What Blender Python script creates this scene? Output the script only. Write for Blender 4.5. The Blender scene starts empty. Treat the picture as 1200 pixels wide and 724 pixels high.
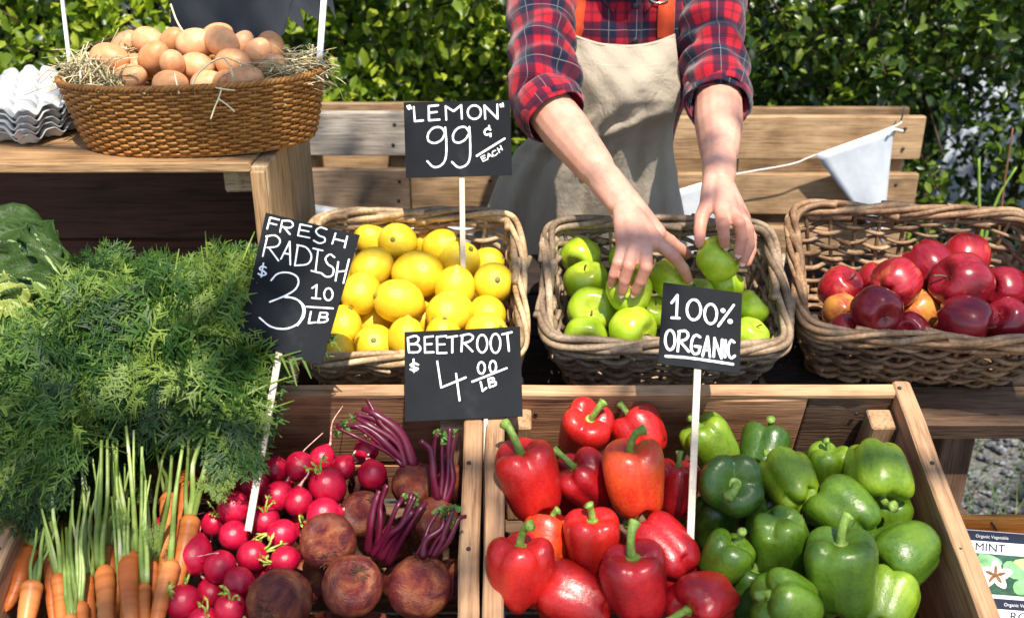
import bpy, math, random
import numpy as np
from mathutils import Vector, Matrix, Euler

random.seed(11)
rng = np.random.default_rng(11)
S = bpy.context.scene
COL = S.collection
rad = math.radians

# ------------------------------------------------------------------ camera
PITCH = rad(24.0)
CAM_Z = 1.55
cam_d = bpy.data.cameras.new('camera')
cam = bpy.data.objects.new('camera', cam_d)
COL.objects.link(cam)
cam.location = (0, 0, CAM_Z)
cam.rotation_euler = (rad(90) - PITCH, 0, 0)
cam_d.lens = 35
cam_d.sensor_width = 36
cam_d.sensor_fit = 'HORIZONTAL'
cam_d.clip_start = 0.05
cam_d.clip_end = 500
cam_d.dof.use_dof = True
cam_d.dof.focus_distance = 1.42
cam_d.dof.aperture_fstop = 5.0
S.camera = cam

# ------------------------------------------------------------------ sky and sun
SUN_TO = Vector((0.12, -0.47, 0.87)).normalized()      # direction towards the sun
elev = math.asin(SUN_TO.z)
azim = math.atan2(SUN_TO.x, SUN_TO.y)
world = bpy.data.worlds.new('World')
S.world = world
world.use_nodes = True
wn = world.node_tree
wn.nodes.clear()
sky = wn.nodes.new('ShaderNodeTexSky')
sky.sky_type = 'NISHITA'
sky.sun_disc = False
sky.sun_elevation = elev
sky.sun_rotation = azim
bg = wn.nodes.new('ShaderNodeBackground')
bg.inputs['Strength'].default_value = 0.15
wo = wn.nodes.new('ShaderNodeOutputWorld')
wn.links.new(sky.outputs[0], bg.inputs[0])
wn.links.new(bg.outputs[0], wo.inputs[0])
sun_d = bpy.data.lights.new('sun', 'SUN')
sun_d.energy = 5.0
sun_d.angle = rad(0.9)
sun_d.color = (1.0, 0.93, 0.82)
sun = bpy.data.objects.new('sun', sun_d)
COL.objects.link(sun)
sun.rotation_euler = SUN_TO.to_track_quat('Z', 'Y').to_euler()
sun.location = (0, -3, 6)

S.view_settings.view_transform = 'Standard'
S.view_settings.look = 'None'
S.view_settings.gamma = 1
S.view_settings.exposure = 0.62
S.view_settings.use_curve_mapping = False
S.cycles.use_denoising = True
try:
    S.cycles.denoiser = 'OPENIMAGEDENOISE'
except Exception:
    pass
S.cycles.max_bounces = 7
S.cycles.diffuse_bounces = 4
S.cycles.transparent_max_bounces = 4
S.cycles.caustics_reflective = False
S.cycles.caustics_refractive = False
S.cycles.sample_clamp_indirect = 6

# ------------------------------------------------------------------ where a point seen in the photograph stands
F = 35 / 36 * 1200
FW = Vector((0, math.cos(PITCH), -math.sin(PITCH)))
UP = Vector((0, math.sin(PITCH), math.cos(PITCH)))
RT = Vector((1, 0, 0))
EYE = Vector((0, 0, CAM_Z))
def ray(u, v):
    return FW + RT * ((u - 600) / F) + UP * ((362 - v) / F)
def P(u, v, d):
    return EYE + ray(u, v) * d
def PY(u, v, y):
    r = ray(u, v)
    return EYE + r * (y / r.y)
def PZ(u, v, z):
    r = ray(u, v)
    return EYE + r * ((z - CAM_Z) / r.z)
def PP(u, v, pt, n):
    r = ray(u, v)
    return EYE + r * ((pt - EYE).dot(n) / r.dot(n))
def CD(x, y, z):
    """direction given as right / up / towards the viewer"""
    return (RT * x + UP * y - FW * z).normalized()

# ------------------------------------------------------------------ object helpers
def obj(name, me, mat=None, parent=None, M=None):
    o = bpy.data.objects.new(name, me)
    COL.objects.link(o)
    if mat is not None and me is not None and len(me.materials) == 0:
        me.materials.append(mat)
    if parent is not None:
        o.parent = parent
    if M is not None:
        o.matrix_local = M
    return o
def tag(o, label=None, cat=None, group=None, kind=None):
    if label: o['label'] = label
    if cat: o['category'] = cat
    if group: o['group'] = group
    if kind: o['kind'] = kind
    return o
def thing(name, label, cat, M=None, group=None):
    o = bpy.data.objects.new(name, None)
    COL.objects.link(o)
    o.empty_display_size = 0.05
    if M is not None:
        o.matrix_world = M
    return tag(o, label, cat, group)
def T(v):
    return Matrix.Translation(Vector(v))
def frame(origin, x, y, z):
    M = Matrix.Identity(4)
    for i, a in enumerate((x, y, z)):
        for k in range(3):
            M[k][i] = a[k]
    for k in range(3):
        M[k][3] = origin[k]
    return M
def axis_frame(origin, z, roll=0.0):
    """local Z along z"""
    z = Vector(z).normalized()
    h = Vector((0, 0, 1)) if abs(z.z) < 0.9 else Vector((0, 1, 0))
    x = h.cross(z).normalized()
    y = z.cross(x)
    return frame(Vector(origin), x, y, z) @ Matrix.Rotation(roll, 4, 'Z')

class MB:
    """collects vertices and faces for one mesh"""
    def __init__(s):
        s.v = []; s.f4 = []; s.f3 = []; s.n = 0; s.uv4 = []; s.uv3 = []; s.hasuv = False
    def add(s, v, quads=None, tris=None, uvq=None):
        v = np.asarray(v, dtype=np.float64).reshape(-1, 3)
        s.v.append(v)
        if quads is not None and len(quads):
            q = np.asarray(quads, dtype=np.int64).reshape(-1, 4)
            s.f4.append(q + s.n)
            s.uv4.append(np.zeros((len(q), 4, 2)) if uvq is None else np.asarray(uvq).reshape(-1, 4, 2))
            if uvq is not None: s.hasuv = True
        if tris is not None and len(tris):
            s.f3.append(np.asarray(tris, dtype=np.int64).reshape(-1, 3) + s.n)
        s.n += len(v)
    def mesh(s, name, smooth=True, attr=None):
        v = np.concatenate(s.v)
        q = np.concatenate(s.f4) if s.f4 else np.zeros((0, 4), np.int64)
        t = np.concatenate(s.f3) if s.f3 else np.zeros((0, 3), np.int64)
        me = bpy.data.meshes.new(name)
        me.vertices.add(len(v)); me.vertices.foreach_set('co', v.ravel())
        nl = len(q) * 4 + len(t) * 3
        me.loops.add(nl)
        me.loops.foreach_set('vertex_index', np.concatenate([q.ravel(), t.ravel()]).astype(np.int32))
        me.polygons.add(len(q) + len(t))
        st = np.concatenate([np.arange(len(q)) * 4, len(q) * 4 + np.arange(len(t)) * 3]).astype(np.int32)
        me.polygons.foreach_set('loop_start', st)
        me.polygons.foreach_set('use_smooth', np.full(len(q) + len(t), smooth))
        if s.hasuv:
            uvl = me.uv_layers.new(name='UVMap')
            uv = np.concatenate([np.concatenate(s.uv4).reshape(-1, 2), np.zeros((len(t) * 3, 2))])
            uvl.data.foreach_set('uv', uv.ravel())
        if attr is not None:
            a = me.attributes.new('var', 'FLOAT', 'POINT')
            a.data.foreach_set('value', np.asarray(attr, dtype=np.float32))
        me.update()
        me.validate()
        return me

def cat_rom(pts, n, closed=False):
    """smooth curve through the points, n samples"""
    p = np.asarray([list(q) for q in pts], dtype=float)
    m = len(p)
    if closed:
        pp = np.vstack([p[-1], p, p[0], p[1]]); segs = m
    else:
        pp = np.vstack([2 * p[0] - p[1], p, 2 * p[-1] - p[-2]]); segs = m - 1
    t = np.linspace(0, segs, n, endpoint=not closed)
    i = np.minimum(t.astype(int), segs - 1); f = (t - i)[:, None]
    a, b, c, d = pp[i], pp[i + 1], pp[i + 2], pp[i + 3]
    return 0.5 * ((2 * b) + (c - a) * f + (2 * a - 5 * b + 4 * c - d) * f * f + (3 * b - a - 3 * c + d) * f ** 3)

def frames(path, closed=False, up=None):
    p = np.asarray(path, float)
    if closed:
        t = np.roll(p, -1, 0) - np.roll(p, 1, 0)
    else:
        t = np.gradient(p, axis=0)
    t /= np.linalg.norm(t, axis=1)[:, None] + 1e-12
    n = len(p)
    s = np.zeros_like(p)
    ref = np.array(up if up is not None else (0, 0, 1.0))
    if abs(t[0] @ ref) > 0.95: ref = np.array((1.0, 0, 0))
    if up is not None:
        s = np.cross(t, ref); s /= np.linalg.norm(s, axis=1)[:, None] + 1e-12
    else:
        a = np.cross(t[0], ref); a /= np.linalg.norm(a)
        for i in range(n):
            a = a - t[i] * (a @ t[i]); a /= np.linalg.norm(a) + 1e-12
            s[i] = a
    b = np.cross(s, t)
    return t, s, b

def tube(mb, path, r, sides=6, closed=False, caps=True, up=None, flat=1.0):
    p = np.asarray([list(q) for q in path], float)
    n = len(p)
    r = np.broadcast_to(np.asarray(r, float), (n,)) if not callable(r) else np.array([r(i / (n - 1)) for i in range(n)])
    t, s, b = frames(p, closed, up)
    a = np.linspace(0, 2 * np.pi, sides, endpoint=False)
    v = p[:, None, :] + r[:, None, None] * (np.cos(a)[None, :, None] * s[:, None, :] + flat * np.sin(a)[None, :, None] * b[:, None, :])
    v = v.reshape(-1, 3)
    m = n if closed else n - 1
    i = np.arange(m)[:, None]; k = np.arange(sides)[None, :]
    i2 = (i + 1) % n; k2 = (k + 1) % sides
    q = np.stack([i * sides + k, i * sides + k2, i2 * sides + k2, i2 * sides + k], -1).reshape(-1, 4)
    tris = None
    if caps and not closed:
        base = len(v)
        v = np.vstack([v, p[0] - t[0] * r[0] * 0.35, p[-1] + t[-1] * r[-1] * 0.35])
        k = np.arange(sides); k2 = (k + 1) % sides
        tris = np.vstack([np.stack([k2, k, np.full(sides, base)], 1),
                          np.stack([(n - 1) * sides + k, (n - 1) * sides + k2, np.full(sides, base + 1)], 1)])
    mb.add(v, q, tris)

def grid_quads(nu, nv, closed_u=False):
    """verts laid out [v][u]"""
    mu = nu if closed_u else nu - 1
    j = np.arange(nv - 1)[:, None]; i = np.arange(mu)[None, :]
    i2 = (i + 1) % nu
    return np.stack([j * nu + i, j * nu + i2, (j + 1) * nu + i2, (j + 1) * nu + i], -1).reshape(-1, 4)

def revolve(mb, prof, nu=24, fn=None):
    """profile list (r, z) bottom to top, ends closed to poles when r == 0"""
    prof = np.asarray(prof, float)
    a = np.linspace(0, 2 * np.pi, nu, endpoint=False)
    r = prof[:, 0][:, None]; z = prof[:, 1][:, None]
    A = np.broadcast_to(a[None, :], (len(prof), nu))
    x = r * np.cos(A); y = r * np.sin(A); zz = np.broadcast_to(z, x.shape)
    v = np.stack([x, y, zz], -1)
    if fn is not None: v = fn(v, A, np.linspace(0, 1, len(prof))[:, None])
    mb.add(v.reshape(-1, 3), grid_quads(nu, len(prof), True))

def vnoise(p, scale, seed=0):
    """cheap smooth noise from sines, p (...,3)"""
    r = np.random.default_rng(seed)
    out = np.zeros(p.shape[:-1])
    for k in range(6):
        d = r.normal(size=3); d /= np.linalg.norm(d)
        out += np.sin((p @ d) * scale * r.uniform(0.6, 1.7) + r.uniform(0, 6.28))
    return out / 6 * 1.6

def box_mb(mb, sx, sy, sz, c=0.002, center=(0, 0, 0), nx=1, wob=0.0, seed=0):
    """box with chamfered long edges, length along x"""
    hx, hy, hz = sx / 2, sy / 2, sz / 2
    c = min(c, hy * 0.45, hz * 0.45)
    ring = np.array([(-hy + c, -hz), (hy - c, -hz), (hy, -hz + c), (hy, hz - c), (hy - c, hz), (-hy + c, hz), (-hy, hz - c), (-hy, -hz + c)])
    xs = np.concatenate([[-hx], np.linspace(-hx + c, hx - c, nx + 1), [hx]])
    sc = np.ones(len(xs)); sc[0] = sc[-1] = 0
    v = []
    r = np.random.default_rng(seed)
    for i, x in enumerate(xs):
        rr = ring.copy()
        if sc[i] == 0:
            rr = np.sign(rr) * np.maximum(np.abs(rr) - c * 0.8, 0.0)
        if wob: rr = rr + r.normal(size=rr.shape) * wob * 0.4 + r.normal(size=2) * wob
        v.append(np.column_stack([np.full(8, x), rr]))
    v = np.concatenate(v) + np.array(center)
    n = len(xs)
    q = grid_quads(8, n, True)
    e0 = [[0, 1, 2, 3], [4, 5, 6, 7], [0, 3, 4, 7]]
    o = (n - 1) * 8
    e1 = [[o + 3, o + 2, o + 1, o], [o + 7, o + 6, o + 5, o + 4], [o + 7, o + 4, o + 3, o]]
    e0 = [f[::-1] for f in e0]; e1 = [f[::-1] for f in e1]
    mb.add(v, np.vstack([q[:, ::-1] * 0 + q, e0, e1]))

_bseed = [0]
def board(name, L, W, Th, mat, parent, M, c=0.0025, nx=6, wob=0.0006):
    """wooden board: length along local x, width y, thickness z; local origin at its centre"""
    _bseed[0] += 1
    mb = MB(); box_mb(mb, L, W, Th, c, nx=nx, wob=wob, seed=_bseed[0])
    me = mb.mesh(name, smooth=False)
    return obj(name, me, mat, parent, M)
def board_between(name, a, b, W, Th, mat, parent, wdir, c=0.0025):
    """board from a to b (in the parent's space), its width along wdir"""
    a = Vector(a); b = Vector(b)
    x = (b - a).normalized(); w = Vector(wdir); y = (w - x * w.dot(x)).normalized(); z = x.cross(y)
    return board(name, (b - a).length, W, Th, mat, parent, frame((a + b) / 2, x, y, z), c)

# ------------------------------------------------------------------ material helpers
class NT:
    def __init__(s, name):
        s.m = bpy.data.materials.new(name); s.m.use_nodes = True
        s.t = s.m.node_tree; s.t.nodes.clear()
        s.out = s.n('ShaderNodeOutputMaterial')
        s.b = s.n('ShaderNodeBsdfPrincipled')
        s.l(s.b.outputs[0], s.out.inputs[0])
    def n(s, typ, **k):
        nd = s.t.nodes.new(typ)
        for a, b in k.items(): setattr(nd, a, b)
        return nd
    def l(s, a, b): s.t.links.new(a, b)
    def set(s, **k):
        names = dict(rough='Roughness', spec='Specular IOR Level', sss='Subsurface Weight', sssr='Subsurface Radius', ssss='Subsurface Scale',
                     coat='Coat Weight', coatr='Coat Roughness', sheen='Sheen Weight', metal='Metallic', col='Base Color', trans='Transmission Weight')
        for a, b in k.items():
            if a == 'col': b = (*b, 1) if len(b) == 3 else b
            s.b.inputs[names[a]].default_value = b
        return s
    def coord(s, which='Object', scale=(1, 1, 1), rnd=0.0):
        tc = s.n('ShaderNodeTexCoord')
        mp = s.n('ShaderNodeMapping'); mp.inputs['Scale'].default_value = scale
        s.l(tc.outputs[which], mp.inputs[0])
        if rnd:
            oi = s.n('ShaderNodeObjectInfo')
            vm = s.n('ShaderNodeVectorMath', operation='SCALE'); vm.inputs[0].default_value = (rnd, rnd * 1.7, rnd * 0.6)
            s.l(oi.outputs['Random'], vm.inputs['Scale']); s.l(vm.outputs[0], mp.inputs['Location'])
        return mp.outputs[0]
    def noise(s, vec, scale=5, detail=4, rough=0.55, dist=0.0):
        nd = s.n('ShaderNodeTexNoise'); nd.inputs['Scale'].default_value = scale
        nd.inputs['Detail'].default_value = detail; nd.inputs['Roughness'].default_value = rough
        nd.inputs['Distortion'].default_value = dist
        s.l(vec, nd.inputs['Vector']); return nd.outputs['Fac']
    def ramp(s, fac, stops, interp='LINEAR'):
        r = s.n('ShaderNodeValToRGB'); e = r.color_ramp; e.interpolation = interp
        while len(e.elements) < len(stops): e.elements.new(0.5)
        for el, (p, c) in zip(e.elements, stops):
            el.position = p; el.color = (*c, 1) if len(c) == 3 else c
        s.l(fac, r.inputs[0]); return r.outputs[0]
    def mix(s, fac, a, b, mode='MIX'):
        m = s.n('ShaderNodeMix', data_type='RGBA', blend_type=mode)
        for i, x in ((0, fac), (6, a), (7, b)):
            if isinstance(x, (int, float)): m.inputs[i].default_value = x
            elif isinstance(x, tuple): m.inputs[i].default_value = (*x, 1) if len(x) == 3 else x
            else: s.l(x, m.inputs[i])
        return m.outputs[2]
    def math(s, op, a, b=0.0, c=0.0):
        m = s.n('ShaderNodeMath', operation=op)
        for i, x in enumerate((a, b, c)):
            if isinstance(x, (int, float)): m.inputs[i].default_value = x
            else: s.l(x, m.inputs[i])
        return m.outputs[0]
    def rnd(s):
        return s.n('ShaderNodeObjectInfo').outputs['Random']
    def attr(s, name):
        return s.n('ShaderNodeAttribute', attribute_name=name).outputs['Fac']
    def bump(s, h, strength=0.3, dist=0.002):
        b = s.n('ShaderNodeBump'); b.inputs['Strength'].default_value = strength; b.inputs['Distance'].default_value = dist
        s.l(h, b.inputs['Height']); s.l(b.outputs[0], s.b.inputs['Normal'])
    def base(s, c): s.l(c, s.b.inputs['Base Color']); return s
    def translucent(s, col, fac=0.35):
        tr = s.n('ShaderNodeBsdfTranslucent'); s.l(col, tr.inputs[0])
        mx = s.n('ShaderNodeMixShader'); mx.inputs[0].default_value = fac
        s.l(s.b.outputs[0], mx.inputs[1]); s.l(tr.outputs[0], mx.inputs[2]); s.l(mx.outputs[0], s.out.inputs[0])

def lerp(a, b, t): return tuple(x + (y - x) * t for x, y in zip(a, b))

def wood(name, dark, mid, light, rough=0.75, grain=1.0, wear=0.25):
    t = NT(name)
    v = t.coord('Object', (3.0 * grain, 34 * grain, 34 * grain), 9.0)
    a = t.noise(v, 1.0, 5, 0.6, 0.6)
    v2 = t.coord('Object', (14 * grain, 240 * grain, 240 * grain), 5.0)
    b = t.noise(v2, 1.0, 3, 0.6)
    v3 = t.coord('Object', (9, 14, 14), 3.0)
    c = t.noise(v3, 1.0, 4, 0.6)
    col = t.ramp(a, [(0.28, dark), (0.5, mid), (0.74, light)])
    col = t.mix(t.ramp(b, [(0.36, (0.55,) * 3), (0.58, (1, 1, 1))]), col, col, 'MIX')
    m = t.mix(1.0, col, t.ramp(b, [(0.33, (0.34, 0.30, 0.27)), (0.50, (0.95, 0.93, 0.9)), (0.7, (1.12, 1.1, 1.06))]), 'MULTIPLY')
    m = t.mix(wear, m, t.ramp(c, [(0.35, lerp(dark, (0, 0, 0), 0.3)), (0.62, lerp(light, mid, 0.3))]))
    # per-board tone
    r = t.rnd()
    m = t.mix(1.0, m, t.ramp(r, [(0, (0.78, 0.76, 0.74)), (1, (1.16, 1.14, 1.1))]), 'MULTIPLY')
    # knots
    kv = t.coord('Object', (5.0, 11, 11), 21.0)
    vo = t.n('ShaderNodeTexVoronoi'); vo.inputs['Scale'].default_value = 1.0; t.l(kv, vo.inputs['Vector'])
    k = t.ramp(vo.outputs['Distance'], [(0.0, (1, 1, 1)), (0.09, (0.85,) * 3), (0.16, (0, 0, 0))])
    m = t.mix(t.math('MULTIPLY', k, 0.65), m, lerp(dark, (0, 0, 0), 0.35))
    t.base(m)
    t.set(rough=rough, spec=0.25)
    h = t.math('ADD', t.math('MULTIPLY', a, 0.6), b)
    t.bump(h, 0.8, 0.0016)
    return t.m

def plain(name, col, rough=0.6, spec=0.5, vary=0.1, scale=40, bump=0.0, coat=0.0, **k):
    t = NT(name)
    v = t.coord('Object', (1, 1, 1), 4.0)
    a = t.noise(v, scale, 4, 0.6)
    t.base(t.ramp(a, [(0.25, tuple(max(0, c * (1 - vary)) for c in col)), (0.75, tuple(min(1, c * (1 + vary)) for c in col))]))
    t.set(rough=rough, spec=spec, coat=coat, **k)
    if bump: t.bump(a, bump, 0.001)
    return t.m

# ================================================================== MATERIALS OF THE SETTING
W_PALLET = wood('weathered_pallet_wood', (0.17, 0.095, 0.046), (0.36, 0.23, 0.125), (0.52, 0.37, 0.22), 0.85, 0.9, 0.4)
W_BROWN = wood('brown_pallet_wood', (0.13, 0.085, 0.055), (0.27, 0.195, 0.135), (0.42, 0.32, 0.235), 0.9, 0.9, 0.4)
W_GREY = wood('grey_pallet_wood', (0.20, 0.17, 0.145), (0.36, 0.32, 0.28), (0.52, 0.48, 0.43), 0.9)
W_CRATE = wood('crate_wood', (0.21, 0.09, 0.045), (0.40, 0.195, 0.105), (0.54, 0.31, 0.18), 0.7, 0.8, 0.4)
W_RIM = wood('pale_crate_wood', (0.27, 0.135, 0.065), (0.48, 0.28, 0.15), (0.62, 0.41, 0.25), 0.7, 0.8, 0.4)
W_DARK = wood('near_black_wood', (0.012, 0.008, 0.006), (0.025, 0.016, 0.012), (0.05, 0.034, 0.026), 0.8)  # near-black wood, used for the planks under the baskets
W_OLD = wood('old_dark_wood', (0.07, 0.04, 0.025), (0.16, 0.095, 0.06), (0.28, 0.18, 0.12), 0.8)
W_BENCH = wood('bench_wood', (0.26, 0.14, 0.065), (0.42, 0.25, 0.12), (0.54, 0.36, 0.2), 0.65)
W_LEG = wood('bench_leg_wood', (0.30, 0.19, 0.09), (0.46, 0.32, 0.18), (0.60, 0.46, 0.30), 0.7)
W_PANEL = wood('mahogany_panel', (0.06, 0.022, 0.013), (0.095, 0.036, 0.022), (0.13, 0.055, 0.034), 0.55, 0.6, 0.1)
W_ORANGE = wood('orange_stained_wood', (0.45, 0.16, 0.03), (0.62, 0.26, 0.05), (0.72, 0.36, 0.09), 0.45)
M_NAIL = plain('nail_iron', (0.03, 0.026, 0.024), 0.6, 0.5)

# ================================================================== GROUND
t = NT('gravel_soil')
v = t.coord('Object')
a = t.noise(v, 60, 6, 0.7)
b = t.noise(v, 3.0, 4, 0.6)
vo = t.n('ShaderNodeTexVoronoi'); vo.inputs['Scale'].default_value = 70; t.l(v, vo.inputs['Vector'])
c = t.ramp(vo.outputs['Distance'], [(0.0, (0.16, 0.17, 0.18)), (0.45, (0.07, 0.074, 0.08)), (0.8, (0.02, 0.02, 0.02))])
c = t.mix(t.ramp(b, [(0.4, (0, 0, 0)), (0.62, (1, 1, 1))]), c, (0.07, 0.06, 0.035))
c = t.mix(0.5, c, t.ramp(a, [(0.3, (0.05, 0.05, 0.05)), (0.7, (0.4, 0.4, 0.41))]))
sp = t.n('ShaderNodeSeparateXYZ'); t.l(t.n('ShaderNodeTexCoord').outputs['Object'], sp.inputs[0])
far = t.ramp(t.math('MULTIPLY', sp.outputs[1], 0.1), [(0.27, (0, 0, 0)), (0.31, (1, 1, 1))])
c = t.mix(far, c, t.ramp(b, [(0.3, (0.025, 0.035, 0.012)), (0.7, (0.05, 0.065, 0.02))]))
t.base(c); t.set(rough=0.9, spec=0.2); t.bump(vo.outputs['Distance'], 0.9, 0.01)
M_GROUND = t.m
nx = 60
gx, gy = np.meshgrid(np.sign(np.linspace(-1, 1, nx)) * np.abs(np.linspace(-1, 1, nx)) ** 3 * 120, np.sign(np.linspace(-1, 1, nx)) * np.abs(np.linspace(-1, 1, nx)) ** 3 * 120 + 2)
gz = 0.02 * np.sin(gx * 0.9) * np.cos(gy * 0.7) * np.exp(-(gx ** 2 + gy ** 2) / 400) - 0.02
mb = MB(); mb.add(np.stack([gx, gy, gz], -1).reshape(-1, 3), grid_quads(nx, nx))
tag(obj('ground', mb.mesh('ground'), M_GROUND), kind='structure')

# loose stones where the ground shows between the crates and the seed box
def stone_mesh(seed):
    m = MB()
    r = np.random.default_rng(seed)
    prof = [(0, -.5), (.35, -.42), (.5, -.1), (.42, .25), (.2, .42), (0, .45)]
    def fn(v, A, tt):
        v = v * (1 + 0.22 * vnoise(v, 4, seed)[..., None])
        return v * np.array([1, r.uniform(.65, .95), r.uniform(.45, .7)])
    revolve(m, prof, 7, fn)
    return np.concatenate(m.v), np.concatenate(m.f4)
protos = [stone_mesh(k) for k in range(8)]
mb = MB()
for k in range(5200):
    x = rng.uniform(0.55, 2.2); y = rng.uniform(1.5, 3.5)
    s = 0.010 + 0.026 * rng.random() ** 2.2
    a = rng.uniform(0, 6.28); ca, sa = math.cos(a), math.sin(a)
    v, q = protos[k % 8]
    w = v * s
    w = np.stack([w[:, 0] * ca - w[:, 1] * sa + x, w[:, 0] * sa + w[:, 1] * ca + y, w[:, 2] + s * 0.12 - 0.012], 1)
    mb.add(w, q)
t = NT('grey_stone')
v = t.coord('Object'); a = t.noise(v, 38, 2, 0.5)
t.base(t.ramp(a, [(0.3, (0.035, 0.038, 0.045)), (0.52, (0.10, 0.108, 0.125)), (0.72, (0.34, 0.35, 0.36))])); t.set(rough=0.85, spec=0.25)
g = obj('gravel', mb.mesh('gravel', smooth=False), t.m); tag(g, 'loose grey gravel on the ground right of the pepper crate', 'gravel', kind='stuff')

# grass growing through the gravel
t = NT('grass_blade')
va = t.attr('var')
c = t.ramp(va, [(0, (0.035, 0.085, 0.012)), (0.6, (0.09, 0.17, 0.03)), (1, (0.26, 0.22, 0.08))])
t.base(c); t.set(rough=0.5, spec=0.4); t.translucent(c, 0.35)
M_GRASS = t.m
mb = MB(); at = []
for k in range(900):
    cx = rng.uniform(0.75, 2.1); cy = rng.uniform(1.55, 3.0)
    if k < 420: cx = 1.0 + rng.normal() * 0.25; cy = 2.0 + rng.normal() * 0.25
    L = rng.uniform(0.06, 0.26); a = rng.uniform(0, 6.28); lean = rng.uniform(0.3, 1.1)
    d = np.array([math.cos(a), math.sin(a), 0])
    tt = np.linspace(0, 1, 5)
    path = np.array([cx, cy, -0.01]) + np.outer(tt * L * 0.8, [0, 0, 1]) * (1 - 0.45 * lean * tt[:, None]) + np.outer(tt ** 2 * L * lean, d)
    side = np.array([-d[1], d[0], 0]) * 0.0018
    w = (1 - tt ** 2 * 0.9)[:, None]
    v = np.concatenate([path - side * w, path + side * w])
    mb.add(v, [[i, i + 1, i + 6, i + 5] for i in range(4)])
    at += [rng.random()] * 10
g = obj('grass', mb.mesh('grass', attr=at), M_GRASS); tag(g, 'thin grass growing through the gravel right of the pepper crate', 'grass', kind='stuff')

# grass strip in front of the hedge, seen under the pallets
mb = MB(); at = []
for k in range(5200):
    cx = rng.uniform(-1.5, 0.98); cy = rng.uniform(2.36, 2.75)
    L = rng.uniform(0.12, 0.5); a = rng.uniform(0, 6.28); lean = rng.uniform(0.1, 0.6)
    d = np.array([math.cos(a), math.sin(a), 0]); tt = np.linspace(0, 1, 4)
    path = np.array([cx, cy, -0.01]) + np.outer(tt * L, [0, 0, 1]) + np.outer(tt ** 2 * L * lean, d)
    side = np.array([-d[1], d[0], 0]) * 0.004; w = (1 - tt ** 2 * 0.9)[:, None]
    mb.add(np.concatenate([path - side * w, path + side * w]), [[i, i + 1, i + 5, i + 4] for i in range(3)])
    at += [rng.random() * 0.6] * 8
g = obj('grass', mb.mesh('grass_strip', attr=at), M_GRASS); tag(g, 'strip of green grass along the foot of the hedge', 'grass', kind='stuff')

# ================================================================== HEDGE
def leaf_cloud(n_cl, per, box, size, seed, yfront=None, spread=0.11, hole=None):
    """clusters of small folded leaves"""
    r = np.random.default_rng(seed)
    (x0, x1), (y0, y1), (z0, z1) = box
    C = np.stack([r.uniform(x0, x1, n_cl), r.uniform(0, 1, n_cl) ** 1.7, r.uniform(z0, z1, n_cl)], 1)
    bumpy = 0.16 * vnoise(np.stack([C[:, 0], C[:, 2], 0 * C[:, 0]], 1), 5.0, seed) + 0.07 * vnoise(np.stack([C[:, 0], C[:, 2], 0 * C[:, 0]], 1), 13.0, seed + 1)
    C[:, 1] = y0 + bumpy + C[:, 1] * (y1 - y0)
    if hole is not None:
        keep = np.array([not hole(c) or r.random() < 0.42 for c in C]); C = C[keep]
    n = len(C) * per
    D = r.normal(size=(len(C), 3)); D[:, 1] -= 0.55; D[:, 2] += 0.5
    D /= np.linalg.norm(D, axis=1)[:, None]
    ci = np.repeat(np.arange(len(C)), per)
    along = r.uniform(-0.5, 1, n)[:, None] * spread
    pos = C[ci] + D[ci] * along + r.normal(size=(n, 3)) * spread * 0.33
    d = D[ci] * 0.6 + r.normal(size=(n, 3)) * 0.75; d /= np.linalg.norm(d, axis=1)[:, None]
    upv = np.array([0, -0.6, 1.0]) + r.normal(size=(n, 3)) * 0.55
    s = np.cross(d, upv); s /= np.linalg.norm(s, axis=1)[:, None] + 1e-9
    nn = np.cross(s, d)
    L = (size * r.uniform(0.55, 1.2, n))[:, None]; Wd = L * r.uniform(0.2, 0.29, n)[:, None]
    f = L * 0.09
    base = pos; tip = pos + d * L - nn * L * 0.12
    m1 = pos + d * L * 0.33; m2 = pos + d * L * 0.70 - nn * L * 0.03
    v = np.stack([base, m1 + s * Wd + nn * f, m1 - s * Wd + nn * f, m1 - nn * f * 0.3, m2 + s * Wd * 0.8 + nn * f, m2 - s * Wd * 0.8 + nn * f, tip, m2], 1)
    o = (np.arange(n) * 8)[:, None, None]
    q = (np.array([[3, 1, 4, 7], [2, 3, 7, 5]])[None] + o).reshape(-1, 4)
    tr = (np.array([[0, 1, 3], [0, 3, 2], [7, 4, 6], [5, 7, 6]])[None] + o).reshape(-1, 3)
    tone = np.clip(0.5 + 0.25 * r.normal(size=len(C))[ci] + 0.22 * r.normal(size=n), 0, 1)
    return v.reshape(-1, 3), q, tr, np.repeat(tone, 8), C, D

def leaf_mat(name, dark, mid, light, tr=0.4, rough=0.38):
    t = NT(name)
    va = t.attr('var')
    c = t.ramp(va, [(0.1, dark), (0.5, mid), (0.92, light)])
    a = t.noise(t.coord('Object'), 60, 2, 0.5)
    c = t.mix(0.3, c, t.mix(1.0, c, t.ramp(a, [(0.3, (0.6,) * 3), (0.7, (1.3,) * 3)]), 'MULTIPLY'))
    t.base(c); t.set(rough=rough, spec=0.55)
    tc = t.mix(1.0, c, (1.6, 1.75, 0.7), 'MULTIPLY')
    t.translucent(tc, tr)
    return t.m
M_LEAF_L = leaf_mat('sunny_hedge_leaf', (0.03, 0.065, 0.008), (0.18, 0.27, 0.02), (0.48, 0.53, 0.06), 0.45, 0.36)  # sunlit look of the left hedge put into its leaf colours
M_LEAF_R = leaf_mat('shaded_hedge_leaf', (0.016, 0.040, 0.007), (0.060, 0.115, 0.014), (0.21, 0.28, 0.035), 0.40, 0.33)  # darker copy, shaded look put into the leaf colours
M_LEAF_B = leaf_mat('back_leaf', (0.006, 0.014, 0.004), (0.014, 0.03, 0.007), (0.03, 0.05, 0.012), 0.2)
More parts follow.
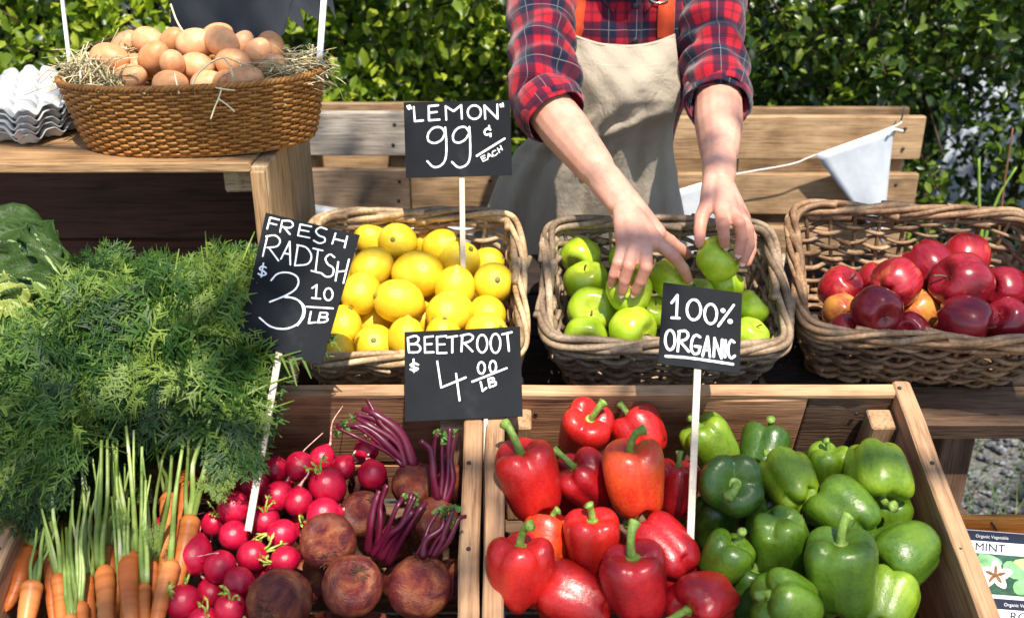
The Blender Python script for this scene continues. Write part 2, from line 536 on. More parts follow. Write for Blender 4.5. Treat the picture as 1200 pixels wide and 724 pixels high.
M_TWIG = plain('hedge_twig', (0.07, 0.045, 0.03), 0.85, 0.2, 0.4, 60)

def hedge(label, box, n_cl, per, size, mat, seed, hole=None, group=None):
    v, q, tr, tone, C, D = leaf_cloud(n_cl, per, box, size, seed, hole=hole)
    cx = (box[0][0] + box[0][1]) / 2; cy = (box[1][0] + box[1][1]) / 2
    root = thing('hedge', label, 'hedge', T((cx, cy, 0)), group)
    off = np.array([cx, cy, 0])
    m = MB(); m.add(v - off, q, tr)
    f = obj('foliage', m.mesh('hedge_foliage', attr=tone), mat, root); f['kind'] = 'stuff'
    m = MB(); r = np.random.default_rng(seed + 5)
    for k in range(len(C) // 3):                         # twigs inside the leaf clusters
        a = C[k] - D[k] * 0.16 + r.normal(size=3) * 0.03; b = C[k] + D[k] * 0.1
        a[1] += 0.05
        mid = (a + b) / 2 + r.normal(size=3) * 0.015
        tube(m, cat_rom([a - off, mid - off, b - off], 5), lambda s: 0.0036 * (1 - 0.6 * s), 5)
    f = obj('twigs', m.mesh('hedge_twigs'), M_TWIG, root); f['kind'] = 'stuff'
    ns = max(3, int((box[0][1] - box[0][0]) / 0.3))
    for k in range(ns):
        x = box[0][0] + (k + 0.5) / ns * (box[0][1] - box[0][0]) + r.uniform(-0.06, 0.06) - cx
        y = r.uniform(-0.05, 0.3)
        h = box[2][1] - 0.1
        m = MB()
        pts = [(x, y, -0.03)] + [(x + r.normal() * 0.06, y + r.normal() * 0.06, h * j / 4) for j in range(1, 5)]
        tube(m, cat_rom(pts, 14), lambda s: 0.019 * (1 - 0.75 * s), 8)
        obj('stem', m.mesh('hedge_stem'), M_TWIG, root)
    return root
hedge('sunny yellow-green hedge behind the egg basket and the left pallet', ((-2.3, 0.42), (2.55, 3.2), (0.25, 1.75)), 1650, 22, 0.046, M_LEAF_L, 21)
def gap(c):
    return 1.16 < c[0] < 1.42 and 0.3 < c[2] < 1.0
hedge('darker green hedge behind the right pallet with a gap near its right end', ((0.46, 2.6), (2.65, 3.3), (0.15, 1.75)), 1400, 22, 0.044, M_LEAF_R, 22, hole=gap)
hedge('dark dense hedge far behind, glimpsed between the front leaves', ((-3.2, 4.2), (4.2, 4.9), (0.0, 2.2)), 2400, 14, 0.13, M_LEAF_B, 23)  # near-black leaves, added as dark backing behind the gaps

# a tree stands beside the photographer; its boughs reach over the stall and dapple the light
TX, TYY = 2.9, -0.6
TSEED = 46
v, q, tr, tone, C, D = leaf_cloud(105, 20, ((-2.9, 2.7), (-0.75, 1.7), (2.95, 3.6)), 0.088, TSEED, spread=0.15)
off = np.array([TX, TYY, 0])
root = thing('tree', 'tree beside the stall whose boughs reach overhead, above the picture', 'tree', T((TX, TYY, 0)))
m = MB(); m.add(v - off, q, tr); o = obj('crown', m.mesh('crown', attr=tone), M_LEAF_R, root); o['kind'] = 'stuff'
m = MB(); tube(m, cat_rom([(0, 0, -.05), (.04, .03, 1.0), (-.05, .02, 2.2), (-.3, .1, 3.1)], 18), lambda s: .13 - .06 * s, 12); obj('trunk', m.mesh('trunk'), M_TWIG, root)
for k in range(7):
    ty = -0.6 + 2.1 * ((k * 3) % 7) / 6; tx = -2.7 + 2.2 * (k % 3)
    m = MB(); tube(m, cat_rom([(-.25, .08, 2.9), (-.9 - .1 * k, .3 + ty * .4, 3.25), ((tx - TX) * .6, ty * .8 + .3, 3.35), (tx - TX, ty + .6, 3.3)], 16), lambda s: .035 * (1 - .8 * s), 7); obj('bough', m.mesh('bough'), M_TWIG, root)

# pale backdrop put in for an unidentified bluish white patch behind the gap
M_PALE = plain('pale_paint', (0.62, 0.68, 0.80), 0.5, 0.4, 0.12, 6)
root = thing('pale_backdrop', 'pale bluish white screen glimpsed through the gap in the right hedge', 'backdrop', T((1.86, 3.75, 0)))
for k in range(4):
    m = MB(); box_mb(m, 0.072, 0.03, 0.82, 0.004, center=(-0.12 + k * 0.08, 0, 0.46)); obj('panel', m.mesh('panel', False), M_PALE, root)
for k in (-1, 1):
    m = MB(); box_mb(m, 0.04, 0.05, 0.95, 0.004, center=(k * 0.185, 0, 0.44)); obj('post', m.mesh('backdrop_post', False), M_PALE, root)

# young shoots standing behind the red apple basket
def shoot(label, pts, r0, mat, leaves=()):
    p = [PY(u, v, 2.45) for u, v in pts]
    g = Vector((p[0].x, 2.45, -0.01)); p = [g] + p
    m = MB(); tube(m, [q - g for q in cat_vec(p, 14)], lambda s: r0 * (1 - 0.6 * s), 6)
    return tag(obj('shoot', m.mesh('shoot'), mat, None, T(g)), label, 'plant', 'young shoots behind the red apple basket')
def cat_vec(p, n): return [Vector(q) for q in cat_rom(p, n)]
M_SHOOT = plain('shoot_green', (0.22, 0.34, 0.05), 0.5, 0.4)
M_SHOOTB = plain('shoot_brown', (0.20, 0.09, 0.04), 0.6, 0.4)
shoot('stout upright lime green blade behind the red apple basket', [(1146, 300), (1147, 240), (1147, 186)], 0.008, M_SHOOT)
shoot('slanting lime green blade right of the upright one', [(1150, 300), (1168, 235), (1191, 196)], 0.006, M_SHOOT)
shoot('thin reddish brown twig rising behind the red apple basket', [(1165, 300), (1176, 220), (1187, 150)], 0.005, M_SHOOTB)

# ================================================================== PALLETS standing behind the stall
def pallet(label, x0, x1, ztop, y, mat, rows=7, backmat=None, seam=None):
    root = thing('pallet', label, 'pallet', T(((x0 + x1) / 2, y, 0)), 'pallets standing as a fence')
    w = x1 - x0; cx = (x0 + x1) / 2
    H = 0.102; gapz = 0.033
    z = ztop - H / 2; k = 0
    while z > 0.06 and k < rows:
        if seam is not None and k == 1:
            board('slat', seam - x0 - 0.003, H, 0.021, W_BROWN, root, Matrix.Translation(((x0 + seam - 0.003) / 2 - cx, 0, z)) @ Matrix.Rotation(rad(90), 4, 'X'))
            board('slat', x1 - seam, H, 0.021, backmat, root, Matrix.Translation(((x1 + seam) / 2 - cx, 0.001, z)) @ Matrix.Rotation(rad(90), 4, 'X'))
        else:
            board('slat', w + rng.uniform(-.006, .006), H + rng.uniform(-.003, .003), 0.021, mat, root, Matrix.Translation((rng.uniform(-.003, .003), 0, z)) @ Matrix.Rotation(rad(90), 4, 'X') @ Matrix.Rotation(rng.normal() * .003, 4, 'Y'))
        z -= H + gapz; k += 1
    zc = ztop * 0.5 + 0.0
    for fx in (-0.5 + 0.05 / w, 0.0, 0.5 - 0.05 / w):      # stringers
        board('stringer', ztop - 0.04, 0.085, 0.04, backmat or mat, root, Matrix.Translation((fx * w, 0.0105 + 0.0435, zc)) @ Matrix.Rotation(rad(90), 4, 'Y') @ Matrix.Rotation(rad(0), 4, 'X'))
        z = ztop - H / 2
        for k in range(3):
            for dz in (-0.024, 0.024):
                m = MB(); revolve(m, [(0, -.001), (.0042, -.0008), (.0042, .0006), (0, .001)], 8)
                obj('nail', m.mesh('nail'), M_NAIL, root, Matrix.Translation((fx * w + rng.normal() * 0.004, -0.0118, z + dz)) @ Matrix.Rotation(rad(90), 4, 'X'))
            z -= H + gapz
    z = ztop - 0.003 - H / 2
    for k in range(6):
        board('back_slat', w, H, 0.02, backmat or mat, root, Matrix.Translation((0, 0.0105 + 0.087 + 0.0105, z)) @ Matrix.Rotation(rad(90), 4, 'X'))
        z -= 0.104 if k == 0 else 0.155
    return root
PYY = 2.285
a = PY(330, 131, PYY); b = PY(598, 131, PYY); s = PY(481, 200, PYY)
pallet('grey weathered pallet standing behind the lemon basket', a.x, b.x, a.z, PYY, W_GREY, 7, W_PALLET, s.x)
a = PY(640, 136, PYY + 0.01); b = PY(1085, 138, PYY + 0.01)
pallet('warm brown pallet standing behind the person and the white pennant', a.x, b.x, a.z, PYY + 0.01, W_PALLET, 7, W_PALLET)

# ================================================================== BUNTING
t = NT('white_pennant_cloth')
c = t.noise(t.coord('Object'), 14, 5, 0.65)
t.base(t.ramp(c, [(0.3, (0.46, 0.50, 0.54)), (0.7, (0.62, 0.65, 0.69))])); t.set(rough=0.75, spec=0.3); t.bump(c, 0.3, 0.004)
M_FLAG = t.m
M_STRING = plain('white_string', (0.75, 0.75, 0.75), 0.8)
YB = 2.235
root = thing('bunting', 'white pennant bunting strung along the pallets', 'bunting', T((0.3, YB, 0.95)))
o0 = Vector((0.3, YB, 0.95))
pts = [PY(u, v, YB + 0.02 * k) for k, (u, v) in enumerate([(1054, 143), (1047, 150), (955, 182)])]
spts = [PY(1056, 141, PYY - 0.012), PY(1046, 149, YB), PY(955, 182, YB), PY(925, 193, YB), PY(850, 207, YB), PY(765, 232, YB), PY(660, 262, YB), PY(560, 268, YB), PY(470, 262, YB), PY(440, 252, YB), PY(362, 240, YB)]
m = MB(); tube(m, [q - o0 for q in cat_vec(spts, 60)], 0.0016, 6); obj('string', m.mesh('string'), M_STRING, root)
def pennant(A, B, Cc, amp, seed):
    A, B, Cc = [np.array(PY(u, v, YB) - o0) for u, v in (A, B, Cc)]
    n = 14; V = []
    for j in range(n + 1):
        s = j / n
        l = A + (Cc - A) * s; r = B + (Cc - B) * s
        for i in range(9):
            q = l + (r - l) * i / 8
            q = q + np.array([0, -0.004 + amp * math.sin(i / 8 * 5 + seed + s * 2) * s + amp * 0.5 * math.sin(s * 5 + seed), 0])
            V.append(q)
    m = MB(); m.add(V, grid_quads(9, n + 1))
    o = obj('pennant', m.mesh('pennant'), M_FLAG, root)
    md = o.modifiers.new('thickness', 'SOLIDIFY'); md.thickness = 0.0012
pennant((955, 181), (1047, 149), (1033, 284), 0.006, 0.4)
pennant((765, 232), (850, 206), (822, 322), 0.006, 1.9)
pennant((470, 262), (558, 267), (514, 372), 0.006, 3.0)
pennant((358, 239), (436, 251), (394, 350), 0.006, 4.2)
m = MB(); tube(m, [q - o0 for q in cat_vec([PY(1040, 160, YB - .008), PY(1047, 152, YB - .01), PY(1058, 154, YB - .008)], 8)], 0.003, 6); obj('knot', m.mesh('knot'), M_STRING, root)
m = MB(); tube(m, [PY(1054, 146, PYY - 0.012) - o0, PY(1057, 138, PYY - 0.03) - o0, PY(1060, 124, PYY - 0.02) - o0], 0.0018, 6); obj('hook', m.mesh('hook'), M_NAIL, root)

# ================================================================== EGG BENCH
BZ = 1.15; BY0 = 1.425; BY1 = 1.735; BX0 = -1.32; BX1 = -0.362
root = thing('bench', 'wooden bench with dark panel carrying the egg basket', 'bench', T((-0.84, 1.58, 0)))
o0 = Vector((-0.84, 1.58, 0))
for k in range(3):
    w = (BY1 - BY0) / 3
    board('top_board', BX1 - BX0 - 0.024, w - 0.003, 0.016, W_BENCH, root, T(Vector(((BX0 + BX1 - 0.024) / 2, BY0 + w * (k + .5), BZ - 0.008)) - o0))
for xx in (BX1 - 0.012, BX0 - 0.02):
    for k, (ya, yb) in enumerate(((BY0, BY0 + 0.145), (BY0 + 0.165, BY1 + 0.02))):
        m = board('leg', BZ - 0.004 + 0.03, yb - ya, 0.024, W_LEG, root, T(Vector((xx, (ya + yb) / 2, (BZ - 0.004) / 2 - 0.015)) - o0) @ Matrix.Rotation(rad(90), 4, 'Y'))
    board('leg_cover', 0.40, 0.022, 0.008, W_BENCH, root, T(Vector((xx, BY0 - 0.0045, BZ - 0.21)) - o0) @ Matrix.Rotation(rad(90), 4, 'Y') @ Matrix.Rotation(rad(90), 4, 'X'))
board('cleat', 0.045, 0.26, 0.034, W_LEG, root, T(Vector((BX1 - 0.05, BY0 + 0.155, BZ - 0.035)) - o0))
for k in range(6):
    board('back_panel_board', BX1 - BX0 - 0.03, 0.183, 0.014, W_PANEL, root, T(Vector(((BX0 + BX1) / 2 - .006, BY1 - 0.06, BZ - 0.115 - k * 0.186)) - o0) @ Matrix.Rotation(rad(90), 4, 'X'))

# ================================================================== STAND under the baskets
def basket_frame(uf, vf, df, ub, vb, db):
    a = P(uf, vf, df); b = P(ub, vb, db)
    y = (b - a).normalized()
    x = Vector((y.y, -y.x, 0)).normalized(); z = x.cross(y).normalized()
    return a, b, x, y, z
FR = {'lemon': (basket_frame(480, 427, 1.48, 487, 248, 1.70), 0.364, 0),
      'green': (basket_frame(783, 414, 1.49, 770, 258, 1.69), 0.390, 0),
      'red': (basket_frame(1100, 405, 1.50, 1062, 243, 1.71), 0.415, 0)}
(ra, rb, rx, ry, rz), rW, _ = FR['red']
HRED = 0.165
sy = Vector((0, ry.y, ry.z)).normalized(); sz = Vector((0, -sy.z, sy.y))
S0 = (ra + rb) / 2 - rz * HRED                         # a point of the sloping shelf
S0 = Vector((0, S0.y, S0.z))
root = thing('basket_stand', 'old timber stand with sloping planks under the wicker baskets', 'stand', T((0.35, 1.6, 0)))
o0 = Vector((0.35, 1.6, 0))
SX0, SX1 = -0.40, 1.30
for k in range(3):
    c0 = S0 + sy * (-0.048 + k * 0.105)
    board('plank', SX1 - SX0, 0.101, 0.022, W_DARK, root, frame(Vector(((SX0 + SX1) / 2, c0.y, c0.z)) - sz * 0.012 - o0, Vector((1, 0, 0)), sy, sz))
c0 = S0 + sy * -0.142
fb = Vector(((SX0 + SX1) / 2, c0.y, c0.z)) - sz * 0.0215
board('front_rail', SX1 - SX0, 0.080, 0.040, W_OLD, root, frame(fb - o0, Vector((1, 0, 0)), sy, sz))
for xx in (SX0 + 0.05, 0.765, SX1 - 0.03):
    f = fb + sy * 0.03
    hz = f.z - 0.02
    board('leg', hz + 0.02, 0.055, 0.055, W_OLD, root, T(Vector((xx, f.y + 0.03, (hz - 0.02) / 2)) - o0) @ Matrix.Rotation(rad(90), 4, 'Y'))
    b2 = S0 + sy * 0.17
    hz = b2.z - 0.05
    board('leg', hz + 0.02, 0.055, 0.055, W_OLD, root, T(Vector((xx, b2.y, (hz - 0.02) / 2)) - o0) @ Matrix.Rotation(rad(90), 4, 'Y'))

# ================================================================== CRATES
CT = rad(20)
CY = Vector((0, math.cos(CT), math.sin(CT))); CZ = Vector((0, -math.sin(CT), math.cos(CT))); CX = Vector((1, 0, 0))
CB = P(820, 456, 1.42); CB = Vector((0, CB.y, CB.z))       # back rim line of the crates
CD_ = 0.425; CH = 0.245; CW = 0.596
def crate(label, x0, patch=False):
    base = CB + CX * (x0 + CW / 2) - CY * (CD_ / 2) - CZ * CH
    M = frame(base, CX, CY, CZ)
    root = thing('crate', label, 'crate', M, 'front row crates')
    hw = CW / 2; hd = CD_ / 2; th = 0.022
    RX = Matrix.Rotation(rad(90), 4, 'X')
    # back and front walls: two boards each, standing between the side walls
    for sgn, nm in ((1, 'back_board'), (-1, 'front_board')):
        for zc, h in ((CH - 0.072, 0.144), (0.048, 0.088)):
            if nm == 'back_board' and patch and h > 0.1:
                wl = 0.43
                board(nm, wl, h, th * 0.8, W_CRATE, root, T((-hw + th + wl / 2, sgn * (hd - th / 2), zc)) @ RX)
                board(nm, CW - 2 * th - wl - 0.002, h - 0.003, th * 0.8, W_OLD, root, T((hw - th - (CW - 2 * th - wl) / 2 + 0.001, sgn * (hd - th / 2) + 0.002, zc - 0.001)) @ RX)
            else:
                board(nm, CW - 2 * th, h, th * 0.8, W_CRATE, root, T((0, sgn * (hd - th / 2), zc)) @ RX)
        if nm == 'back_board':
            board('rim_strip', CW - 2 * th, 0.020, 0.012, W_RIM, root, T((0, sgn * (hd - th / 2) + 0.0005, CH + 0.0065)))
    RS = Matrix.Rotation(rad(90), 4, 'Z') @ Matrix.Rotation(rad(90), 4, 'X')
    for sgn in (-1, 1):
        board('side_board', CD_ + 0.004, 0.150, th, W_CRATE, root, T((sgn * (hw - th / 2), 0, CH - 0.072)) @ RS)
        board('side_board', CD_ + 0.004, 0.085, th, W_CRATE, root, T((sgn * (hw - th / 2), 0, 0.045)) @ RS)
        board('side_rim', CD_ + 0.006, th + 0.003, 0.012, W_RIM, root, T((sgn * (hw - th / 2), 0, CH + 0.0095)) @ Matrix.Rotation(rad(90), 4, 'Z'))
        for sy_ in (-1, 1):
            board('corner_post', CH - 0.022, 0.036, 0.036, W_RIM, root, T((sgn * (hw - th - 0.0195), sy_ * (hd - th - 0.0185), (CH - 0.022) / 2 + 0.006)) @ Matrix.Rotation(rad(90), 4, 'Y'))
    for sgn in (-1, 1):                                       # nail heads
        for yy in (-hd + .03, -.06, .07, hd - .012):
            m = MB(); revolve(m, [(0, -.0008), (.0030, -.0006), (.0030, .0006), (0, .0010)], 8)
            obj('nail', m.mesh('nail'), M_NAIL, root, T((sgn * (hw - th / 2) + rng.normal() * .003, yy, CH + .0162)))
        for zc in (CH - .03, CH - .11, .05):
            m = MB(); revolve(m, [(0, -.0008), (.0030, -.0006), (.0030, .0006), (0, .0010)], 8)
            obj('nail', m.mesh('nail'), M_NAIL, root, T((sgn * (hw - th - .045) + rng.normal() * .003, hd - th / 2 - th * .4 - .0006, zc)) @ Matrix.Rotation(rad(90), 4, 'X'))
    for k in range(6):
        w = (CD_ - 2 * th) / 6
        board('floor_board', CW - 2 * th - 0.002, w - 0.006, 0.011, W_OLD, root, T((0, -hd + th + w * (k + .5), -0.001)))
    return root
X_PEP = -0.033
X_LEFT = X_PEP - 0.008 - CW
crate('wooden crate holding the red and green bell peppers', X_PEP, True)
crate('wooden crate holding the carrots, radishes and beetroots', X_LEFT, False)
# sloping rack under the crates
root = thing('crate_rack', 'low sloping timber rack under the front crates', 'stand', T((0, 1.0, 0)))
o0 = Vector((0, 1.0, 0))
for k, s in enumerate((-0.06, -0.37)):
    c0 = CB + CY * s - CZ * (CH + 0.007 + 0.022)
    board('rail', 1.5, 0.07, 0.04, W_OLD, root, frame(Vector((-0.03, c0.y, c0.z)) - o0, CX, CY, CZ))
    for xx in (-0.7, -0.04, 0.62):
        hz = c0.z - 0.035
        board('leg', hz + 0.02, 0.05, 0.05, W_OLD, root, T(Vector((xx, c0.y, (hz - 0.02) / 2)) - o0) @ Matrix.Rotation(rad(90), 4, 'Y'))

# ================================================================== WICKER BASKETS
def willow_mat(name, dark, mid, light):
    t = NT(name)
    v = t.coord('Object', (1, 1, 1), 6.0)
    a = t.noise(v, 22, 4, 0.6); b = t.noise(v, 190, 3, 0.6)
    c = t.ramp(a, [(0.3, dark), (0.5, mid), (0.72, light)])
    c = t.mix(0.55, c, t.mix(1.0, c, t.ramp(b, [(0.35, (0.42, 0.38, 0.35)), (0.6, (1.12, 1.1, 1.07))]), 'MULTIPLY'))
    r = t.rnd()
    c = t.mix(1.0, c, t.ramp(r, [(0, (0.62, 0.60, 0.58)), (0.5, (0.95, 0.93, 0.9)), (1, (1.25, 1.2, 1.12))]), 'MULTIPLY')
    t.base(c); t.set(rough=0.55, spec=0.35); t.bump(b, 0.35, 0.0008)
    return t.m
M_WIL = {'lemon': willow_mat('pale_willow', (0.24, 0.15, 0.075), (0.44, 0.31, 0.18), (0.62, 0.49, 0.31)),
         'green': willow_mat('grey_willow', (0.15, 0.10, 0.062), (0.30, 0.22, 0.145), (0.46, 0.36, 0.26)),
         'red': willow_mat('brown_willow', (0.14, 0.075, 0.038), (0.29, 0.175, 0.095), (0.46, 0.32, 0.20))}

def rrect(a, b, n, e=9.0):
    """rounded rectangle outline with n points even in arc length, starting at the middle of the back"""
    th = np.linspace(0, 2 * np.pi, 2000, endpoint=False) + np.pi / 2
    x = a * np.sign(np.cos(th)) * np.abs(np.cos(th)) ** (2 / e)
    y = b * np.sign(np.sin(th)) * np.abs(np.sin(th)) ** (2 / e)
    x2 = np.append(x, x[0]); y2 = np.append(y, y[0])
    s = np.concatenate([[0], np.cumsum(np.hypot(np.diff(x2), np.diff(y2)))])
    t = np.linspace(0, s[-1], n, endpoint=False)
    X = np.interp(t, s, x2); Y = np.interp(t, s, y2)
    tx = np.roll(X, -1) - np.roll(X, 1); ty = np.roll(Y, -1) - np.roll(Y, 1)
    l = np.hypot(tx, ty)
    return X, Y, -ty / l * -1, tx / l * -1        # outward normal for a counter-clockwise outline

def willow_basket(key, label, H, seed):
    (a, b, x, y, z), W, _ = FR[key]
    D = (b - a).length
    M = frame((a + b) / 2 - z * H, x, y, z)
    mat = M_WIL[key]
    root = thing('wicker_basket', label, 'basket', M, 'willow baskets in the back row')
    r = np.random.default_rng(seed)
    ha, hb = W / 2 - 0.012, D / 2 - 0.012
    ta, tb = 0.040, 0.042
    def size(f): return ha - ta * (1 - f) ** 1.2, hb - tb * (1 - f) ** 1.2
    Ns = 30
    n = Ns * 16
    rowgap = 0.0128
    rows = int((H - 0.022) / rowgap)
    for k in range(rows):
        f = (k + 0.6) / rows
        A_, B_ = size(f)
        X, Y, nx_, ny_ = rrect(A_, B_, n)
        s = np.arange(n) / n
        wv = np.cos(np.pi * Ns * s + np.pi * k)
        wv = np.sign(wv) * np.abs(wv) ** 0.85
        off = 0.0060 * wv + 0.0020 * np.sin(2 * np.pi * (3 * s + r.random()))
        zz = 0.012 + f * (H - 0.026) + 0.0034 * np.sin(2 * np.pi * (r.integers(3, 7) * s + r.random())) + 0.0020 * np.sin(2 * np.pi * (r.integers(9, 16) * s + r.random()))
        rr = 0.0045 * r.uniform(0.86, 1.12) * (1 + 0.13 * np.sin(2 * np.pi * (2 * s + r.random())) + 0.06 * np.sin(2 * np.pi * (17 * s + r.random())))
        path = np.stack([X + nx_ * off, Y + ny_ * off, zz], 1)
        nr = int(r.integers(3, 5)); cuts = np.sort((r.random() * n + np.arange(nr) * n / nr + r.uniform(-20, 20, nr)).astype(int))
        for j in range(nr):                              # each row is laid from a few rods that overlap
            i0 = cuts[j] - 9; i1 = cuts[(j + 1) % nr] + (n if j == nr - 1 else 0) + 9
            idx = np.arange(i0, i1) % n
            pp = path[idx].copy(); q = rr[idx].copy()
            m_ = len(idx)
            lift = np.zeros(m_); lift[:12] = np.linspace(-0.006, 0, 12); lift[-12:] = np.linspace(0, 0.006, 12)
            pp[:, 0] += nx_[idx] * lift; pp[:, 1] += ny_[idx] * lift; pp[:, 2] += np.abs(lift) * 0.4
            q *= np.linspace(1.08, 0.85, m_)
            mb = MB(); tube(mb, pp, q, 7, up=(0, 0, 1.0))
            obj('weaver', mb.mesh('weaver'), mat, root)
    # stakes
    X1, Y1, nx1, ny1 = rrect(*size(1.0), Ns); X0, Y0, _, _ = rrect(*size(0.0), Ns)
    Xm, Ym, _, _ = rrect(*size(0.5), Ns)
    for i in range(Ns):
        mb = MB()
        tube(mb, cat_rom([(X0[i], Y0[i], 0.004), (Xm[i], Ym[i], H * 0.5), (X1[i], Y1[i], H + 0.002)], 6), 0.0036, 6)
        obj('stake', mb.mesh('stake'), mat, root)
    # braided border: thick rods that twist round one another
    nb = 420
    X, Y, nx_, ny_ = rrect(ha + 0.002, hb + 0.002, nb)
    per = 2 * (W + D) * 0.93
    for ring_, (zc, rad_, cnt, tw, ro) in enumerate(((H + 0.003, 0.0082, 4, round(per / 0.30), 0.0056), (H - 0.0125, 0.0055, 2, round(per / 0.22), 0.0050))):
        for k in range(cnt):
            s = np.arange(nb) / nb
            ph = 2 * np.pi * (tw * s + k / cnt) + 0.5 * np.sin(2 * np.pi * (3 * s + r.random()))
            o_ = rad_ * np.cos(ph) * (1 + 0.16 * np.sin(2 * np.pi * (5 * s + r.random()))); z_ = 0.8 * rad_ * np.sin(ph)
            path = np.stack([X + nx_ * o_, Y + ny_ * o_, zc + z_ + 0.002 * np.sin(2 * np.pi * (4 * s + r.random()))], 1)
            nr = 4; st = int(r.integers(0, nb))
            for j in range(nr):
                i0 = st + j * nb // nr - 10; i1 = st + (j + 1) * nb // nr + 10 + int(r.integers(-4, 12))
                idx = np.arange(i0, i1) % nb
                pp = path[idx].copy(); m_ = len(idx)
                q = ro * r.uniform(0.86, 1.1) * np.linspace(1.12, 0.82, m_)
                lift = np.zeros(m_); lift[-14:] = np.linspace(0, 0.008, 14); lift[:10] = np.linspace(-0.007, 0, 10)
                pp[:, 0] += nx_[idx] * lift; pp[:, 1] += ny_[idx] * lift
                mb = MB(); tube(mb, pp, q, 8, up=(0, 0, 1.0))
                obj('border_rod', mb.mesh('border_rod'), mat, root)
    # woven base
    A_, B_ = size(0.0)
    nr = int(2 * B_ / 0.0105)
    for k in range(nr):
        yy = -B_ + (k + 0.5) * 2 * B_ / nr
        xe = A_ * (1 - abs(yy / B_) ** 9.0) ** (1 / 9.0)
        xs = np.linspace(-xe, xe, 40)
        mb = MB(); tube(mb, np.stack([xs, np.full(40, yy), 0.010 + 0.004 * np.cos(xs * 90 + np.pi * k)], 1), 0.0046, 6)
        obj('base_rod', mb.mesh('base_rod'), mat, root)
    for k in range(6):
        xx = A_ * (-0.8 + k * 0.32)
        mb = MB(); tube(mb, [(xx, -B_ * 0.98, 0.008), (xx, 0, 0.008), (xx, B_ * 0.98, 0.008)], 0.0035, 6)
        obj('base_stick', mb.mesh('base_stick'), mat, root)
    return root
HB = {}
for key, lab, sd in (('lemon', 'pale wicker basket full of lemons', 1), ('green', 'grey wicker basket holding the green apples', 2), ('red', 'brown wicker basket holding the red apples', 3)):
    (a, b, x, y, z), W, _ = FR[key]
    mid = (a + b) / 2
    HB[key] = (mid - S0).dot(sz) / z.dot(sz) if key != 'red' else HRED
    willow_basket(key, lab, HB[key], sd)

# ---- oval egg basket of fine cane
t = NT('cane_weave')
v = t.coord('Object', (1, 1, 1), 7.0)
a = t.noise(v, 30, 4, 0.6); b = t.noise(v, 260, 2, 0.6)
c = t.ramp(a, [(0.3, (0.24, 0.085, 0.013)), (0.5, (0.38, 0.155, 0.028)), (0.72, (0.50, 0.24, 0.055))])
c = t.mix(0.4, c, t.mix(1.0, c, t.ramp(b, [(0.35, (0.5,) * 3), (0.6, (1.1,) * 3)]), 'MULTIPLY'))
t.base(c); t.set(rough=0.42, spec=0.45); t.bump(b, 0.2, 0.0006)
M_CANE = t.m
EB = Vector((-0.489, 1.553, BZ + 0.001)); EH = 0.108
EA0, EB0, EA1, EB1 = 0.172, 0.100, 0.198, 0.126
root = thing('egg_basket', 'oval golden brown cane basket filled with brown eggs', 'basket', T(EB) @ Matrix.Rotation(rad(1.5), 4, 'Z') @ Matrix.Rotation(rad(-1.5), 4, 'Y'))
def oval(a, b, n):
    return rrect(a, b, n, 2.25)
Ns = 62; n = Ns * 8; rows = 21
r = np.random.default_rng(5)
for k in range(rows):
    f = (k + 0.5) / rows
    ff = f ** 0.8
    X, Y, nx_, ny_ = oval(EA0 + (EA1 - EA0) * ff, EB0 + (EB1 - EB0) * ff, n)
    s = np.arange(n) / n
    w = np.cos(np.pi * Ns * s + np.pi * k); w = np.sign(w) * np.abs(w) ** 0.6
    off = 0.0030 * w
    zz = 0.003 + f * (EH - 0.008) + 0.0005 * np.sin(2 * np.pi * (5 * s + r.random()))
    p = np.stack([X + nx_ * off, Y + ny_ * off, zz], 1)
    mb = MB(); tube(mb, p, 0.00255, 6, closed=True, up=(0, 0, 1.0))
    obj('weaver', mb.mesh('cane_weaver'), M_CANE, root)
X1, Y1, _, _ = oval(EA1, EB1, Ns); X0, Y0, _, _ = oval(EA0, EB0, Ns)
for i in range(Ns):
    ff = np.linspace(0, 1, 6)
    p = np.stack([X0[i] + (X1[i] - X0[i]) * ff ** .8, Y0[i] + (Y1[i] - Y0[i]) * ff ** .8, 0.002 + ff * (EH - 0.002)], 1)
    mb = MB(); tube(mb, p, 0.0021, 5); obj('stake', mb.mesh('cane_stake'), M_CANE, root)
for k in range(3):
    nb = 300; X, Y, nx_, ny_ = oval(EA1 + 0.001, EB1 + 0.001, nb); s = np.arange(nb) / nb
    ph = 2 * np.pi * (46 * s + k / 3)
    p = np.stack([X + nx_ * 0.0026 * np.cos(ph), Y + ny_ * 0.0026 * np.cos(ph), EH + 0.0026 * np.sin(ph)], 1)
    mb = MB(); tube(mb, p, 0.0027, 6, closed=True, up=(0, 0, 1.0)); obj('border_rod', mb.mesh('cane_border'), M_CANE, root)
mb = MB()
nb = 60; X, Y, _, _ = oval(EA0 + 0.001, EB0 + 0.001, nb)
rings = [1.0, 0.66, 0.33]
V = np.concatenate([np.stack([X * f, Y * f, np.full(nb, 0.004)], 1) for f in rings] + [np.array([[0, 0, 0.004]])])
V2 = V.copy(); V2[:, 2] = 0.0005
q = grid_quads(nb, 3, True); i = np.arange(nb); tr = np.stack([2 * nb + i, 2 * nb + (i + 1) % nb, np.full(nb, 3 * nb)], 1)
mb.add(V, q, tr); mb.add(V2, q[:, ::-1], tr[:, ::-1])
sd = np.stack([i, (i + 1) % nb], 1); N0 = len(V)
mb.add(np.vstack([V[:nb], V2[:nb]]), np.stack([i + nb, (i + 1) % nb + nb, (i + 1) % nb, i], 1))
obj('base', mb.mesh('cane_base', False), M_CANE, root)
EROOT = root

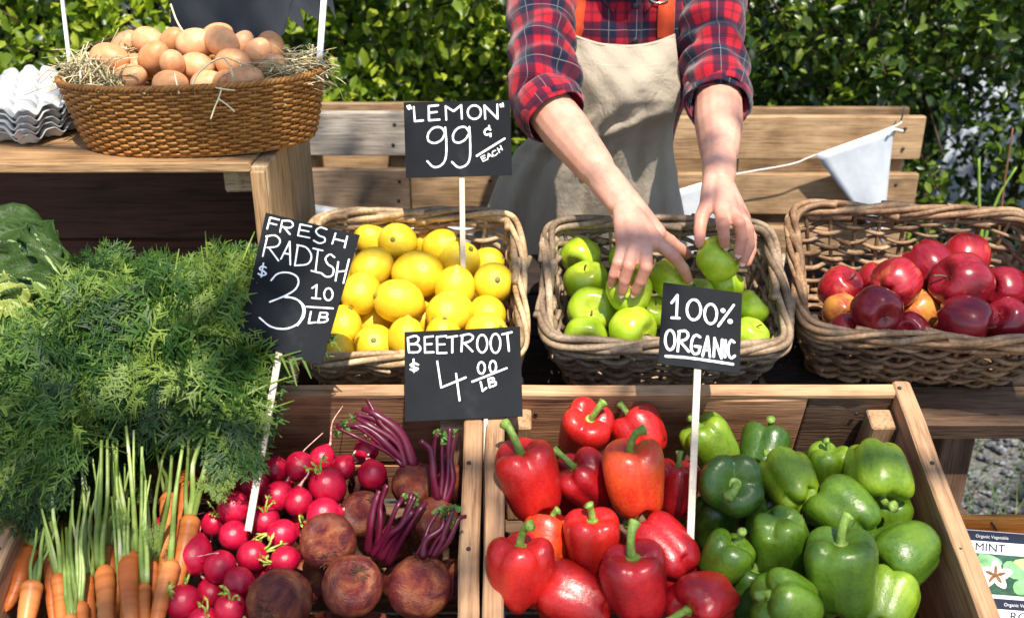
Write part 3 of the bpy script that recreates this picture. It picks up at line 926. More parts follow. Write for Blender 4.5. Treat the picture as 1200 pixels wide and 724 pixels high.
# ---- egg trays stacked left of the basket
t = NT('moulded_pulp')
a = t.noise(t.coord('Object'), 220, 3, 0.7); b = t.noise(t.coord('Object'), 25, 3, 0.5)
t.base(t.ramp(b, [(0.3, (0.42, 0.42, 0.415)), (0.7, (0.52, 0.52, 0.51))])); t.set(rough=0.95, spec=0.1); t.bump(a, 0.5, 0.0012)
M_PULP = t.m
def tray_mesh():
    n = 120; L = 0.29; pitch = L / 6
    g = np.linspace(-L / 2, L / 2, n)
    X, Y = np.meshgrid(g, g)
    cu = np.cos(2 * np.pi * X / pitch); cv = np.cos(2 * np.pi * Y / pitch)
    # peaks between cups (pyramids) and cups hanging down
    h = cu * cv
    hh = 0.5 * (cu + cv)
    Z = 0.0095 * np.tanh(2.8 * hh) + 0.0025 * np.tanh(2.5 * h)
    edge = np.minimum(L / 2 - np.abs(X), L / 2 - np.abs(Y))
    Z = np.where(edge < 0.006, Z * 0.75, Z)
    m = MB(); m.add(np.stack([X, Y, Z], -1).reshape(-1, 3), grid_quads(n, n))
    return m.mesh('egg_tray')
tm = tray_mesh()
corner = P(33, 166, 1.53)
ang = rad(23)
e1 = Vector((-math.cos(ang), math.sin(ang), 0)); e2 = Vector((math.sin(ang), math.cos(ang), 0))
cc = Vector((corner.x, corner.y, 0)) + e1 * 0.145 + e2 * 0.145
TL = ['bottom one of the stacked grey egg trays, resting on the bench', 'second egg tray from the bottom of the grey stack', 'middle egg tray of the grey stack of five', 'egg tray just under the top one of the grey stack', 'topmost egg tray of the grey stack, sunlit white']
for k in range(5):
    o = obj('egg_tray', tm, M_PULP, None, T((cc.x + rng.normal() * 0.002, cc.y + rng.normal() * 0.002, BZ + 0.0128 + k * 0.0095)) @ Matrix.Rotation(rad(-23) + rng.normal() * 0.01, 4, 'Z') @ Matrix.Rotation(rng.normal() * 0.006, 4, 'X'))
    md = o.modifiers.new('thickness', 'SOLIDIFY'); md.thickness = 0.0022; md.offset = 0
    tag(o, TL[k], 'egg tray', 'egg trays stacked beside the egg basket')

# ---- dark metal cut-out behind the eggs
t = NT('dark_sheet_metal')
a = t.noise(t.coord('Object'), 18, 5, 0.6)
t.base(t.ramp(a, [(0.3, (0.030, 0.033, 0.040)), (0.7, (0.052, 0.057, 0.068))])); t.set(rough=0.5, spec=0.4); t.bump(a, 0.15, 0.002)
YM = 1.735
outl = [(201, 60), (200, 8), (198, -16), (210, -45), (250, -62), (300, -60), (335, -48), (352, -38), (378, -40), (388, -10), (394, 24), (384, 4), (375, -28), (362, -22), (366, 2), (374, 25), (362, 16), (350, 9), (355, 22), (357, 36), (346, 26), (336, 19), (333, 40), (322, 46), (318, 62)]
pts = [PY(u, v, YM) for u, v in outl]
o0 = Vector((pts[0].x + 0.09, YM, BZ))
import bmesh
bm = bmesh.new()
vs = [bm.verts.new(p - o0) for p in pts]
low = [bm.verts.new(Vector((pts[-1].x - 0.02, YM, BZ + 0.05)) - o0), bm.verts.new(Vector((pts[-1].x - 0.03, YM, BZ + 0.0015)) - o0), bm.verts.new(Vector((pts[0].x + 0.03, YM, BZ + 0.0015)) - o0), bm.verts.new(Vector((pts[0].x + 0.01, YM, BZ + 0.05)) - o0)]
bm.faces.new(vs + low)
bmesh.ops.triangulate(bm, faces=bm.faces[:])
me = bpy.data.meshes.new('metal_cutout'); bm.to_mesh(me); bm.free()
o = obj('metal_cutout', me, t.m, None, T(o0)); md = o.modifiers.new('thickness', 'SOLIDIFY'); md.thickness = 0.003; md.offset = 0
tag(o, 'dark grey sheet metal cut-out with jagged feathered edge behind the eggs', 'sign')

# ---- white sticks rising from the two ends of the egg basket
M_WHITE = plain('white_painted_wood', (0.78, 0.77, 0.74), 0.6, 0.3, 0.06, 30)
def stick(name, a, b, r, mat, label, cat, group=None):
    m = MB(); d = b - a
    x = d.normalized(); yv = x.cross(Vector((0, 1, 0.2))).normalized(); z = x.cross(yv)
    box_mb(m, d.length, r * 2, r * 1.7, 0.0008)
    return tag(obj(name, m.mesh(name, False), mat, None, frame((a + b) / 2, x, yv, z)), label, cat, group)
stick('white_stick', P(85, 104, 1.56), P(66, -60, 1.56), 0.0028, M_WHITE, 'thin white stick standing in the left end of the egg basket', 'stick', 'white sticks in the egg basket')
stick('white_stick', P(373, 92, 1.545), P(384, -60, 1.545), 0.0046, M_WHITE, 'thick white stick standing in the right end of the egg basket', 'stick', 'white sticks in the egg basket')

# ================================================================== PRODUCE: laying the heaps
def settle(items, pt, n, iters=200, fixed=(), dmin=0.9, floor=None, back=0.55, front=None, tight=.97, grow=1.0):
    """items: (u, v, px radius, height over the plane).  Balls start on their line of sight and are pushed apart."""
    rays = [ray(i[0], i[1]) for i in items]
    pos = []; R = []
    for it in items:
        p = PP(it[0], it[1], pt + n * it[3], n)
        d = (p - EYE).dot(FW)
        pos.append(p); R.append(it[2] * d / F)
    if front is not None: front = (np.array(front[0]), np.array(front[1]), front[2])
    allp = np.array([list(p) for p in pos] + [list(f[0]) for f in fixed]); R = np.array(R + [f[1] for f in fixed])
    RP = np.array([i[2] for i in items]) / F * grow; fwn = np.array(FW)
    N = len(items); rn = np.array([list(r.normalized()) for r in rays])
    eye = np.array(EYE)
    nn = np.array(n); p0 = np.array(pt)
    for k in range(iters):
        mv = np.zeros_like(allp)
        for i in range(N):
            d = allp[i] - allp; L = np.linalg.norm(d, axis=1); L[i] = 9
            ov = (R[i] + R) * tight - L
            for j in np.where(ov > 0)[0]:
                w = 1.0 if j >= N else 0.5
                mv[i] += d[j] / (L[j] + 1e-9) * ov[j] * w * 0.6
        allp += mv
        for i in range(N):
            s = (allp[i] - eye) @ rn[i]
            on = eye + rn[i] * s
            allp[i] += (on - allp[i]) * back
            R[i] = RP[i] * ((allp[i] - eye) @ fwn)
            if front is not None:
                g = (allp[i] - front[0]) @ front[1] - R[i] * front[2]
                if g < 0: allp[i] += rn[i] * (-g / max(.2, rn[i] @ front[1]))
            if floor is not None:
                h = (allp[i] - np.array(floor)) @ nn - R[i]
                if h < 0: allp[i] -= nn * h
    return [Vector(p) for p in allp[:N]], R[:N]

# ------------------------------------------------------------------ lemons
t = NT('lemon_peel')
v = t.coord('Object', (1, 1, 1), 3.0)
a = t.noise(v, 1.4, 3, 0.5); b = t.noise(v, 13, 3, 0.6)
c = t.ramp(a, [(0.3, (0.78, 0.49, 0.014)), (0.55, (0.83, 0.60, 0.028)), (0.8, (0.85, 0.68, 0.075))])
c = t.mix(1.0, c, t.ramp(t.rnd(), [(0, (0.95, 0.88, 0.8)), (1, (1.03, 1.03, 1.2))]), 'MULTIPLY')
t.base(c); t.set(rough=0.36, spec=0.45, sss=0.12, sssr=(0.9, 0.5, 0.1), ssss=0.006); t.bump(b, 0.16, 0.02)
M_LEMON = t.m
M_BUTTON = plain('stem_button', (0.20, 0.21, 0.06), 0.8, 0.2, 0.3, 300)
M_STALK = plain('brown_stalk', (0.12, 0.075, 0.035), 0.75, 0.3, 0.3, 200)
def lemon_mesh(k):
    r = np.random.default_rng(100 + k)
    t_ = np.linspace(0, np.pi, 26)
    el = r.uniform(1.05, 1.17)
    z = -np.cos(t_) * el; rr = np.sin(t_) ** 0.92
    z = z + np.where(t_ > 2.6, ((t_ - 2.6) / 0.54) ** 2 * 0.20, 0)          # nipple
    rr = rr * np.where(t_ > 2.72, 0.86, 1.0)
    z = z + np.where(t_ < 0.25, (0.25 - t_) * 0.25, 0)                       # slight dent at the stalk
    m = MB()
    def fn(v, A, s): return v * (1 + 0.03 * vnoise(v, 2.6, k)[..., None])
    revolve(m, list(zip(rr, z)), 28, fn)
    return m.mesh('lemon')
LM = [lemon_mesh(k) for k in range(5)]
m = MB(); revolve(m, [(0, 0.02), (.10, 0.03), (.13, 0), (.09, -.05), (0, -.05)], 10); BUTTON = m.mesh('stem_button')

lem_plane = (FR['lemon'][0][0], FR['lemon'][0][4])
lemons = [ # u, v, px radius, height, axis towards the stalk end (right, up, viewer), label
 (436, 281, 19, -.035, (-.6, .6, .3), 'lemon at the back left of the basket, beside the topmost stalk-end lemon'),
 (466, 284, 22, -.025, (-.1, .05, .95), 'round lemon at the back whose green stalk end faces the viewer'),
 (517, 290, 21, -.03, (-.6, -.3, -.5), 'lemon at the back left of the lemon sign stick'),
 (538, 308, 23, -.02, (.5, .55, .55), 'large lemon just in front of the lemon sign stick'),
 (570, 309, 18, -.045, (.8, .3, .3), 'lemon at the back right half hidden behind the rightmost big one'),
 (436, 315, 23, -.02, (-.4, -.5, .3), 'lemon on the left, third row from the front, right of the radish sign'),
 (490, 321, 26, -.005, (-.75, .1, -.3), 'biggest lemon in the middle of the heap, pointing down right'),
 (578, 331, 23, -.01, (.2, .1, .95), 'rightmost lemon with its small tip facing the viewer'),
 (423, 344, 23, -.015, (-.3, -.55, .6), 'lemon touching the right edge of the radish sign'),
 (533, 338, 23, -.02, (-.1, -.7, -.4), 'lemon under the big one by the stick, pointing upward'),
 (467, 353, 25, 0.0, (-.85, .2, .4), 'lemon in the middle of the second row from the front'),
 (527, 367, 25, 0.005, (-.55, -.25, .75), 'lemon above the beetroot sign with a dark stalk end at lower left'),
 (571, 368, 21, -.005, (.3, -.5, .5), 'lemon above the right corner of the beetroot sign'),
 (440, 379, 22, -.01, (-.5, .6, .2), 'lemon behind the front left pair'),
 (403, 381, 20, -.01, (-.2, .7, -.4), 'lemon half covered by the lower right edge of the radish sign'),
 (492, 373, 20, -.025, (.4, -.3, .4), 'lemon wedged between the two biggest of the second row'),
 (440, 405, 24, .002, (0.05, .25, .93), 'front lemon by the left corner of the beetroot sign, tip facing out'),
 (396, 410, 20, 0.0, (.4, -.5, .5), 'frontmost lemon on the left under the radish sign corner'),
 (476, 395, 21, -.004, (-.1, -.8, -.3), 'front lemon pointing up behind the beetroot sign'),
 (569, 389, 22, 0.0, (.6, .2, .6), 'front right lemon mostly hidden by the beetroot sign'),
 (519, 393, 20, -.01, (.1, .7, .4), 'front lemon showing only its top above the beetroot sign'),
 (410, 318, 19, -.03, (-.4, .4, .2), 'lemon behind the radish sign at the left wall'),
 (497, 284, 17, -.055, (-.4, .4, .2), 'deep lemon between the two back ones'),
]
LB = FR['lemon'][0]; floorL = S0 + sz * 0.016
pos, R = settle(lemons, lem_plane[0], lem_plane[1], floor=floorL, front=(LB[0] + LB[3] * .020, LB[3], .88), tight=.92, grow=1.09)
LEMON_POS = pos
def put_fruit(name, me, mat, p, r, axis, label, cat, group, roll, parts):
    M = axis_frame(p, CD(*axis), roll) @ Matrix.Scale(r, 4)
    o = obj(name, me, mat, None, M); tag(o, label, cat, group)
    for nm, pm, pmat, PM in parts:
        obj(nm, pm, pmat, o, PM)
    return o
for k, (it, p, r) in enumerate(zip(lemons, pos, R)):
    # local -z is the stalk end
    ax = tuple(-c for c in it[4])
    put_fruit('lemon', LM[k % 5], M_LEMON, p, r * 0.96, ax, it[5], 'lemon', 'lemons in the wicker basket', k * 1.3, [('stem_button', BUTTON, M_BUTTON, T((0, 0, -1.13)))])
def under_layer(mk, pt, n, xr, yr, xdir, ydir, depth, gap_, fixed, r):
    """hidden lower layer that carries the heap"""
    out = []
    nxk = max(1, int((xr[1] - xr[0]) / gap_)); nyk = max(1, int((yr[1] - yr[0]) / gap_))
    for j in range(nyk):
        for i in range(nxk):
            c = pt + xdir * (xr[0] + (i + 0.5 + 0.5 * (j % 2) - .25) * (xr[1] - xr[0]) / nxk) + ydir * (yr[0] + (j + 0.5) * (yr[1] - yr[0]) / nyk) - n * depth
            if all((c - q).length > (r + rr) * 0.9 for q, rr in fixed): out.append(c)
    return out
def lower(key, depth, gap_, r, fixed):
    (a, b, x, y, z), W, _ = FR[key]
    return under_layer(None, (a + b) / 2, z, (-W / 2 + .07, W / 2 - .07), (-(b - a).length / 2 + .07, (b - a).length / 2 - .07), x, y, depth, gap_, fixed, r)
for k, c in enumerate(lower('lemon', HB['lemon'] - 0.052, 0.066, 0.030, list(zip(pos, R)))):
    put_fruit('lemon', LM[k % 5], M_LEMON, c, 0.030, (rng.normal(), rng.normal(), 0.3), 'lemon buried in the lower layer of the lemon basket', 'lemon', 'buried lemons', k, [])

# ------------------------------------------------------------------ apples
def apple_mesh(k, red=False):
    r = np.random.default_rng(300 + k + 50 * red)
    t_ = np.linspace(0, np.pi, 30)
    if not red:
        rr = np.sin(t_) ** 0.82; z = -np.cos(t_) * 0.88
        top = np.exp(-((np.pi - t_) / 0.42) ** 2) * 0.30; bot = np.exp(-(t_ / 0.36) ** 2) * 0.22
        z = z - top + bot
        rr = rr * (1 + 0.05 * np.cos(np.pi - t_))
    else:
        rr = np.sin(t_) ** 0.80; z = -np.cos(t_) * 1.04
        rr = rr * (0.92 + 0.11 * (t_ / np.pi) - 0.05 * np.cos(t_ * 2))
        top = np.exp(-((np.pi - t_) / 0.40) ** 2) * 0.36; bot = np.exp(-(t_ / 0.34) ** 2) * 0.26
        z = z - top + bot
    m = MB()
    ph = r.uniform(0, 6.28)
    def fn(v, A, s):
        lob = 0.018 * np.cos(5 * A + ph) if not red else 0.03 * np.cos(5 * A + ph) * (1.6 - 1.2 * s)
        v = v * (1 + lob[..., None] + 0.028 * vnoise(v, 2.2, k + 9)[..., None])
        v[..., 2] += (0.05 * np.cos(A + ph)) * np.abs(v[..., 0] ** 2 + v[..., 1] ** 2) ** .5
        if red: v[..., 2] -= 0.05 * np.cos(5 * A + ph) * np.clip(1 - s * 4, 0, 1) * 1.3
        return v
    revolve(m, list(zip(rr, z)), 32, fn)
    return m.mesh('apple')
GA = [apple_mesh(k) for k in range(5)]
RA = [apple_mesh(k, True) for k in range(5)]
def stem_mesh(L, r0, r1, bend, seed):
    m = MB(); tube(m, cat_rom([(0, 0, 0), (bend * .3, 0, L * .5), (bend, bend * .3, L)], 7), lambda s: r0 + (r1 - r0) * s, 7); return m.mesh('stem')
ASTEM = [stem_mesh(0.42, 0.030, 0.045, 0.16, 1), stem_mesh(0.36, 0.03, 0.05, -0.12, 2)]
m = MB()
for k in range(5):
    a = k * 1.256; d = np.array([math.cos(a), math.sin(a), 0]); s_ = np.array([-d[1], d[0], 0])
    m.add([s_ * .04, -s_ * .04, d * .09 + np.array([0, 0, -.10]), d * .04 + np.array([0, 0, -.05])], None, [[0, 3, 2], [3, 1, 2], [0, 1, 3]])
CALYX = m.mesh('calyx', False)
t = NT('green_apple_skin')
v = t.coord('Object', (1, 1, 1), 5.0)
a = t.noise(v, 1.6, 3, 0.5)
vo = t.n('ShaderNodeTexVoronoi'); vo.inputs['Scale'].default_value = 17; t.l(v, vo.inputs['Vector'])
sp = t.ramp(vo.outputs['Distance'], [(0.0, (1, 1, 1)), (0.10, (0.7,) * 3), (0.15, (0, 0, 0))])
c = t.ramp(a, [(0.3, (0.28, 0.44, 0.014)), (0.52, (0.41, 0.57, 0.022)), (0.75, (0.54, 0.66, 0.06))])
c = t.mix(t.math('MULTIPLY', sp, 0.45), c, (0.55, 0.62, 0.2))
gz = t.n('ShaderNodeSeparateXYZ'); t.l(t.n('ShaderNodeTexCoord').outputs['Object'], gz.inputs[0])
c = t.mix(t.ramp(gz.outputs[2], [(0.52, (0, 0, 0)), (0.66, (0.3,) * 3)]), c, (0.25, 0.2, 0.04))
t.base(c); t.set(rough=0.24, spec=0.5, sss=0.1, sssr=(0.5, 0.7, 0.1), ssss=0.006)
M_GA = t.m
M_CALYX = plain('dry_calyx', (0.09, 0.07, 0.03), 0.9, 0.1)
def red_apple_mat(name, c0, c1, yellow, yamt):
    t = NT(name)
    v = t.coord('Object', (7, 7, 0.9), 8.0); a = t.noise(v, 1.0, 4, 0.6)
    v2 = t.coord('Object', (1, 1, 1), 8.0); b = t.noise(v2, 1.1, 2, 0.5)
    vo = t.n('ShaderNodeTexVoronoi'); vo.inputs['Scale'].default_value = 20; t.l(v2, vo.inputs['Vector'])
    sp = t.ramp(vo.outputs['Distance'], [(0.0, (1, 1, 1)), (0.08, (0.7,) * 3), (0.12, (0, 0, 0))])
    c = t.ramp(a, [(0.32, c0), (0.68, c1)])
    f = t.ramp(t.math('ADD', t.math('MULTIPLY', b, 0.8), t.math('MULTIPLY', a, 0.3)), [(0.62 - yamt, (0, 0, 0)), (0.80 - yamt, (1, 1, 1))])
    c = t.mix(f, c, yellow)
    c = t.mix(t.math('MULTIPLY', sp, 0.3), c, (0.6, 0.4, 0.25))
    t.base(c); t.set(rough=0.25, spec=0.5, coat=0.15, coatr=0.15)
    return t.m
M_RA = red_apple_mat('red_apple_skin', (0.16, 0.005, 0.012), (0.27, 0.010, 0.020), (0.36, 0.02, 0.026), 0.0)
M_RA2 = red_apple_mat('bright_red_apple_skin', (0.26, 0.008, 0.016), (0.42, 0.02, 0.026), (0.55, 0.12, 0.05), 0.03)
M_RA3 = red_apple_mat('yellow_red_apple_skin', (0.36, 0.03, 0.02), (0.50, 0.10, 0.03), (0.58, 0.25, 0.05), 0.22)

green = [
 (681, 301, 23, -.03, (-.35, -.55, .55), 'green apple at the back left of its basket'),
 (687, 330, 25, -.02, (-.15, .75, .45), 'green apple on the left, second from the back wall'),
 (693, 363, 26, -.012, (-.02, -.05, .95), 'green apple on the left with its stem pit facing the viewer'),
 (686, 395, 24, -.008, (-.05, -.35, .85), 'front left green apple behind the basket rim'),
 (741, 385, 28, 0.0, (.75, -.25, .6), 'large front green apple left of the organic sign'),
 (734, 303, 20, -.045, (.3, .6, .3), 'green apple behind the pressing fingers of the left hand in view'),
 (848, 334, 22, -.025, (.2, .7, .2), 'green apple under the one being picked up'),
 (880, 361, 20, -.012, (.6, .5, .2), 'right green apple behind the organic sign'),
 (880, 392, 20, -.004, (.3, .6, .5), 'front right green apple beside the organic sign'),
 (817, 346, 20, -.02, (-.2, .6, .4), 'green apple peeping over the top edge of the organic sign'),
 (766, 366, 19, -.03, (.1, .5, .5), 'dark green apple wedged left of the organic sign'),
 (820, 392, 22, -.004, (.1, .5, .5), 'green apple hidden behind the organic sign'),
]
GN = FR['green'][0]
A6 = P(737, 340, 1.545); A7 = P(785, 327, 1.575); A8 = P(841, 304, 1.535)
rA6, rA7, rA8 = 27 * 1.545 / F, 24 * 1.575 / F, 27 * 1.535 / F
fixed = [(A6, rA6), (A7, rA7), (A8, rA8)]
pos, R = settle(green, GN[0], GN[4], fixed=fixed, floor=S0 + sz * 0.016, front=(GN[0] + GN[3] * .020, GN[3], .88), tight=.93, grow=1.07)
GREEN = list(zip(pos, R)) + fixed
glabs = green + [(0, 0, 0, 0, (.05, -.1, .9), 'green apple pressed by three fingertips of the left hand in view'),
                 (0, 0, 0, 0, (.3, .6, .3), 'green apple under the index finger above the organic sign'),
                 (0, 0, 0, 0, (.5, .45, .35), 'green apple being lifted by the right hand in view')]
for k, (it, (p, r)) in enumerate(zip(glabs, GREEN)):
    put_fruit('green_apple', GA[k % 5], M_GA, p, r, it[4], it[5], 'apple', 'green apples in the wicker basket', k * 2.1,
              [('stem', ASTEM[k % 2], M_STALK, T((0, 0, 0.50))), ('calyx', CALYX, M_CALYX, T((0, 0, -0.62)))])
for k, c in enumerate(lower('green', HB['green'] - 0.055, 0.074, 0.034, GREEN)):
    put_fruit('green_apple', GA[k % 5], M_GA, c, 0.034, (rng.normal(), rng.normal(), 0.3), 'green apple buried in the lower layer of the green apple basket', 'apple', 'buried green apples', k, [])

reda = [
 (985, 338, 24, -.035, (.2, .3, .4), 1, 'bright red apple at the back left corner of its basket'),
 (985, 365, 20, -.03, (-.3, .2, -.7), 2, 'small russet orange apple at the left wall of the basket'),
 (1027, 363, 27, -.005, (.15, -.35, .9), 0, 'dark red apple on the left with its pale stem facing the viewer'),
 (1050, 331, 27, -.01, (.5, .35, -.4), 1, 'speckled pinkish red apple lying left of the heap middle'),
 (1087, 313, 28, -.02, (.5, -.75, .3), 0, 'dark red apple pointing down at the back of the heap'),
 (1131, 303, 27, -.02, (.1, .6, -.4), 1, 'topmost bright red apple at the back'),
 (1127, 332, 34, .012, (-.75, .25, .3), 0, 'biggest dark red apple lying on top of the heap'),
 (1175, 339, 25, -.012, (-.85, .1, .4), 0, 'dark red apple on the right whose stem points left'),
 (1130, 378, 30, -.002, (.75, -.25, .5), 0, 'wide dark red apple at the front rim'),
 (1180, 376, 26, -.004, (-.6, .3, .5), 0, 'frontmost dark red apple at the right edge of the picture'),
 (1075, 364, 24, -.012, (-.5, .5, .3), 2, 'yellow and orange apple in the middle of the red ones'),
 (1065, 390, 23, -.006, (-.45, .1, .85), 1, 'red apple at the front rim with its stem facing the viewer'),
 (993, 391, 22, -.01, (.3, .4, -.4), 1, 'pale orange red apple at the front left rim'),
 (1025, 328, 19, -.045, (.2, .4, .2), 1, 'red apple half hidden behind the pinkish one'),
 (1100, 352, 20, -.04, (.2, .4, .2), 0, 'red apple buried behind the yellow one'),
 (1030, 396, 18, -.025, (.2, .4, .2), 0, 'dark apple wedged low at the front rim'),
 (1215, 345, 26, -.01, (.2, .4, .2), 0, 'dark red apple cut off by the right edge of the picture'),
]
RN = FR['red'][0]
pos, R = settle(reda, RN[0], RN[4], floor=S0 + sz * 0.016, front=(RN[0] + RN[3] * .020, RN[3], .88), tight=.92, grow=1.08)
for k, (it, p, r) in enumerate(zip(reda, pos, R)):
    put_fruit('red_apple', RA[k % 5], (M_RA, M_RA2, M_RA3)[it[5]], p, r * 0.97, it[4], it[6], 'apple', 'red apples in the wicker basket', k * 1.7,
              [('stem', ASTEM[k % 2], M_STALK, T((0, 0, 0.66))), ('calyx', CALYX, M_CALYX, T((0, 0, -0.74)))]) if it[5] == 0 else None
    if it[5]:
        me = RA[k % 5].copy(); me.materials.clear()
        put_fruit('red_apple', me, (M_RA, M_RA2, M_RA3)[it[5]], p, r * 0.97, it[4], it[6], 'apple', 'red apples in the wicker basket', k * 1.7,
              [('stem', ASTEM[k % 2], M_STALK, T((0, 0, 0.66))), ('calyx', CALYX, M_CALYX, T((0, 0, -0.74)))])
for k, c in enumerate(lower('red', HB['red'] - 0.055, 0.078, 0.036, list(zip(pos, R)))):
    if (c - RN[1]).dot(RN[3]) > -0.10 and (c.x < 0.55): continue
    put_fruit('red_apple', RA[k % 5], M_RA, c, 0.034, (rng.normal(), rng.normal(), 0.3), 'dark red apple buried in the lower layer of the red apple basket', 'apple', 'buried red apples', k, [])

# ------------------------------------------------------------------ bell peppers
def pepper_mesh(k, aspect, lobes=None):
    """unit width bell pepper: local z up to the stalk, radius about 1"""
    r = np.random.default_rng(500 + k)
    nl = lobes or int(r.choice([3, 4, 4]))
    H = aspect
    nt = 40; nu = 56
    s = np.linspace(0, 1, nt)
    # control profile (r, z) bottom -> top, z in units of H
    ctl = [(0, -.88), (.20, -.93), (.42, -.98), (.60, -.95), (.74, -.82), (.84, -.58), (.91, -.25), (.97, .10), (1.0, .42), (.985, .68), (.88, .88), (.68, .97), (.46, .94), (.26, .84), (.12, .76), (0, .74)]
    pr = cat_rom([(a, b, 0) for a, b in ctl], nt)
    pr[0, 0] = pr[-1, 0] = 0
    ang = np.sort(np.arange(nl) * 2 * np.pi / nl + r.uniform(-.28, .28, nl)) + r.uniform(0, 6)
    depth = r.uniform(0.75, 1.3, nl)
    swell = r.uniform(-.07, .08, nl)
    bend = r.uniform(-.12, .12, 2)
    A = np.linspace(0, 2 * np.pi, nu, endpoint=False)
    crease = np.zeros(nu); sw = np.zeros(nu)
    for a, dd, w in zip(ang, depth, swell):
        d = np.angle(np.exp(1j * (A - a)))
        crease += dd * np.exp(-(np.abs(d) / 0.34) ** 1.35)
        sw += w * np.exp(-((np.angle(np.exp(1j * (A - a - np.pi / nl)))) / 0.6) ** 2)
    z = pr[:, 1]
    rn = pr[:, 0]
    amp = 0.125 + 0.15 * np.clip((z - .45) / .5, 0, 1) ** 1.3 + 0.15 * np.clip((-z - .45) / .5, 0, 1) ** 1.2
    rr = rn[:, None] * (1 - amp[:, None] * crease[None] + sw[None])
    sh = np.exp(-((rn - .62) / .32) ** 2)
    zz = z[:, None] - np.where(z > 0.55, 1, 0)[:, None] * 0.15 * sh[:, None] * crease[None] + np.where(z < -0.7, 1, 0)[:, None] * 0.20 * sh[:, None] * crease[None] + 0.07 * sh[:, None] * (z[:, None] * sw[None] / .08)
    zz = zz * H
    X = rr * np.cos(A) + bend[0] * (zz / H) ** 2; Y = rr * np.sin(A) + bend[1] * (zz / H) ** 2
    V = np.stack([X, Y, zz], -1)
    nz = vnoise(V, 2.3, k)[..., None] * 0.035 + vnoise(V, 5.5, k + 77)[..., None] * 0.010
    wgt = np.clip(rn * 2.2, 0, 1)[:, None, None]
    V = V * (1 + nz * wgt)
    m = MB(); m.add(V.reshape(-1, 3), grid_quads(nu, nt, True))
    return m.mesh('bell_pepper')
def pepper_stem(k, bend, L=0.62):
    r = np.random.default_rng(700 + k)
    m = MB()
    b = Vector((math.cos(k * 2.1), math.sin(k * 2.1), 0)) * bend
    pts = [(0, 0, -.06), (b.x * .08, b.y * .08, L * .3), (b.x * .45, b.y * .45, L * .72), (b.x, b.y, L * (1.0 - .25 * abs(bend)))]
    tube(m, cat_rom(pts, 10), lambda s: 0.150 - 0.035 * math.sin(s * 3.1) + 0.035 * max(0, s - .7) / .3, 10)
    nu = 30; A = np.linspace(0, 2 * np.pi, nu, endpoint=False)
    rows_ = []
    for rr, z in ((0.06, .10), (0.15, .05), (0.25, .022), (0.33, .035), (0.32, 0.0), (0.12, -.03)):
        wob = 1 + 0.10 * np.cos(5 * A + k) * (rr > .2)
        rows_.append(np.stack([rr * wob * np.cos(A), rr * wob * np.sin(A), np.full(nu, z)], -1))
    m.add(np.concatenate(rows_), grid_quads(nu, 6, True))
    return m.mesh('pepper_stem')
def pepper_mat(name, c0, c1, c2, rough=0.24):
    t = NT(name)
    v = t.coord('Object', (1, 1, 1), 11.0)
    a = t.noise(v, 1.1, 3, 0.5, 0.4); b = t.noise(v, 9, 4, 0.6)
    c = t.ramp(a, [(0.3, c0), (0.52, c1), (0.75, c2)])
    st_ = t.noise(t.coord('Object', (5, 5, .7), 7.0), 1.0, 3, .6)
    c = t.mix(t.math('MULTIPLY', t.ramp(st_, [(.45, (0, 0, 0)), (.75, (1, 1, 1))]), .5), c, c2)
    c = t.mix(0.2, c, t.ramp(b, [(0.3, lerp(c0, (0, 0, 0), .4)), (0.7, c2)]))
    sc_ = t.noise(v, 3.2, 5, 0.7, 0.8)
    c = t.mix(t.math('MULTIPLY', t.ramp(sc_, [(0.66, (0, 0, 0)), (0.72, (1, 1, 1))]), .45), c, lerp(c0, (0.06, 0.03, 0.01), .55))
    t.base(c); t.set(rough=rough, spec=0.5, coat=0.14, coatr=0.18, sss=0.08, sssr=(c1[0] + .05, c1[1] + .02, c1[2] + .01), ssss=0.008)
    t.l(t.ramp(b, [(0.3, (rough - .02,) * 3), (0.7, (rough + .22,) * 3)]), t.b.inputs['Roughness'])
    t.bump(t.math('ADD', b, t.math('MULTIPLY', a, 2.0)), 0.10, 0.02)
    return t.m
PR = [pepper_mat('red_pepper_skin', (0.38, 0.006, 0.008), (0.50, 0.011, 0.010), (0.58, 0.026, 0.014)),
      pepper_mat('crimson_pepper_skin', (0.24, 0.003, 0.008), (0.36, 0.006, 0.011), (0.44, 0.012, 0.014)),
      pepper_mat('orange_red_pepper_skin', (0.56, 0.018, 0.010), (0.66, 0.055, 0.014), (0.70, 0.12, 0.02))]
PG = [pepper_mat('green_pepper_skin', (0.040, 0.100, 0.006), (0.072, 0.150, 0.008), (0.13, 0.22, 0.013)),
      pepper_mat('dark_green_pepper_skin', (0.024, 0.066, 0.007), (0.040, 0.098, 0.009), (0.068, 0.14, 0.013)),
      pepper_mat('yellow_green_pepper_skin', (0.08, 0.165, 0.007), (0.15, 0.255, 0.010), (0.27, 0.37, 0.02))]
t = NT('pepper_stalk'); v = t.coord('Object', (1, 1, 1), 3.0); a = t.noise(v, 5, 4, 0.6)
t.base(t.ramp(a, [(0.3, (0.10, 0.19, 0.025)), (0.6, (0.22, 0.33, 0.06)), (0.8, (0.42, 0.44, 0.18))])); t.set(rough=0.45, spec=0.4); t.bump(a, .2, .02)
M_PST = t.m
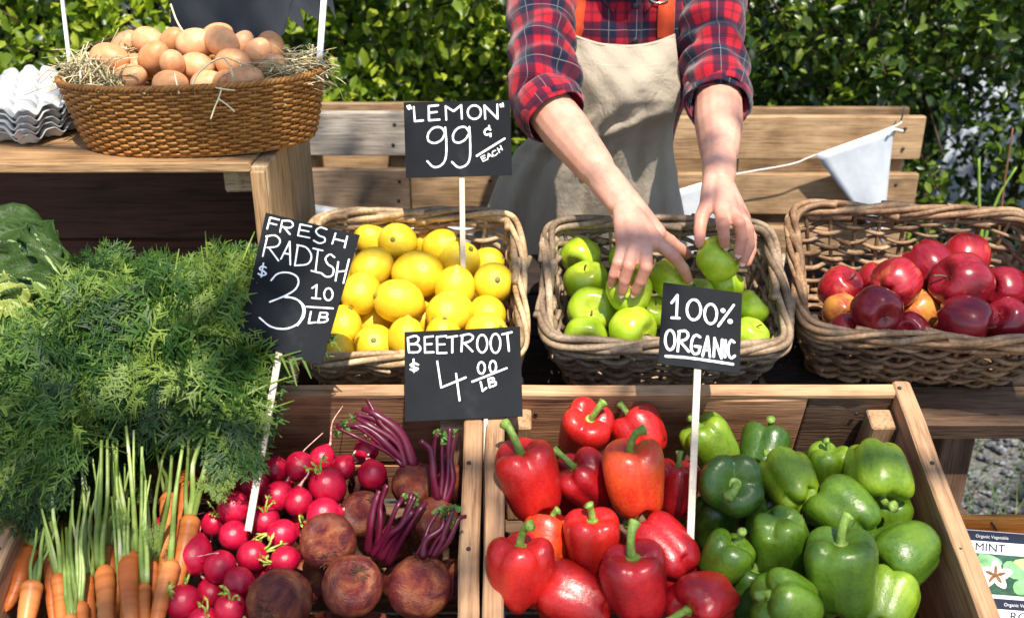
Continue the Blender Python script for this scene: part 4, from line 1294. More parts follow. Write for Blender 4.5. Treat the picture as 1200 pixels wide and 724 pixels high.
peppers = [ # u, v, half width px, height/width, plane height, axis to stalk, colour, label
 (686, 506, 31, 1.05, -.015, (.18, .55, .62), 'r0', 'red bell pepper at the back with its green cap turned up to the viewer'),
 (751, 508, 31, .95, -.02, (-.45, .7, -.2), 'r0', 'red bell pepper at the back right of the capped one'),
 (620, 563, 37, 1.20, .012, (-.28, .92, .25), 'r0', 'tall red bell pepper at the upper left with a hooked stalk'),
 (741, 563, 35, 1.22, .016, (-.12, .95, .25), 'r2', 'orange red bell pepper standing upright in the middle of the heap'),
 (691, 566, 32, 1.15, -.012, (-.6, .65, .3), 'r1', 'crimson bell pepper left behind the orange one, stalk to upper left'),
 (792, 574, 27, 1.2, -.02, (.1, .95, .1), 'r1', 'narrow crimson bell pepper behind the sign stick'),
 (607, 671, 37, 1.16, .016, (.05, .96, .25), 'r0', 'front left red bell pepper with an upright stalk'),
 (696, 636, 34, 1.12, .008, (-.08, .93, .3), 'r0', 'red bell pepper in the centre with a short pale stalk tip'),
 (745, 682, 41, 1.04, .02, (-.18, .92, .3), 'r1', 'large front crimson bell pepper with a bent green stalk'),
 (779, 645, 37, 1.05, -.002, (-.55, .5, -.5), 'r1', 'crimson bell pepper lying right of the front one, no stalk in view'),
 (640, 640, 30, 1.1, -.012, (.15, .8, -.3), 'r2', 'orange red bell pepper tucked behind the front left one'),
 (676, 704, 37, 1.15, -.004, (-.8, .3, -.2), 'r0', 'red bell pepper lying on its side at the bottom edge'),
 (826, 704, 36, 1.1, .002, (-.72, -.1, .65), 'r1', 'crimson bell pepper at the bottom with its stalk pointing left'),
 (660, 588, 26, 1.1, -.035, (.1, .8, .1), 'r1', 'dark crimson bell pepper deep between the upper ones'),
 (833, 521, 30, 1.05, -.02, (-.5, .75, .1), 'g2', 'yellow green bell pepper at the back left of the green heap'),
 (856, 567, 37, 1.0, .006, (-.02, .12, .98), 'g1', 'dark green bell pepper with its cap facing the viewer'),
 (895, 529, 28, 1.0, -.03, (.3, .7, -.3), 'g1', 'green bell pepper mostly hidden at the back wall'),
 (926, 565, 32, 1.1, -.006, (-.15, .5, -.6), 'g2', 'shiny green bell pepper behind the middle one, blossom end up'),
 (968, 553, 25, 1.2, -.015, (.02, .93, .25), 'g2', 'slim yellow green bell pepper at the back with an upright stalk'),
 (1029, 553, 38, .95, .006, (-.05, -.75, .45), 'g2', 'glossy light green bell pepper at the back right, stalk hanging down'),
 (990, 600, 36, 1.0, .0, (-.5, .45, -.6), 'g0', 'green bell pepper lying in the centre right of the heap'),
 (915, 634, 36, 1.1, .004, (.15, -.65, -.4), 'g0', 'green bell pepper in the middle left with ridged sides'),
 (987, 672, 42, 1.14, .026, (-.12, .95, .22), 'g0', 'large front green bell pepper standing upright'),
 (1060, 648, 40, 1.02, .008, (-.75, -.35, .3), 'g0', 'green bell pepper at the right wall with its stalk to the lower left'),
 (848, 657, 30, 1.0, .0, (.45, .75, .3), 'g0', 'small green bell pepper beside the red heap with a curved stalk'),
 (926, 706, 37, 1.0, .0, (-.8, .35, .25), 'g0', 'green bell pepper at the bottom edge with its stalk to the left'),
 (1040, 706, 33, 1.1, -.012, (.3, .6, -.3), 'g2', 'green bell pepper at the bottom right under the large one'),
 (835, 615, 28, 1.1, -.03, (.1, .6, .1), 'g1', 'dark green bell pepper deep beside the sign stick'),
 (1042, 606, 26, 1.0, -.035, (.1, .6, .1), 'g0', 'green bell pepper wedged under the glossy one at the right wall'),
 (890, 600, 26, 1.0, -.045, (.1, .6, .1), 'g1', 'dark green bell pepper deep in the middle of the green heap'),
 (880, 690, 27, 1.0, -.03, (.1, .6, .1), 'g1', 'dark green bell pepper in the shade by the bottom edge'),
 (960, 640, 26, 1.0, -.045, (.1, .6, .1), 'g1', 'dark green bell pepper buried behind the large front one'),
]
pfloor = CB - CZ * (CH - 0.006)
pos, R = settle([(p[0], p[1], p[2] * 0.99, p[4]) for p in peppers], CB, CZ, floor=pfloor, back=0.75, tight=.92, grow=1.07)
PEP = list(zip(pos, R))
for k, (it, p, r) in enumerate(zip(peppers, pos, R)):
    red_ = it[6][0] == 'r'
    mat = (PR if red_ else PG)[int(it[6][1])]
    me = pepper_mesh(k, it[3])
    r_ = r * 0.985
    o = obj('red_bell_pepper' if red_ else 'green_bell_pepper', me, mat, None, axis_frame(p, CD(*it[5]), k * 1.9 + .4) @ Matrix.Scale(r_, 4))
    tag(o, it[7], 'bell pepper', 'red bell peppers in the crate' if red_ else 'green bell peppers in the crate')
    st = pepper_stem(k, [0.42, .15, .5, .55, .3, .2, .4, .1, .45, .3, .3, .3, .25][k % 13], [0.8, .6, 1.05, .95, .95, .7, .95, .62, .95][k % 9] * (1.0 if red_ else .85))
    obj('stem', st, M_PST, o, T((0, 0, it[3] * 0.755)))
# the lower layer of the crate
uc = CB + CX * (X_PEP + CW / 2) - CY * (CD_ / 2)
for k, c in enumerate(under_layer(None, uc, CZ, (-CW / 2 + .085, CW / 2 - .085), (-CD_ / 2 + .085, CD_ / 2 - .075), CX, CY, CH - 0.055, 0.09, PEP, 0.042)):
    red_ = c.x < 0.235
    me = pepper_mesh(60 + k % 4, 1.05)
    o = obj('red_bell_pepper' if red_ else 'green_bell_pepper', me, PR[1] if red_ else PG[1], None, axis_frame(c, Vector((rng.normal(), rng.normal(), .3)), k) @ Matrix.Scale(0.042, 4))
    tag(o, 'crimson bell pepper buried in the lower layer of the crate' if red_ else 'dark green bell pepper buried in the lower layer of the crate', 'bell pepper', 'buried red bell peppers' if red_ else 'buried green bell peppers')

# ------------------------------------------------------------------ eggs and straw
t = NT('brown_eggshell')
v = t.coord('Object', (1, 1, 1), 9.0); a = t.noise(v, 2.2, 3, 0.5); b = t.noise(v, 60, 2, 0.5); sp = t.noise(v, 26, 2, 0.5)
c = t.mix(1.0, t.ramp(a, [(0.3, (0.58, 0.26, 0.105)), (0.7, (0.70, 0.365, 0.175))]), t.ramp(t.rnd(), [(0, (0.86, 0.78, 0.70)), (0.55, (1, 1, 1)), (1, (1.12, 1.22, 1.4))]), 'MULTIPLY')
c = t.mix(t.ramp(sp, [(0.70, (0, 0, 0)), (0.76, (0.5,) * 3)]), c, (0.28, 0.12, 0.06))
t.base(c); t.set(rough=0.42, spec=0.35, sss=0.15, sssr=(0.8, 0.4, 0.2), ssss=0.004); t.bump(b, .08, .01)
M_EGG = t.m
m = MB(); t_ = np.linspace(0, np.pi, 24)
z = -np.cos(t_) * 1.30; rr = np.sin(t_) * (1 - 0.10 * (-np.cos(t_)) - .02)
revolve(m, list(zip(rr, z)), 28); EGG = m.mesh('egg')
eggs = [ # u, v, px half-width, height, axis
 (129, 69, 18.5, .018, (.97, -.15, .1), 'large egg lying lengthwise at the left end of the heap'),
 (112, 94, 15, -.004, (.9, .2, .3), 'front left egg half covered by straw'),
 (152, 93, 18, .002, (.85, .25, .4), 'pale front egg left of the middle, lit on top'),
 (148, 53, 15, .022, (.5, .6, .2), 'egg at the back left, mostly behind the others'),
 (175, 49, 17, .030, (.85, -.3, .3), 'egg at the top left of the heap'),
 (181, 68, 18, .022, (.6, .5, .6), 'round looking egg below the top left one'),
 (203, 49, 15.5, .026, (.5, .4, .6), 'pinkish egg at the back between two top eggs'),
 (230, 52, 19, .032, (.95, .1, .2), 'speckled egg in the top middle lying lengthwise'),
 (202, 74, 15, .016, (.2, .3, .9), 'small egg end-on in the middle of the heap'),
 (231, 79, 17.5, .010, (.9, -.1, .3), 'egg with straw across it in the middle front'),
 (261, 50, 18, .028, (.7, -.5, .3), 'large egg right of the speckled one at the top'),
 (274, 74, 17.5, .014, (.9, -.15, .3), 'darker egg right of the middle'),
 (302, 64, 17, .018, (.5, .6, .6), 'egg at the right of the heap below two pale ones'),
 (284, 53, 14, .018, (.4, .6, .2), 'small egg at the back right behind the darker ones'),
 (318, 55, 16, .020, (.4, -.6, .4), 'pale egg at the far right beside the straw'),
 (162, 80, 16, .006, (.7, -.4, .3), 'egg squeezed behind the pale front one'),
 (200, 99, 17, -.004, (.95, .05, .2), 'front egg below the small end-on one'),
 (244, 99, 17, -.006, (.9, .1, .3), 'front egg under the hanging straw'),
 (288, 94, 17.5, .0, (.9, .2, .3), 'front right egg near the straw tuft'),
 (320, 78, 15, .006, (.7, .2, .5), 'right egg partly buried in the straw'),
 (264, 96, 14, -.002, (.5, .2, .7), 'front egg between the two right front ones'),
 (255, 42, 15, .030, (.8, .3, .1), 'white-topped egg at the very back of the heap'),
]
ep = EB + Vector((0, 0, EH))
pos, R = settle(eggs_ := [(e[0], e[1], e[2], e[3]) for e in eggs], ep, Vector((0, -0.35, 0.94)).normalized(), floor=EB + Vector((0, 0, -0.03)), back=.65, tight=.93, grow=1.07)
EGGP = list(zip(pos, R))
for k, (it, p, r) in enumerate(zip(eggs, pos, R)):
    o = obj('egg', EGG, M_EGG, None, axis_frame(p, CD(*it[4]), k) @ Matrix.Scale(r * 0.93, 4))
    tag(o, it[5], 'egg', 'brown eggs in the oval basket')
t = NT('straw')
va = t.attr('var')
t.base(t.ramp(va, [(0, (0.34, 0.28, 0.12)), (0.5, (0.60, 0.50, 0.27)), (1, (0.80, 0.71, 0.48))])); t.set(rough=0.6, spec=0.3)
M_STRAW = t.m
mb = MB(); at = []
def straw(p, d, L, w, sag, tone):
    d = d / (np.linalg.norm(d) + 1e-9)
    tt = np.linspace(0, 1, 7)
    bd = rng.normal(size=3) * 0.25
    path = p + np.outer(tt - 0.4, d) * L + np.outer((tt - .5) ** 2 * L, bd) + np.outer(tt ** 2, [0, 0, -sag * L])
    n0 = mb.n
    tube(mb, path, w, 4, flat=0.55)
    at.extend([tone] * (mb.n - n0))
for k in range(590):
    f = rng.random()
    end = -1 if k % 2 else 1
    a = (0 if end > 0 else math.pi) + max(-.85, min(.85, rng.normal() * 0.55))
    q = rng.uniform(0.72, 1.03) if abs(math.sin(a)) < .45 else rng.uniform(.70, .86)
    if k > 590: a = rng.uniform(math.pi, 2 * math.pi); q = rng.uniform(0.75, 0.9)
    x = EB.x + EA1 * q * math.cos(a); y = EB.y + EB1 * q * math.sin(a)
    zt = EB.z + EH - 0.012 + min(abs(rng.normal()), 1.7) * 0.024
    d = np.array([-math.sin(a) + rng.normal() * .8, math.cos(a) + rng.normal() * .8, rng.normal() * 0.4])
    straw(np.array([x, y, zt]), d, rng.uniform(0.03, 0.085), rng.uniform(0.0007, 0.0016), rng.uniform(0, .4), rng.random())
for a, b_, L in (((224, 103, 1.425), (246, 74, 1.44), .0016), ((246, 74, 1.44), (262, 68, 1.445), .0016), ((262, 68, 1.445), (273, 90, 1.43), .0015), ((238, 98, 1.428), (275, 106, 1.418), .0012), ((258, 99, 1.425), (256, 116, 1.414), .0013), ((256, 116, 1.414), (247, 140, 1.416), .0012), ((256, 116, 1.414), (275, 131, 1.416), .0012), ((204, 84, 1.45), (210, 110, 1.418), .0014), ((150, 104, 1.43), (170, 110, 1.42), .0013), ((200, 5, 1.56), (220, 45, 1.56), .0016)):
    p0 = np.array(P(*a)); p1 = np.array(P(*b_))
    n0 = mb.n; tube(mb, cat_rom([p0, (p0 + p1) / 2 + rng.normal(size=3) * .002, p1], 6), L, 5); at.extend([0.6 + .3 * rng.random()] * (mb.n - n0))
o = obj('straw', mb.mesh('straw', attr=at), M_STRAW); tag(o, 'pale dry straw packed round the eggs at both basket ends', 'straw', kind='stuff')

# ------------------------------------------------------------------ radishes
def radish_mesh(k):
    r = np.random.default_rng(900 + k)
    t_ = np.linspace(0, np.pi, 24)
    z = -np.cos(t_) * r.uniform(.98, 1.15); rr = np.sin(t_) ** 0.9
    z = z - np.exp(-(t_ / 0.30) ** 2) * 0.22                  # tapering to the root
    rr = rr * np.where(t_ > 2.9, 1.1, 1)
    m = MB()
    def fn(v, A, s): return v * (1 + 0.045 * vnoise(v, 2.4, k)[..., None])
    revolve(m, list(zip(rr, z)), 26, fn); return m.mesh('radish')
RM = [radish_mesh(k) for k in range(5)]
t = NT('radish_skin')
v = t.coord('Object', (1, 1, 1), 7.0); a = t.noise(v, 2.0, 4, 0.6); b = t.noise(v, 14, 4, 0.6)
c = t.ramp(a, [(0.3, (0.33, 0.003, 0.022)), (0.55, (0.50, 0.006, 0.040)), (0.8, (0.60, 0.030, 0.075))])
c = t.mix(t.ramp(b, [(0.62, (0, 0, 0)), (0.78, (0.55,) * 3)]), c, (0.22, 0.01, 0.03))
c = t.mix(1.0, c, t.ramp(t.rnd(), [(0, (0.82, 0.7, 0.75)), (1, (1.12, 1.3, 1.15))]), 'MULTIPLY')
t.base(c); t.set(rough=0.30, spec=0.5, sss=0.08, sssr=(.6, .05, .1), ssss=.004); t.bump(b, .12, .01)
M_RAD = t.m
t = NT('radish_root'); v = t.coord('Object', (1, 1, 1), 3.0); a = t.noise(v, 3, 2, .5)
t.base(t.ramp(a, [(0.35, (0.50, 0.12, 0.14)), (0.65, (0.72, 0.50, 0.40))])); t.set(rough=.5, spec=.4); M_RROOT = t.m
t = NT('radish_stub'); v = t.coord('Object', (1, 1, 1), 3.0); a = t.noise(v, 4, 3, .6)
t.base(t.ramp(a, [(0.35, (0.20, 0.30, 0.03)), (0.6, (0.42, 0.48, 0.10)), (0.8, (0.60, 0.56, 0.26))])); t.set(rough=.5, spec=.4); M_STUB = t.m
def rroot(k, L):
    r = np.random.default_rng(950 + k); m = MB()
    pts = [(0, 0, -1.05), (r.normal() * .15, r.normal() * .15, -1.35), (r.normal() * .5, r.normal() * .5, -1.3 - L * .5), (r.normal() * .8, r.normal() * .8, -1.3 - L)]
    tube(m, cat_rom(pts, 18), lambda s: 0.16 * (1 - s) ** 2.2 + 0.034, 6); return m.mesh('tail_root')
def stub(k):
    r = np.random.default_rng(970 + k); m = MB()
    for j in range(int(r.integers(3, 6))):
        a = r.uniform(0, 6.28); L = r.uniform(.35, 1.1)
        pts = [(.1 * math.cos(a), .1 * math.sin(a), .9), (.22 * math.cos(a), .22 * math.sin(a), .9 + L * .6), ((.25 + .3 * L) * math.cos(a), (.25 + .3 * L) * math.sin(a), .9 + L)]
        tube(m, cat_rom(pts, 7), lambda s: .085 * (1 - .3 * s), 6)
        e = np.array(pts[-1])
        for q in range(5):
            d = r.normal(size=3) * .2 + np.array([math.cos(a), math.sin(a), .3]) * .22; s_ = np.cross(d, r.normal(size=3)); s_ *= .09 / np.linalg.norm(s_)
            m.add([e, e + d * .5 + s_, e + d, e + d * .5 - s_], [[0, 1, 2, 3]])
    return m.mesh('leaf_stub')
ROOTS = [rroot(k, 1.6 + .7 * k) for k in range(4)]; STUBS = [stub(k) for k in range(4)]
rads = [ # u, v, r px, h, axis to the leaf end, label
 (322, 551, 17, -.02, (-.2, .6, .2), 'radish at the back right of the radish sign stick'),
 (351, 547, 18, -.008, (.15, .5, .75), 'radish at the back with pale stalk scar facing the viewer'),
 (377, 538, 16, -.012, (-.3, -.75, .2), 'radish at the back with a long thin root trailing right'),
 (402, 548, 15, -.008, (-.5, -.7, .2), 'small radish behind the big one, root pointing up'),
 (429, 527, 15, -.006, (.3, .5, .3), 'radish at the top right under the drooping beet stalks'),
 (436, 556, 18, .0, (.2, -.7, .4), 'radish at the right next to the rough brown beetroot'),
 (384, 570, 22, .010, (-.3, .7, .4), 'largest bright radish in the middle of the heap'),
 (326, 581, 18, -.004, (-.3, -.5, .5), 'radish right of the sign stick, middle row'),
 (350, 588, 17, .003, (.1, -.75, .4), 'radish with a white root curling upward'),
 (379, 602, 20, .010, (-.9, -.05, .2), 'radish lying sideways with its root pointing right to the beetroot'),
 (297, 569, 19, .002, (.75, -.1, .3), 'radish lying behind the sign stick with its root to the left'),
 (274, 595, 19, .006, (-.2, .6, .3), 'dark pink radish left of the sign stick'),
 (251, 613, 15, -.012, (.2, .5, .3), 'radish tucked beside the carrots, root curled'),
 (274, 627, 18, .008, (.45, -.1, .85), 'pale pink radish at the foot of the sign stick'),
 (311, 610, 18, -.004, (.1, .5, .5), 'radish just right of the foot of the sign stick'),
 (331, 625, 18, .008, (-.8, .1, .3), 'radish left of the upper big beetroot with root to the right'),
 (228, 651, 22, .016, (-.1, -.75, .5), 'big dark radish beside the carrots with leafy stub below'),
 (258, 664, 19, .006, (.3, .6, .3), 'radish right of the big dark one'),
 (296, 651, 19, .008, (.8, .35, .2), 'radish with a yellow green stub pointing right'),
 (334, 656, 17, .012, (-.75, -.1, .5), 'bright radish at the left side of the lowest left beetroot'),
 (280, 682, 19, .016, (.7, -.3, .4), 'dark magenta radish in the lower middle'),
 (247, 694, 16, .0, (.3, -.5, .3), 'radish deep in the lower left of the heap'),
 (269, 713, 19, .010, (.2, .65, .4), 'radish at the bottom edge left of the beetroots'),
 (215, 706, 22, .012, (-.4, .5, .5), 'radish with dark pits at the bottom edge beside the carrots'),
 (299, 540, 12, -.035, (.2, .5, .2), 'small radish at the back wall left of the sign stick'),
 (318, 676, 14, -.02, (.2, .5, .2), 'radish in the shade beside the lowest left beetroot'),
 (238, 730, 19, .006, (.3, .5, .4), 'lowest radish cut off by the bottom edge'),
 (300, 712, 15, -.01, (.1, .5, .2), 'radish half hidden by the lowest left beetroot'),
 (300, 600, 14, -.03, (.1, .5, .2), 'radish deep behind the sign stick'),
 (355, 612, 14, -.028, (.1, .5, .2), 'radish deep in the middle of the heap'),
]
beets = [ # u, v, r px, h, axis to the stalk end, label, stalk list of target points
 (384, 635, 35, .012, (.2, -.35, .85), 'round beetroot in the upper left, crown turned to the viewer'),
 (328, 703, 39, .022, (-.3, -.2, .9), 'large dark beetroot at the bottom left of its heap'),
 (413, 685, 37, .020, (.25, .5, .6), 'brown beetroot at the bottom centre'),
 (492, 688, 39, .020, (.12, .9, .1), 'large orange brown beetroot at the bottom right with cut red stalks'),
 (424, 603, 29, -.015, (.5, .6, .3), 'dark smooth beetroot behind the upper left one'),
 (484, 567, 27, -.008, (-.3, .85, -.2), 'rough brown beetroot at the back with long drooping stalks'),
 (510, 609, 28, -.010, (.35, .85, -.2), 'purple brown beetroot at the right wall with upright stalks'),
 (455, 640, 24, -.05, (.35, .85, .2), 'beetroot deep in the middle under the bundle of cut stalks'),
]
both = [(a[0], a[1], a[2], a[3]) for a in rads] + [(a[0], a[1], a[2], a[3]) for a in beets]
pos, R = settle(both, CB - CZ * 0.02, CZ, floor=pfloor, back=.65)
for k, (it, p, r) in enumerate(zip(rads, pos, R)):
    parts = [('tail_root', ROOTS[k % 4], M_RROOT, Matrix.Identity(4))]
    if k % 4 != 1: parts.append(('leaf_stub', STUBS[k % 4], M_STUB, Matrix.Identity(4)))
    put_fruit('radish', RM[k % 5], M_RAD, p, r * .98, it[4], it[5], 'radish', 'radishes in the crate', k * 1.1, parts)
t = NT('beet_skin')
v = t.coord('Object', (1, 1, 1), 7.0); a = t.noise(v, 1.5, 5, 0.62, .5); b = t.noise(t.coord('Object', (1, 1, 5), 7.0), 7, 5, 0.65)
c = t.ramp(a, [(0.28, (0.05, 0.006, 0.011)), (0.42, (0.15, 0.020, 0.020)), (0.55, (0.28, 0.070, 0.030)), (0.72, (0.48, 0.20, 0.08))])
c = t.mix(.55, c, t.mix(1.0, c, t.ramp(b, [(0.35, (0.4, .35, .35)), (0.65, (1.3, 1.25, 1.15))]), 'MULTIPLY'))
c = t.mix(1.0, c, t.ramp(t.rnd(), [(0, (0.55, .5, .55)), (1, (1.15, 1.1, 1.05))]), 'MULTIPLY')
t.base(c); t.set(rough=.40, spec=.45); t.bump(b, .45, .03)
M_BEET = t.m
def beet_mesh(k):
    r = np.random.default_rng(1000 + k); t_ = np.linspace(0, np.pi, 34)
    z = -np.cos(t_) * .96; rr = np.sin(t_) ** .9
    z = z - np.exp(-(t_ / .25) ** 2) * .25
    rr = rr + np.exp(-((t_ - 2.85) / .12) ** 2) * .05
    m = MB()
    def fn(v, A, s): return v * (1 + .04 * vnoise(v, 2.2, k)[..., None] + .012 * np.sin(v[..., 2:3] * 26 + vnoise(v, 3, k)[..., None] * 2) * (s[..., None] > .75) + .012 * vnoise(v, 11, k)[..., None])
    revolve(m, list(zip(rr, z)), 40, fn); return m.mesh('beetroot')
t = NT('beet_stalk'); v = t.coord('Object', (1, 1, 1), 5.0); a = t.noise(t.coord('Object', (30, 30, 30), 5.0), 1, 3, .6)
t.base(t.ramp(a, [(0.3, (0.040, 0.002, 0.010)), (0.55, (0.105, 0.005, 0.024)), (0.8, (0.21, 0.02, 0.05))])); t.set(rough=.35, spec=.5); M_BSTALK = t.m
M_BLEAF = plain('beet_leaf', (0.10, 0.20, 0.04), .5, .4, .4, 60)
M_CROWN = plain('beet_crown', (0.085, 0.045, 0.028), .9, .2, .5, 60)
beet_o = []
for k, (it, p, r) in enumerate(zip(beets, pos[len(rads):], R[len(rads):])):
    BM = axis_frame(p, CD(*it[4]), k) @ Matrix.Scale(r * .98, 4)
    o = obj('beetroot', beet_mesh(k), M_BEET, None, BM)
    tag(o, it[5], 'beetroot', 'beetroots in the crate')
    m = MB()                                             # dry scaly crown
    rr_ = np.random.default_rng(k)
    for j in range(46):
        a = rr_.uniform(0, 6.28); q = rr_.uniform(.02, .26); L = rr_.uniform(.08, .24)
        b0 = np.array([q * math.cos(a), q * math.sin(a), .93 - q * q * .4]); d = np.array([math.cos(a) * .9, math.sin(a) * .9, rr_.uniform(.1, .8)]); d /= np.linalg.norm(d)
        tube(m, [b0, b0 + d * L * .6, b0 + d * L + np.array([0, 0, -.02])], lambda s: .03 * (1 - .7 * s), 4)
    obj('crown', m.mesh('crown'), M_CROWN, o)
    beet_o.append((o, p, r, BM))
def stalks(bi, rows, rr=.0042, leaf=False):
    """rows: list of pixel paths (u, v, d) for each cut stalk of beetroot bi"""
    o, p, r, BM = beet_o[bi]
    inv = BM.inverted()
    s = 1 / (r * .98)
    for path in rows:
        pts = [inv @ P(q[0] + rng.normal() * (1.5 + i_ * .9), q[1] + rng.normal() * (1 + i_ * 1.2), q[2] + rng.normal() * .003) for i_, q in enumerate(path)]
        rv = rng.uniform(.75, 1.25)
        m = MB(); tube(m, cat_rom(pts, 16), lambda t_: (rr * rv * (1.15 - .35 * t_ + .08 * math.sin(t_ * 19))) * s, 8, flat=.75)
        obj('stalk', m.mesh('stalk'), M_BSTALK, o)
    if leaf:
        m = MB(); rg = np.random.default_rng(bi)
        for path in rows[:4]:
            e = np.array(inv @ P(*path[-1]))
            for q in range(14):
                d = rg.normal(size=3); d *= .35 * rg.uniform(.3, 1) / np.linalg.norm(d); w_ = np.cross(d, rg.normal(size=3)); w_ *= .12 / np.linalg.norm(w_)
                m.add([e, e + d * .5 + w_, e + d, e + d * .5 - w_], [[0, 1, 2, 3]])
        obj('cut_leaf', m.mesh('cut_leaf'), M_BLEAF, o)
def dep(p): return (Vector(p) - EYE).dot(FW)
d5 = dep(beet_o[5][1]); d6 = dep(beet_o[6][1]); d3 = dep(beet_o[3][1]); d7 = dep(beet_o[7][1])
stalks(5, [[(474 + 2.0 * k, 547, d5 - .006 + .003 * (k % 3)), (455 + 2.6 * k, 528 - 2.4 * k, d5 - .006), (428 + 3.4 * k, 512 - 3.8 * k, d5 - .012), (394 + 4.6 * k + 6 * (k % 2), 507 - 5.6 * k, d5 - .02 + .004 * k)] for k in range(7)], .0050, True)
stalks(6, [[(515 + 4 * k - 8, 592, d6 - .003), (524 + 4 * k - 12, 560, d6 + .002), (527 + 4 * k - 13, 530, d6 + .006), (527 + 4 * k - 14 + (k % 2) * 5, 506 + 5 * (k % 3), d6 + .005)] for k in range(5)] + [[(512, 585, d6), (508, 560, d6 - .01), (502, 535, d6 - .01), (495, 522, d6 - .01)]], .0045, True)
stalks(7, [[(436 + 5 * k, 652 + 2 * k, d7 - .055), (450 + 5 * k, 628, d7 - .06), (464 + 5 * k, 604 + (k % 2) * 4, d7 - .065), (474 + 6 * k - 4 * (k % 2), 580 + 5 * (k % 3), d7 - .06)] for k in range(5)] + [[(430, 648, d7 - .05), (436, 618, d7 - .06), (440, 590, d7 - .06), (441, 575, d7 - .05)], [(440, 650, d7 - .05), (444, 615, d7 - .055), (447, 590, d7 - .055), (451, 568, d7 - .05)]], .0050, True)
stalks(3, [[(490 + 5 * k, 652, d3 - .005), (497 + 6 * k, 634, d3 - .006), (506 + 7 * k, 615 + (k % 2) * 3, d3 - .004), (517 + 6 * k - 3 * (k % 2), 598 + 6 * (k % 3), d3 + .004)] for k in range(5)], .0042, True)

# lower layer of beetroots and radishes that carries the heap
lc = CB + CX * (X_LEFT + CW * .60) - CY * (CD_ / 2)
BMS = [beet_mesh(20 + k) for k in range(3)]
for k, c in enumerate(under_layer(None, lc, CZ, (-.22, .215), (-CD_ / 2 + .06, CD_ / 2 - .06), CX, CY, .095, .062, list(zip(pos, R)), .027)):
    if c.x > X_LEFT + CW * .60 - .03:
        o = obj('beetroot', BMS[k % 3], M_BEET, None, axis_frame(c, Vector((rng.normal(), rng.normal(), .5)), k) @ Matrix.Scale(.029, 4))
        tag(o, 'dark beetroot buried in the lower layer of the crate', 'beetroot', 'buried beetroots')
    else:
        o = obj('radish', RM[k % 5], M_RAD, None, axis_frame(c, Vector((rng.normal(), rng.normal(), .5)), k) @ Matrix.Scale(.019, 4))
        tag(o, 'radish buried in the lower layer of the crate', 'radish', 'buried radishes')

# ------------------------------------------------------------------ carrots
t = NT('carrot_skin')
v = t.coord('Object', (1, 1, 1), 7.0); a = t.noise(v, 9, 3, .5); b = t.noise(t.coord('Object', (8, 8, 130), 7.0), 1, 4, .6)
c = t.ramp(a, [(0.3, (0.48, 0.125, 0.024)), (0.55, (0.57, 0.18, 0.042)), (0.8, (0.63, 0.26, 0.08))])
c = t.mix(.6, c, t.mix(1.0, c, t.ramp(b, [(0.33, (0.62, .52, .45)), (0.5, (1, 1, 1)), (.75, (1.1, 1.15, 1.3))]), 'MULTIPLY'))
c = t.mix(1.0, c, t.ramp(t.rnd(), [(0, (0.85, .75, .7)), (1, (1.06, 1.12, 1.2))]), 'MULTIPLY')
t.base(c); t.set(rough=.42, spec=.4, sss=.06, sssr=(.8, .3, .05), ssss=.004); t.bump(b, .5, .0015)
M_CAR = t.m
t = NT('carrot_stalk'); a = t.noise(t.coord('Object', (1, 1, 1), 5.0), 30, 3, .6)
c = t.ramp(a, [(0.3, (0.14, 0.24, 0.035)), (0.55, (0.33, 0.43, 0.10)), (0.75, (0.60, 0.64, 0.36))])
c = t.mix(1.0, c, t.ramp(t.rnd(), [(0, (0.45, .5, .35)), (.6, (1, 1, 1)), (1, (1.25, 1.2, 1.5))]), 'MULTIPLY')
t.base(c); t.set(rough=.4, spec=.45); t.translucent(c, .15); M_CSTALK = t.m
t = NT('carrot_leaf'); va = t.attr('var')
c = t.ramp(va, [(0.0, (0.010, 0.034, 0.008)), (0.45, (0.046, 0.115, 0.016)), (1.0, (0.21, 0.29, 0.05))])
t.base(c); t.set(rough=.5, spec=.35); t.translucent(t.mix(1.0, c, (1.4, 1.5, .8), 'MULTIPLY'), .3); M_CLEAF = t.m

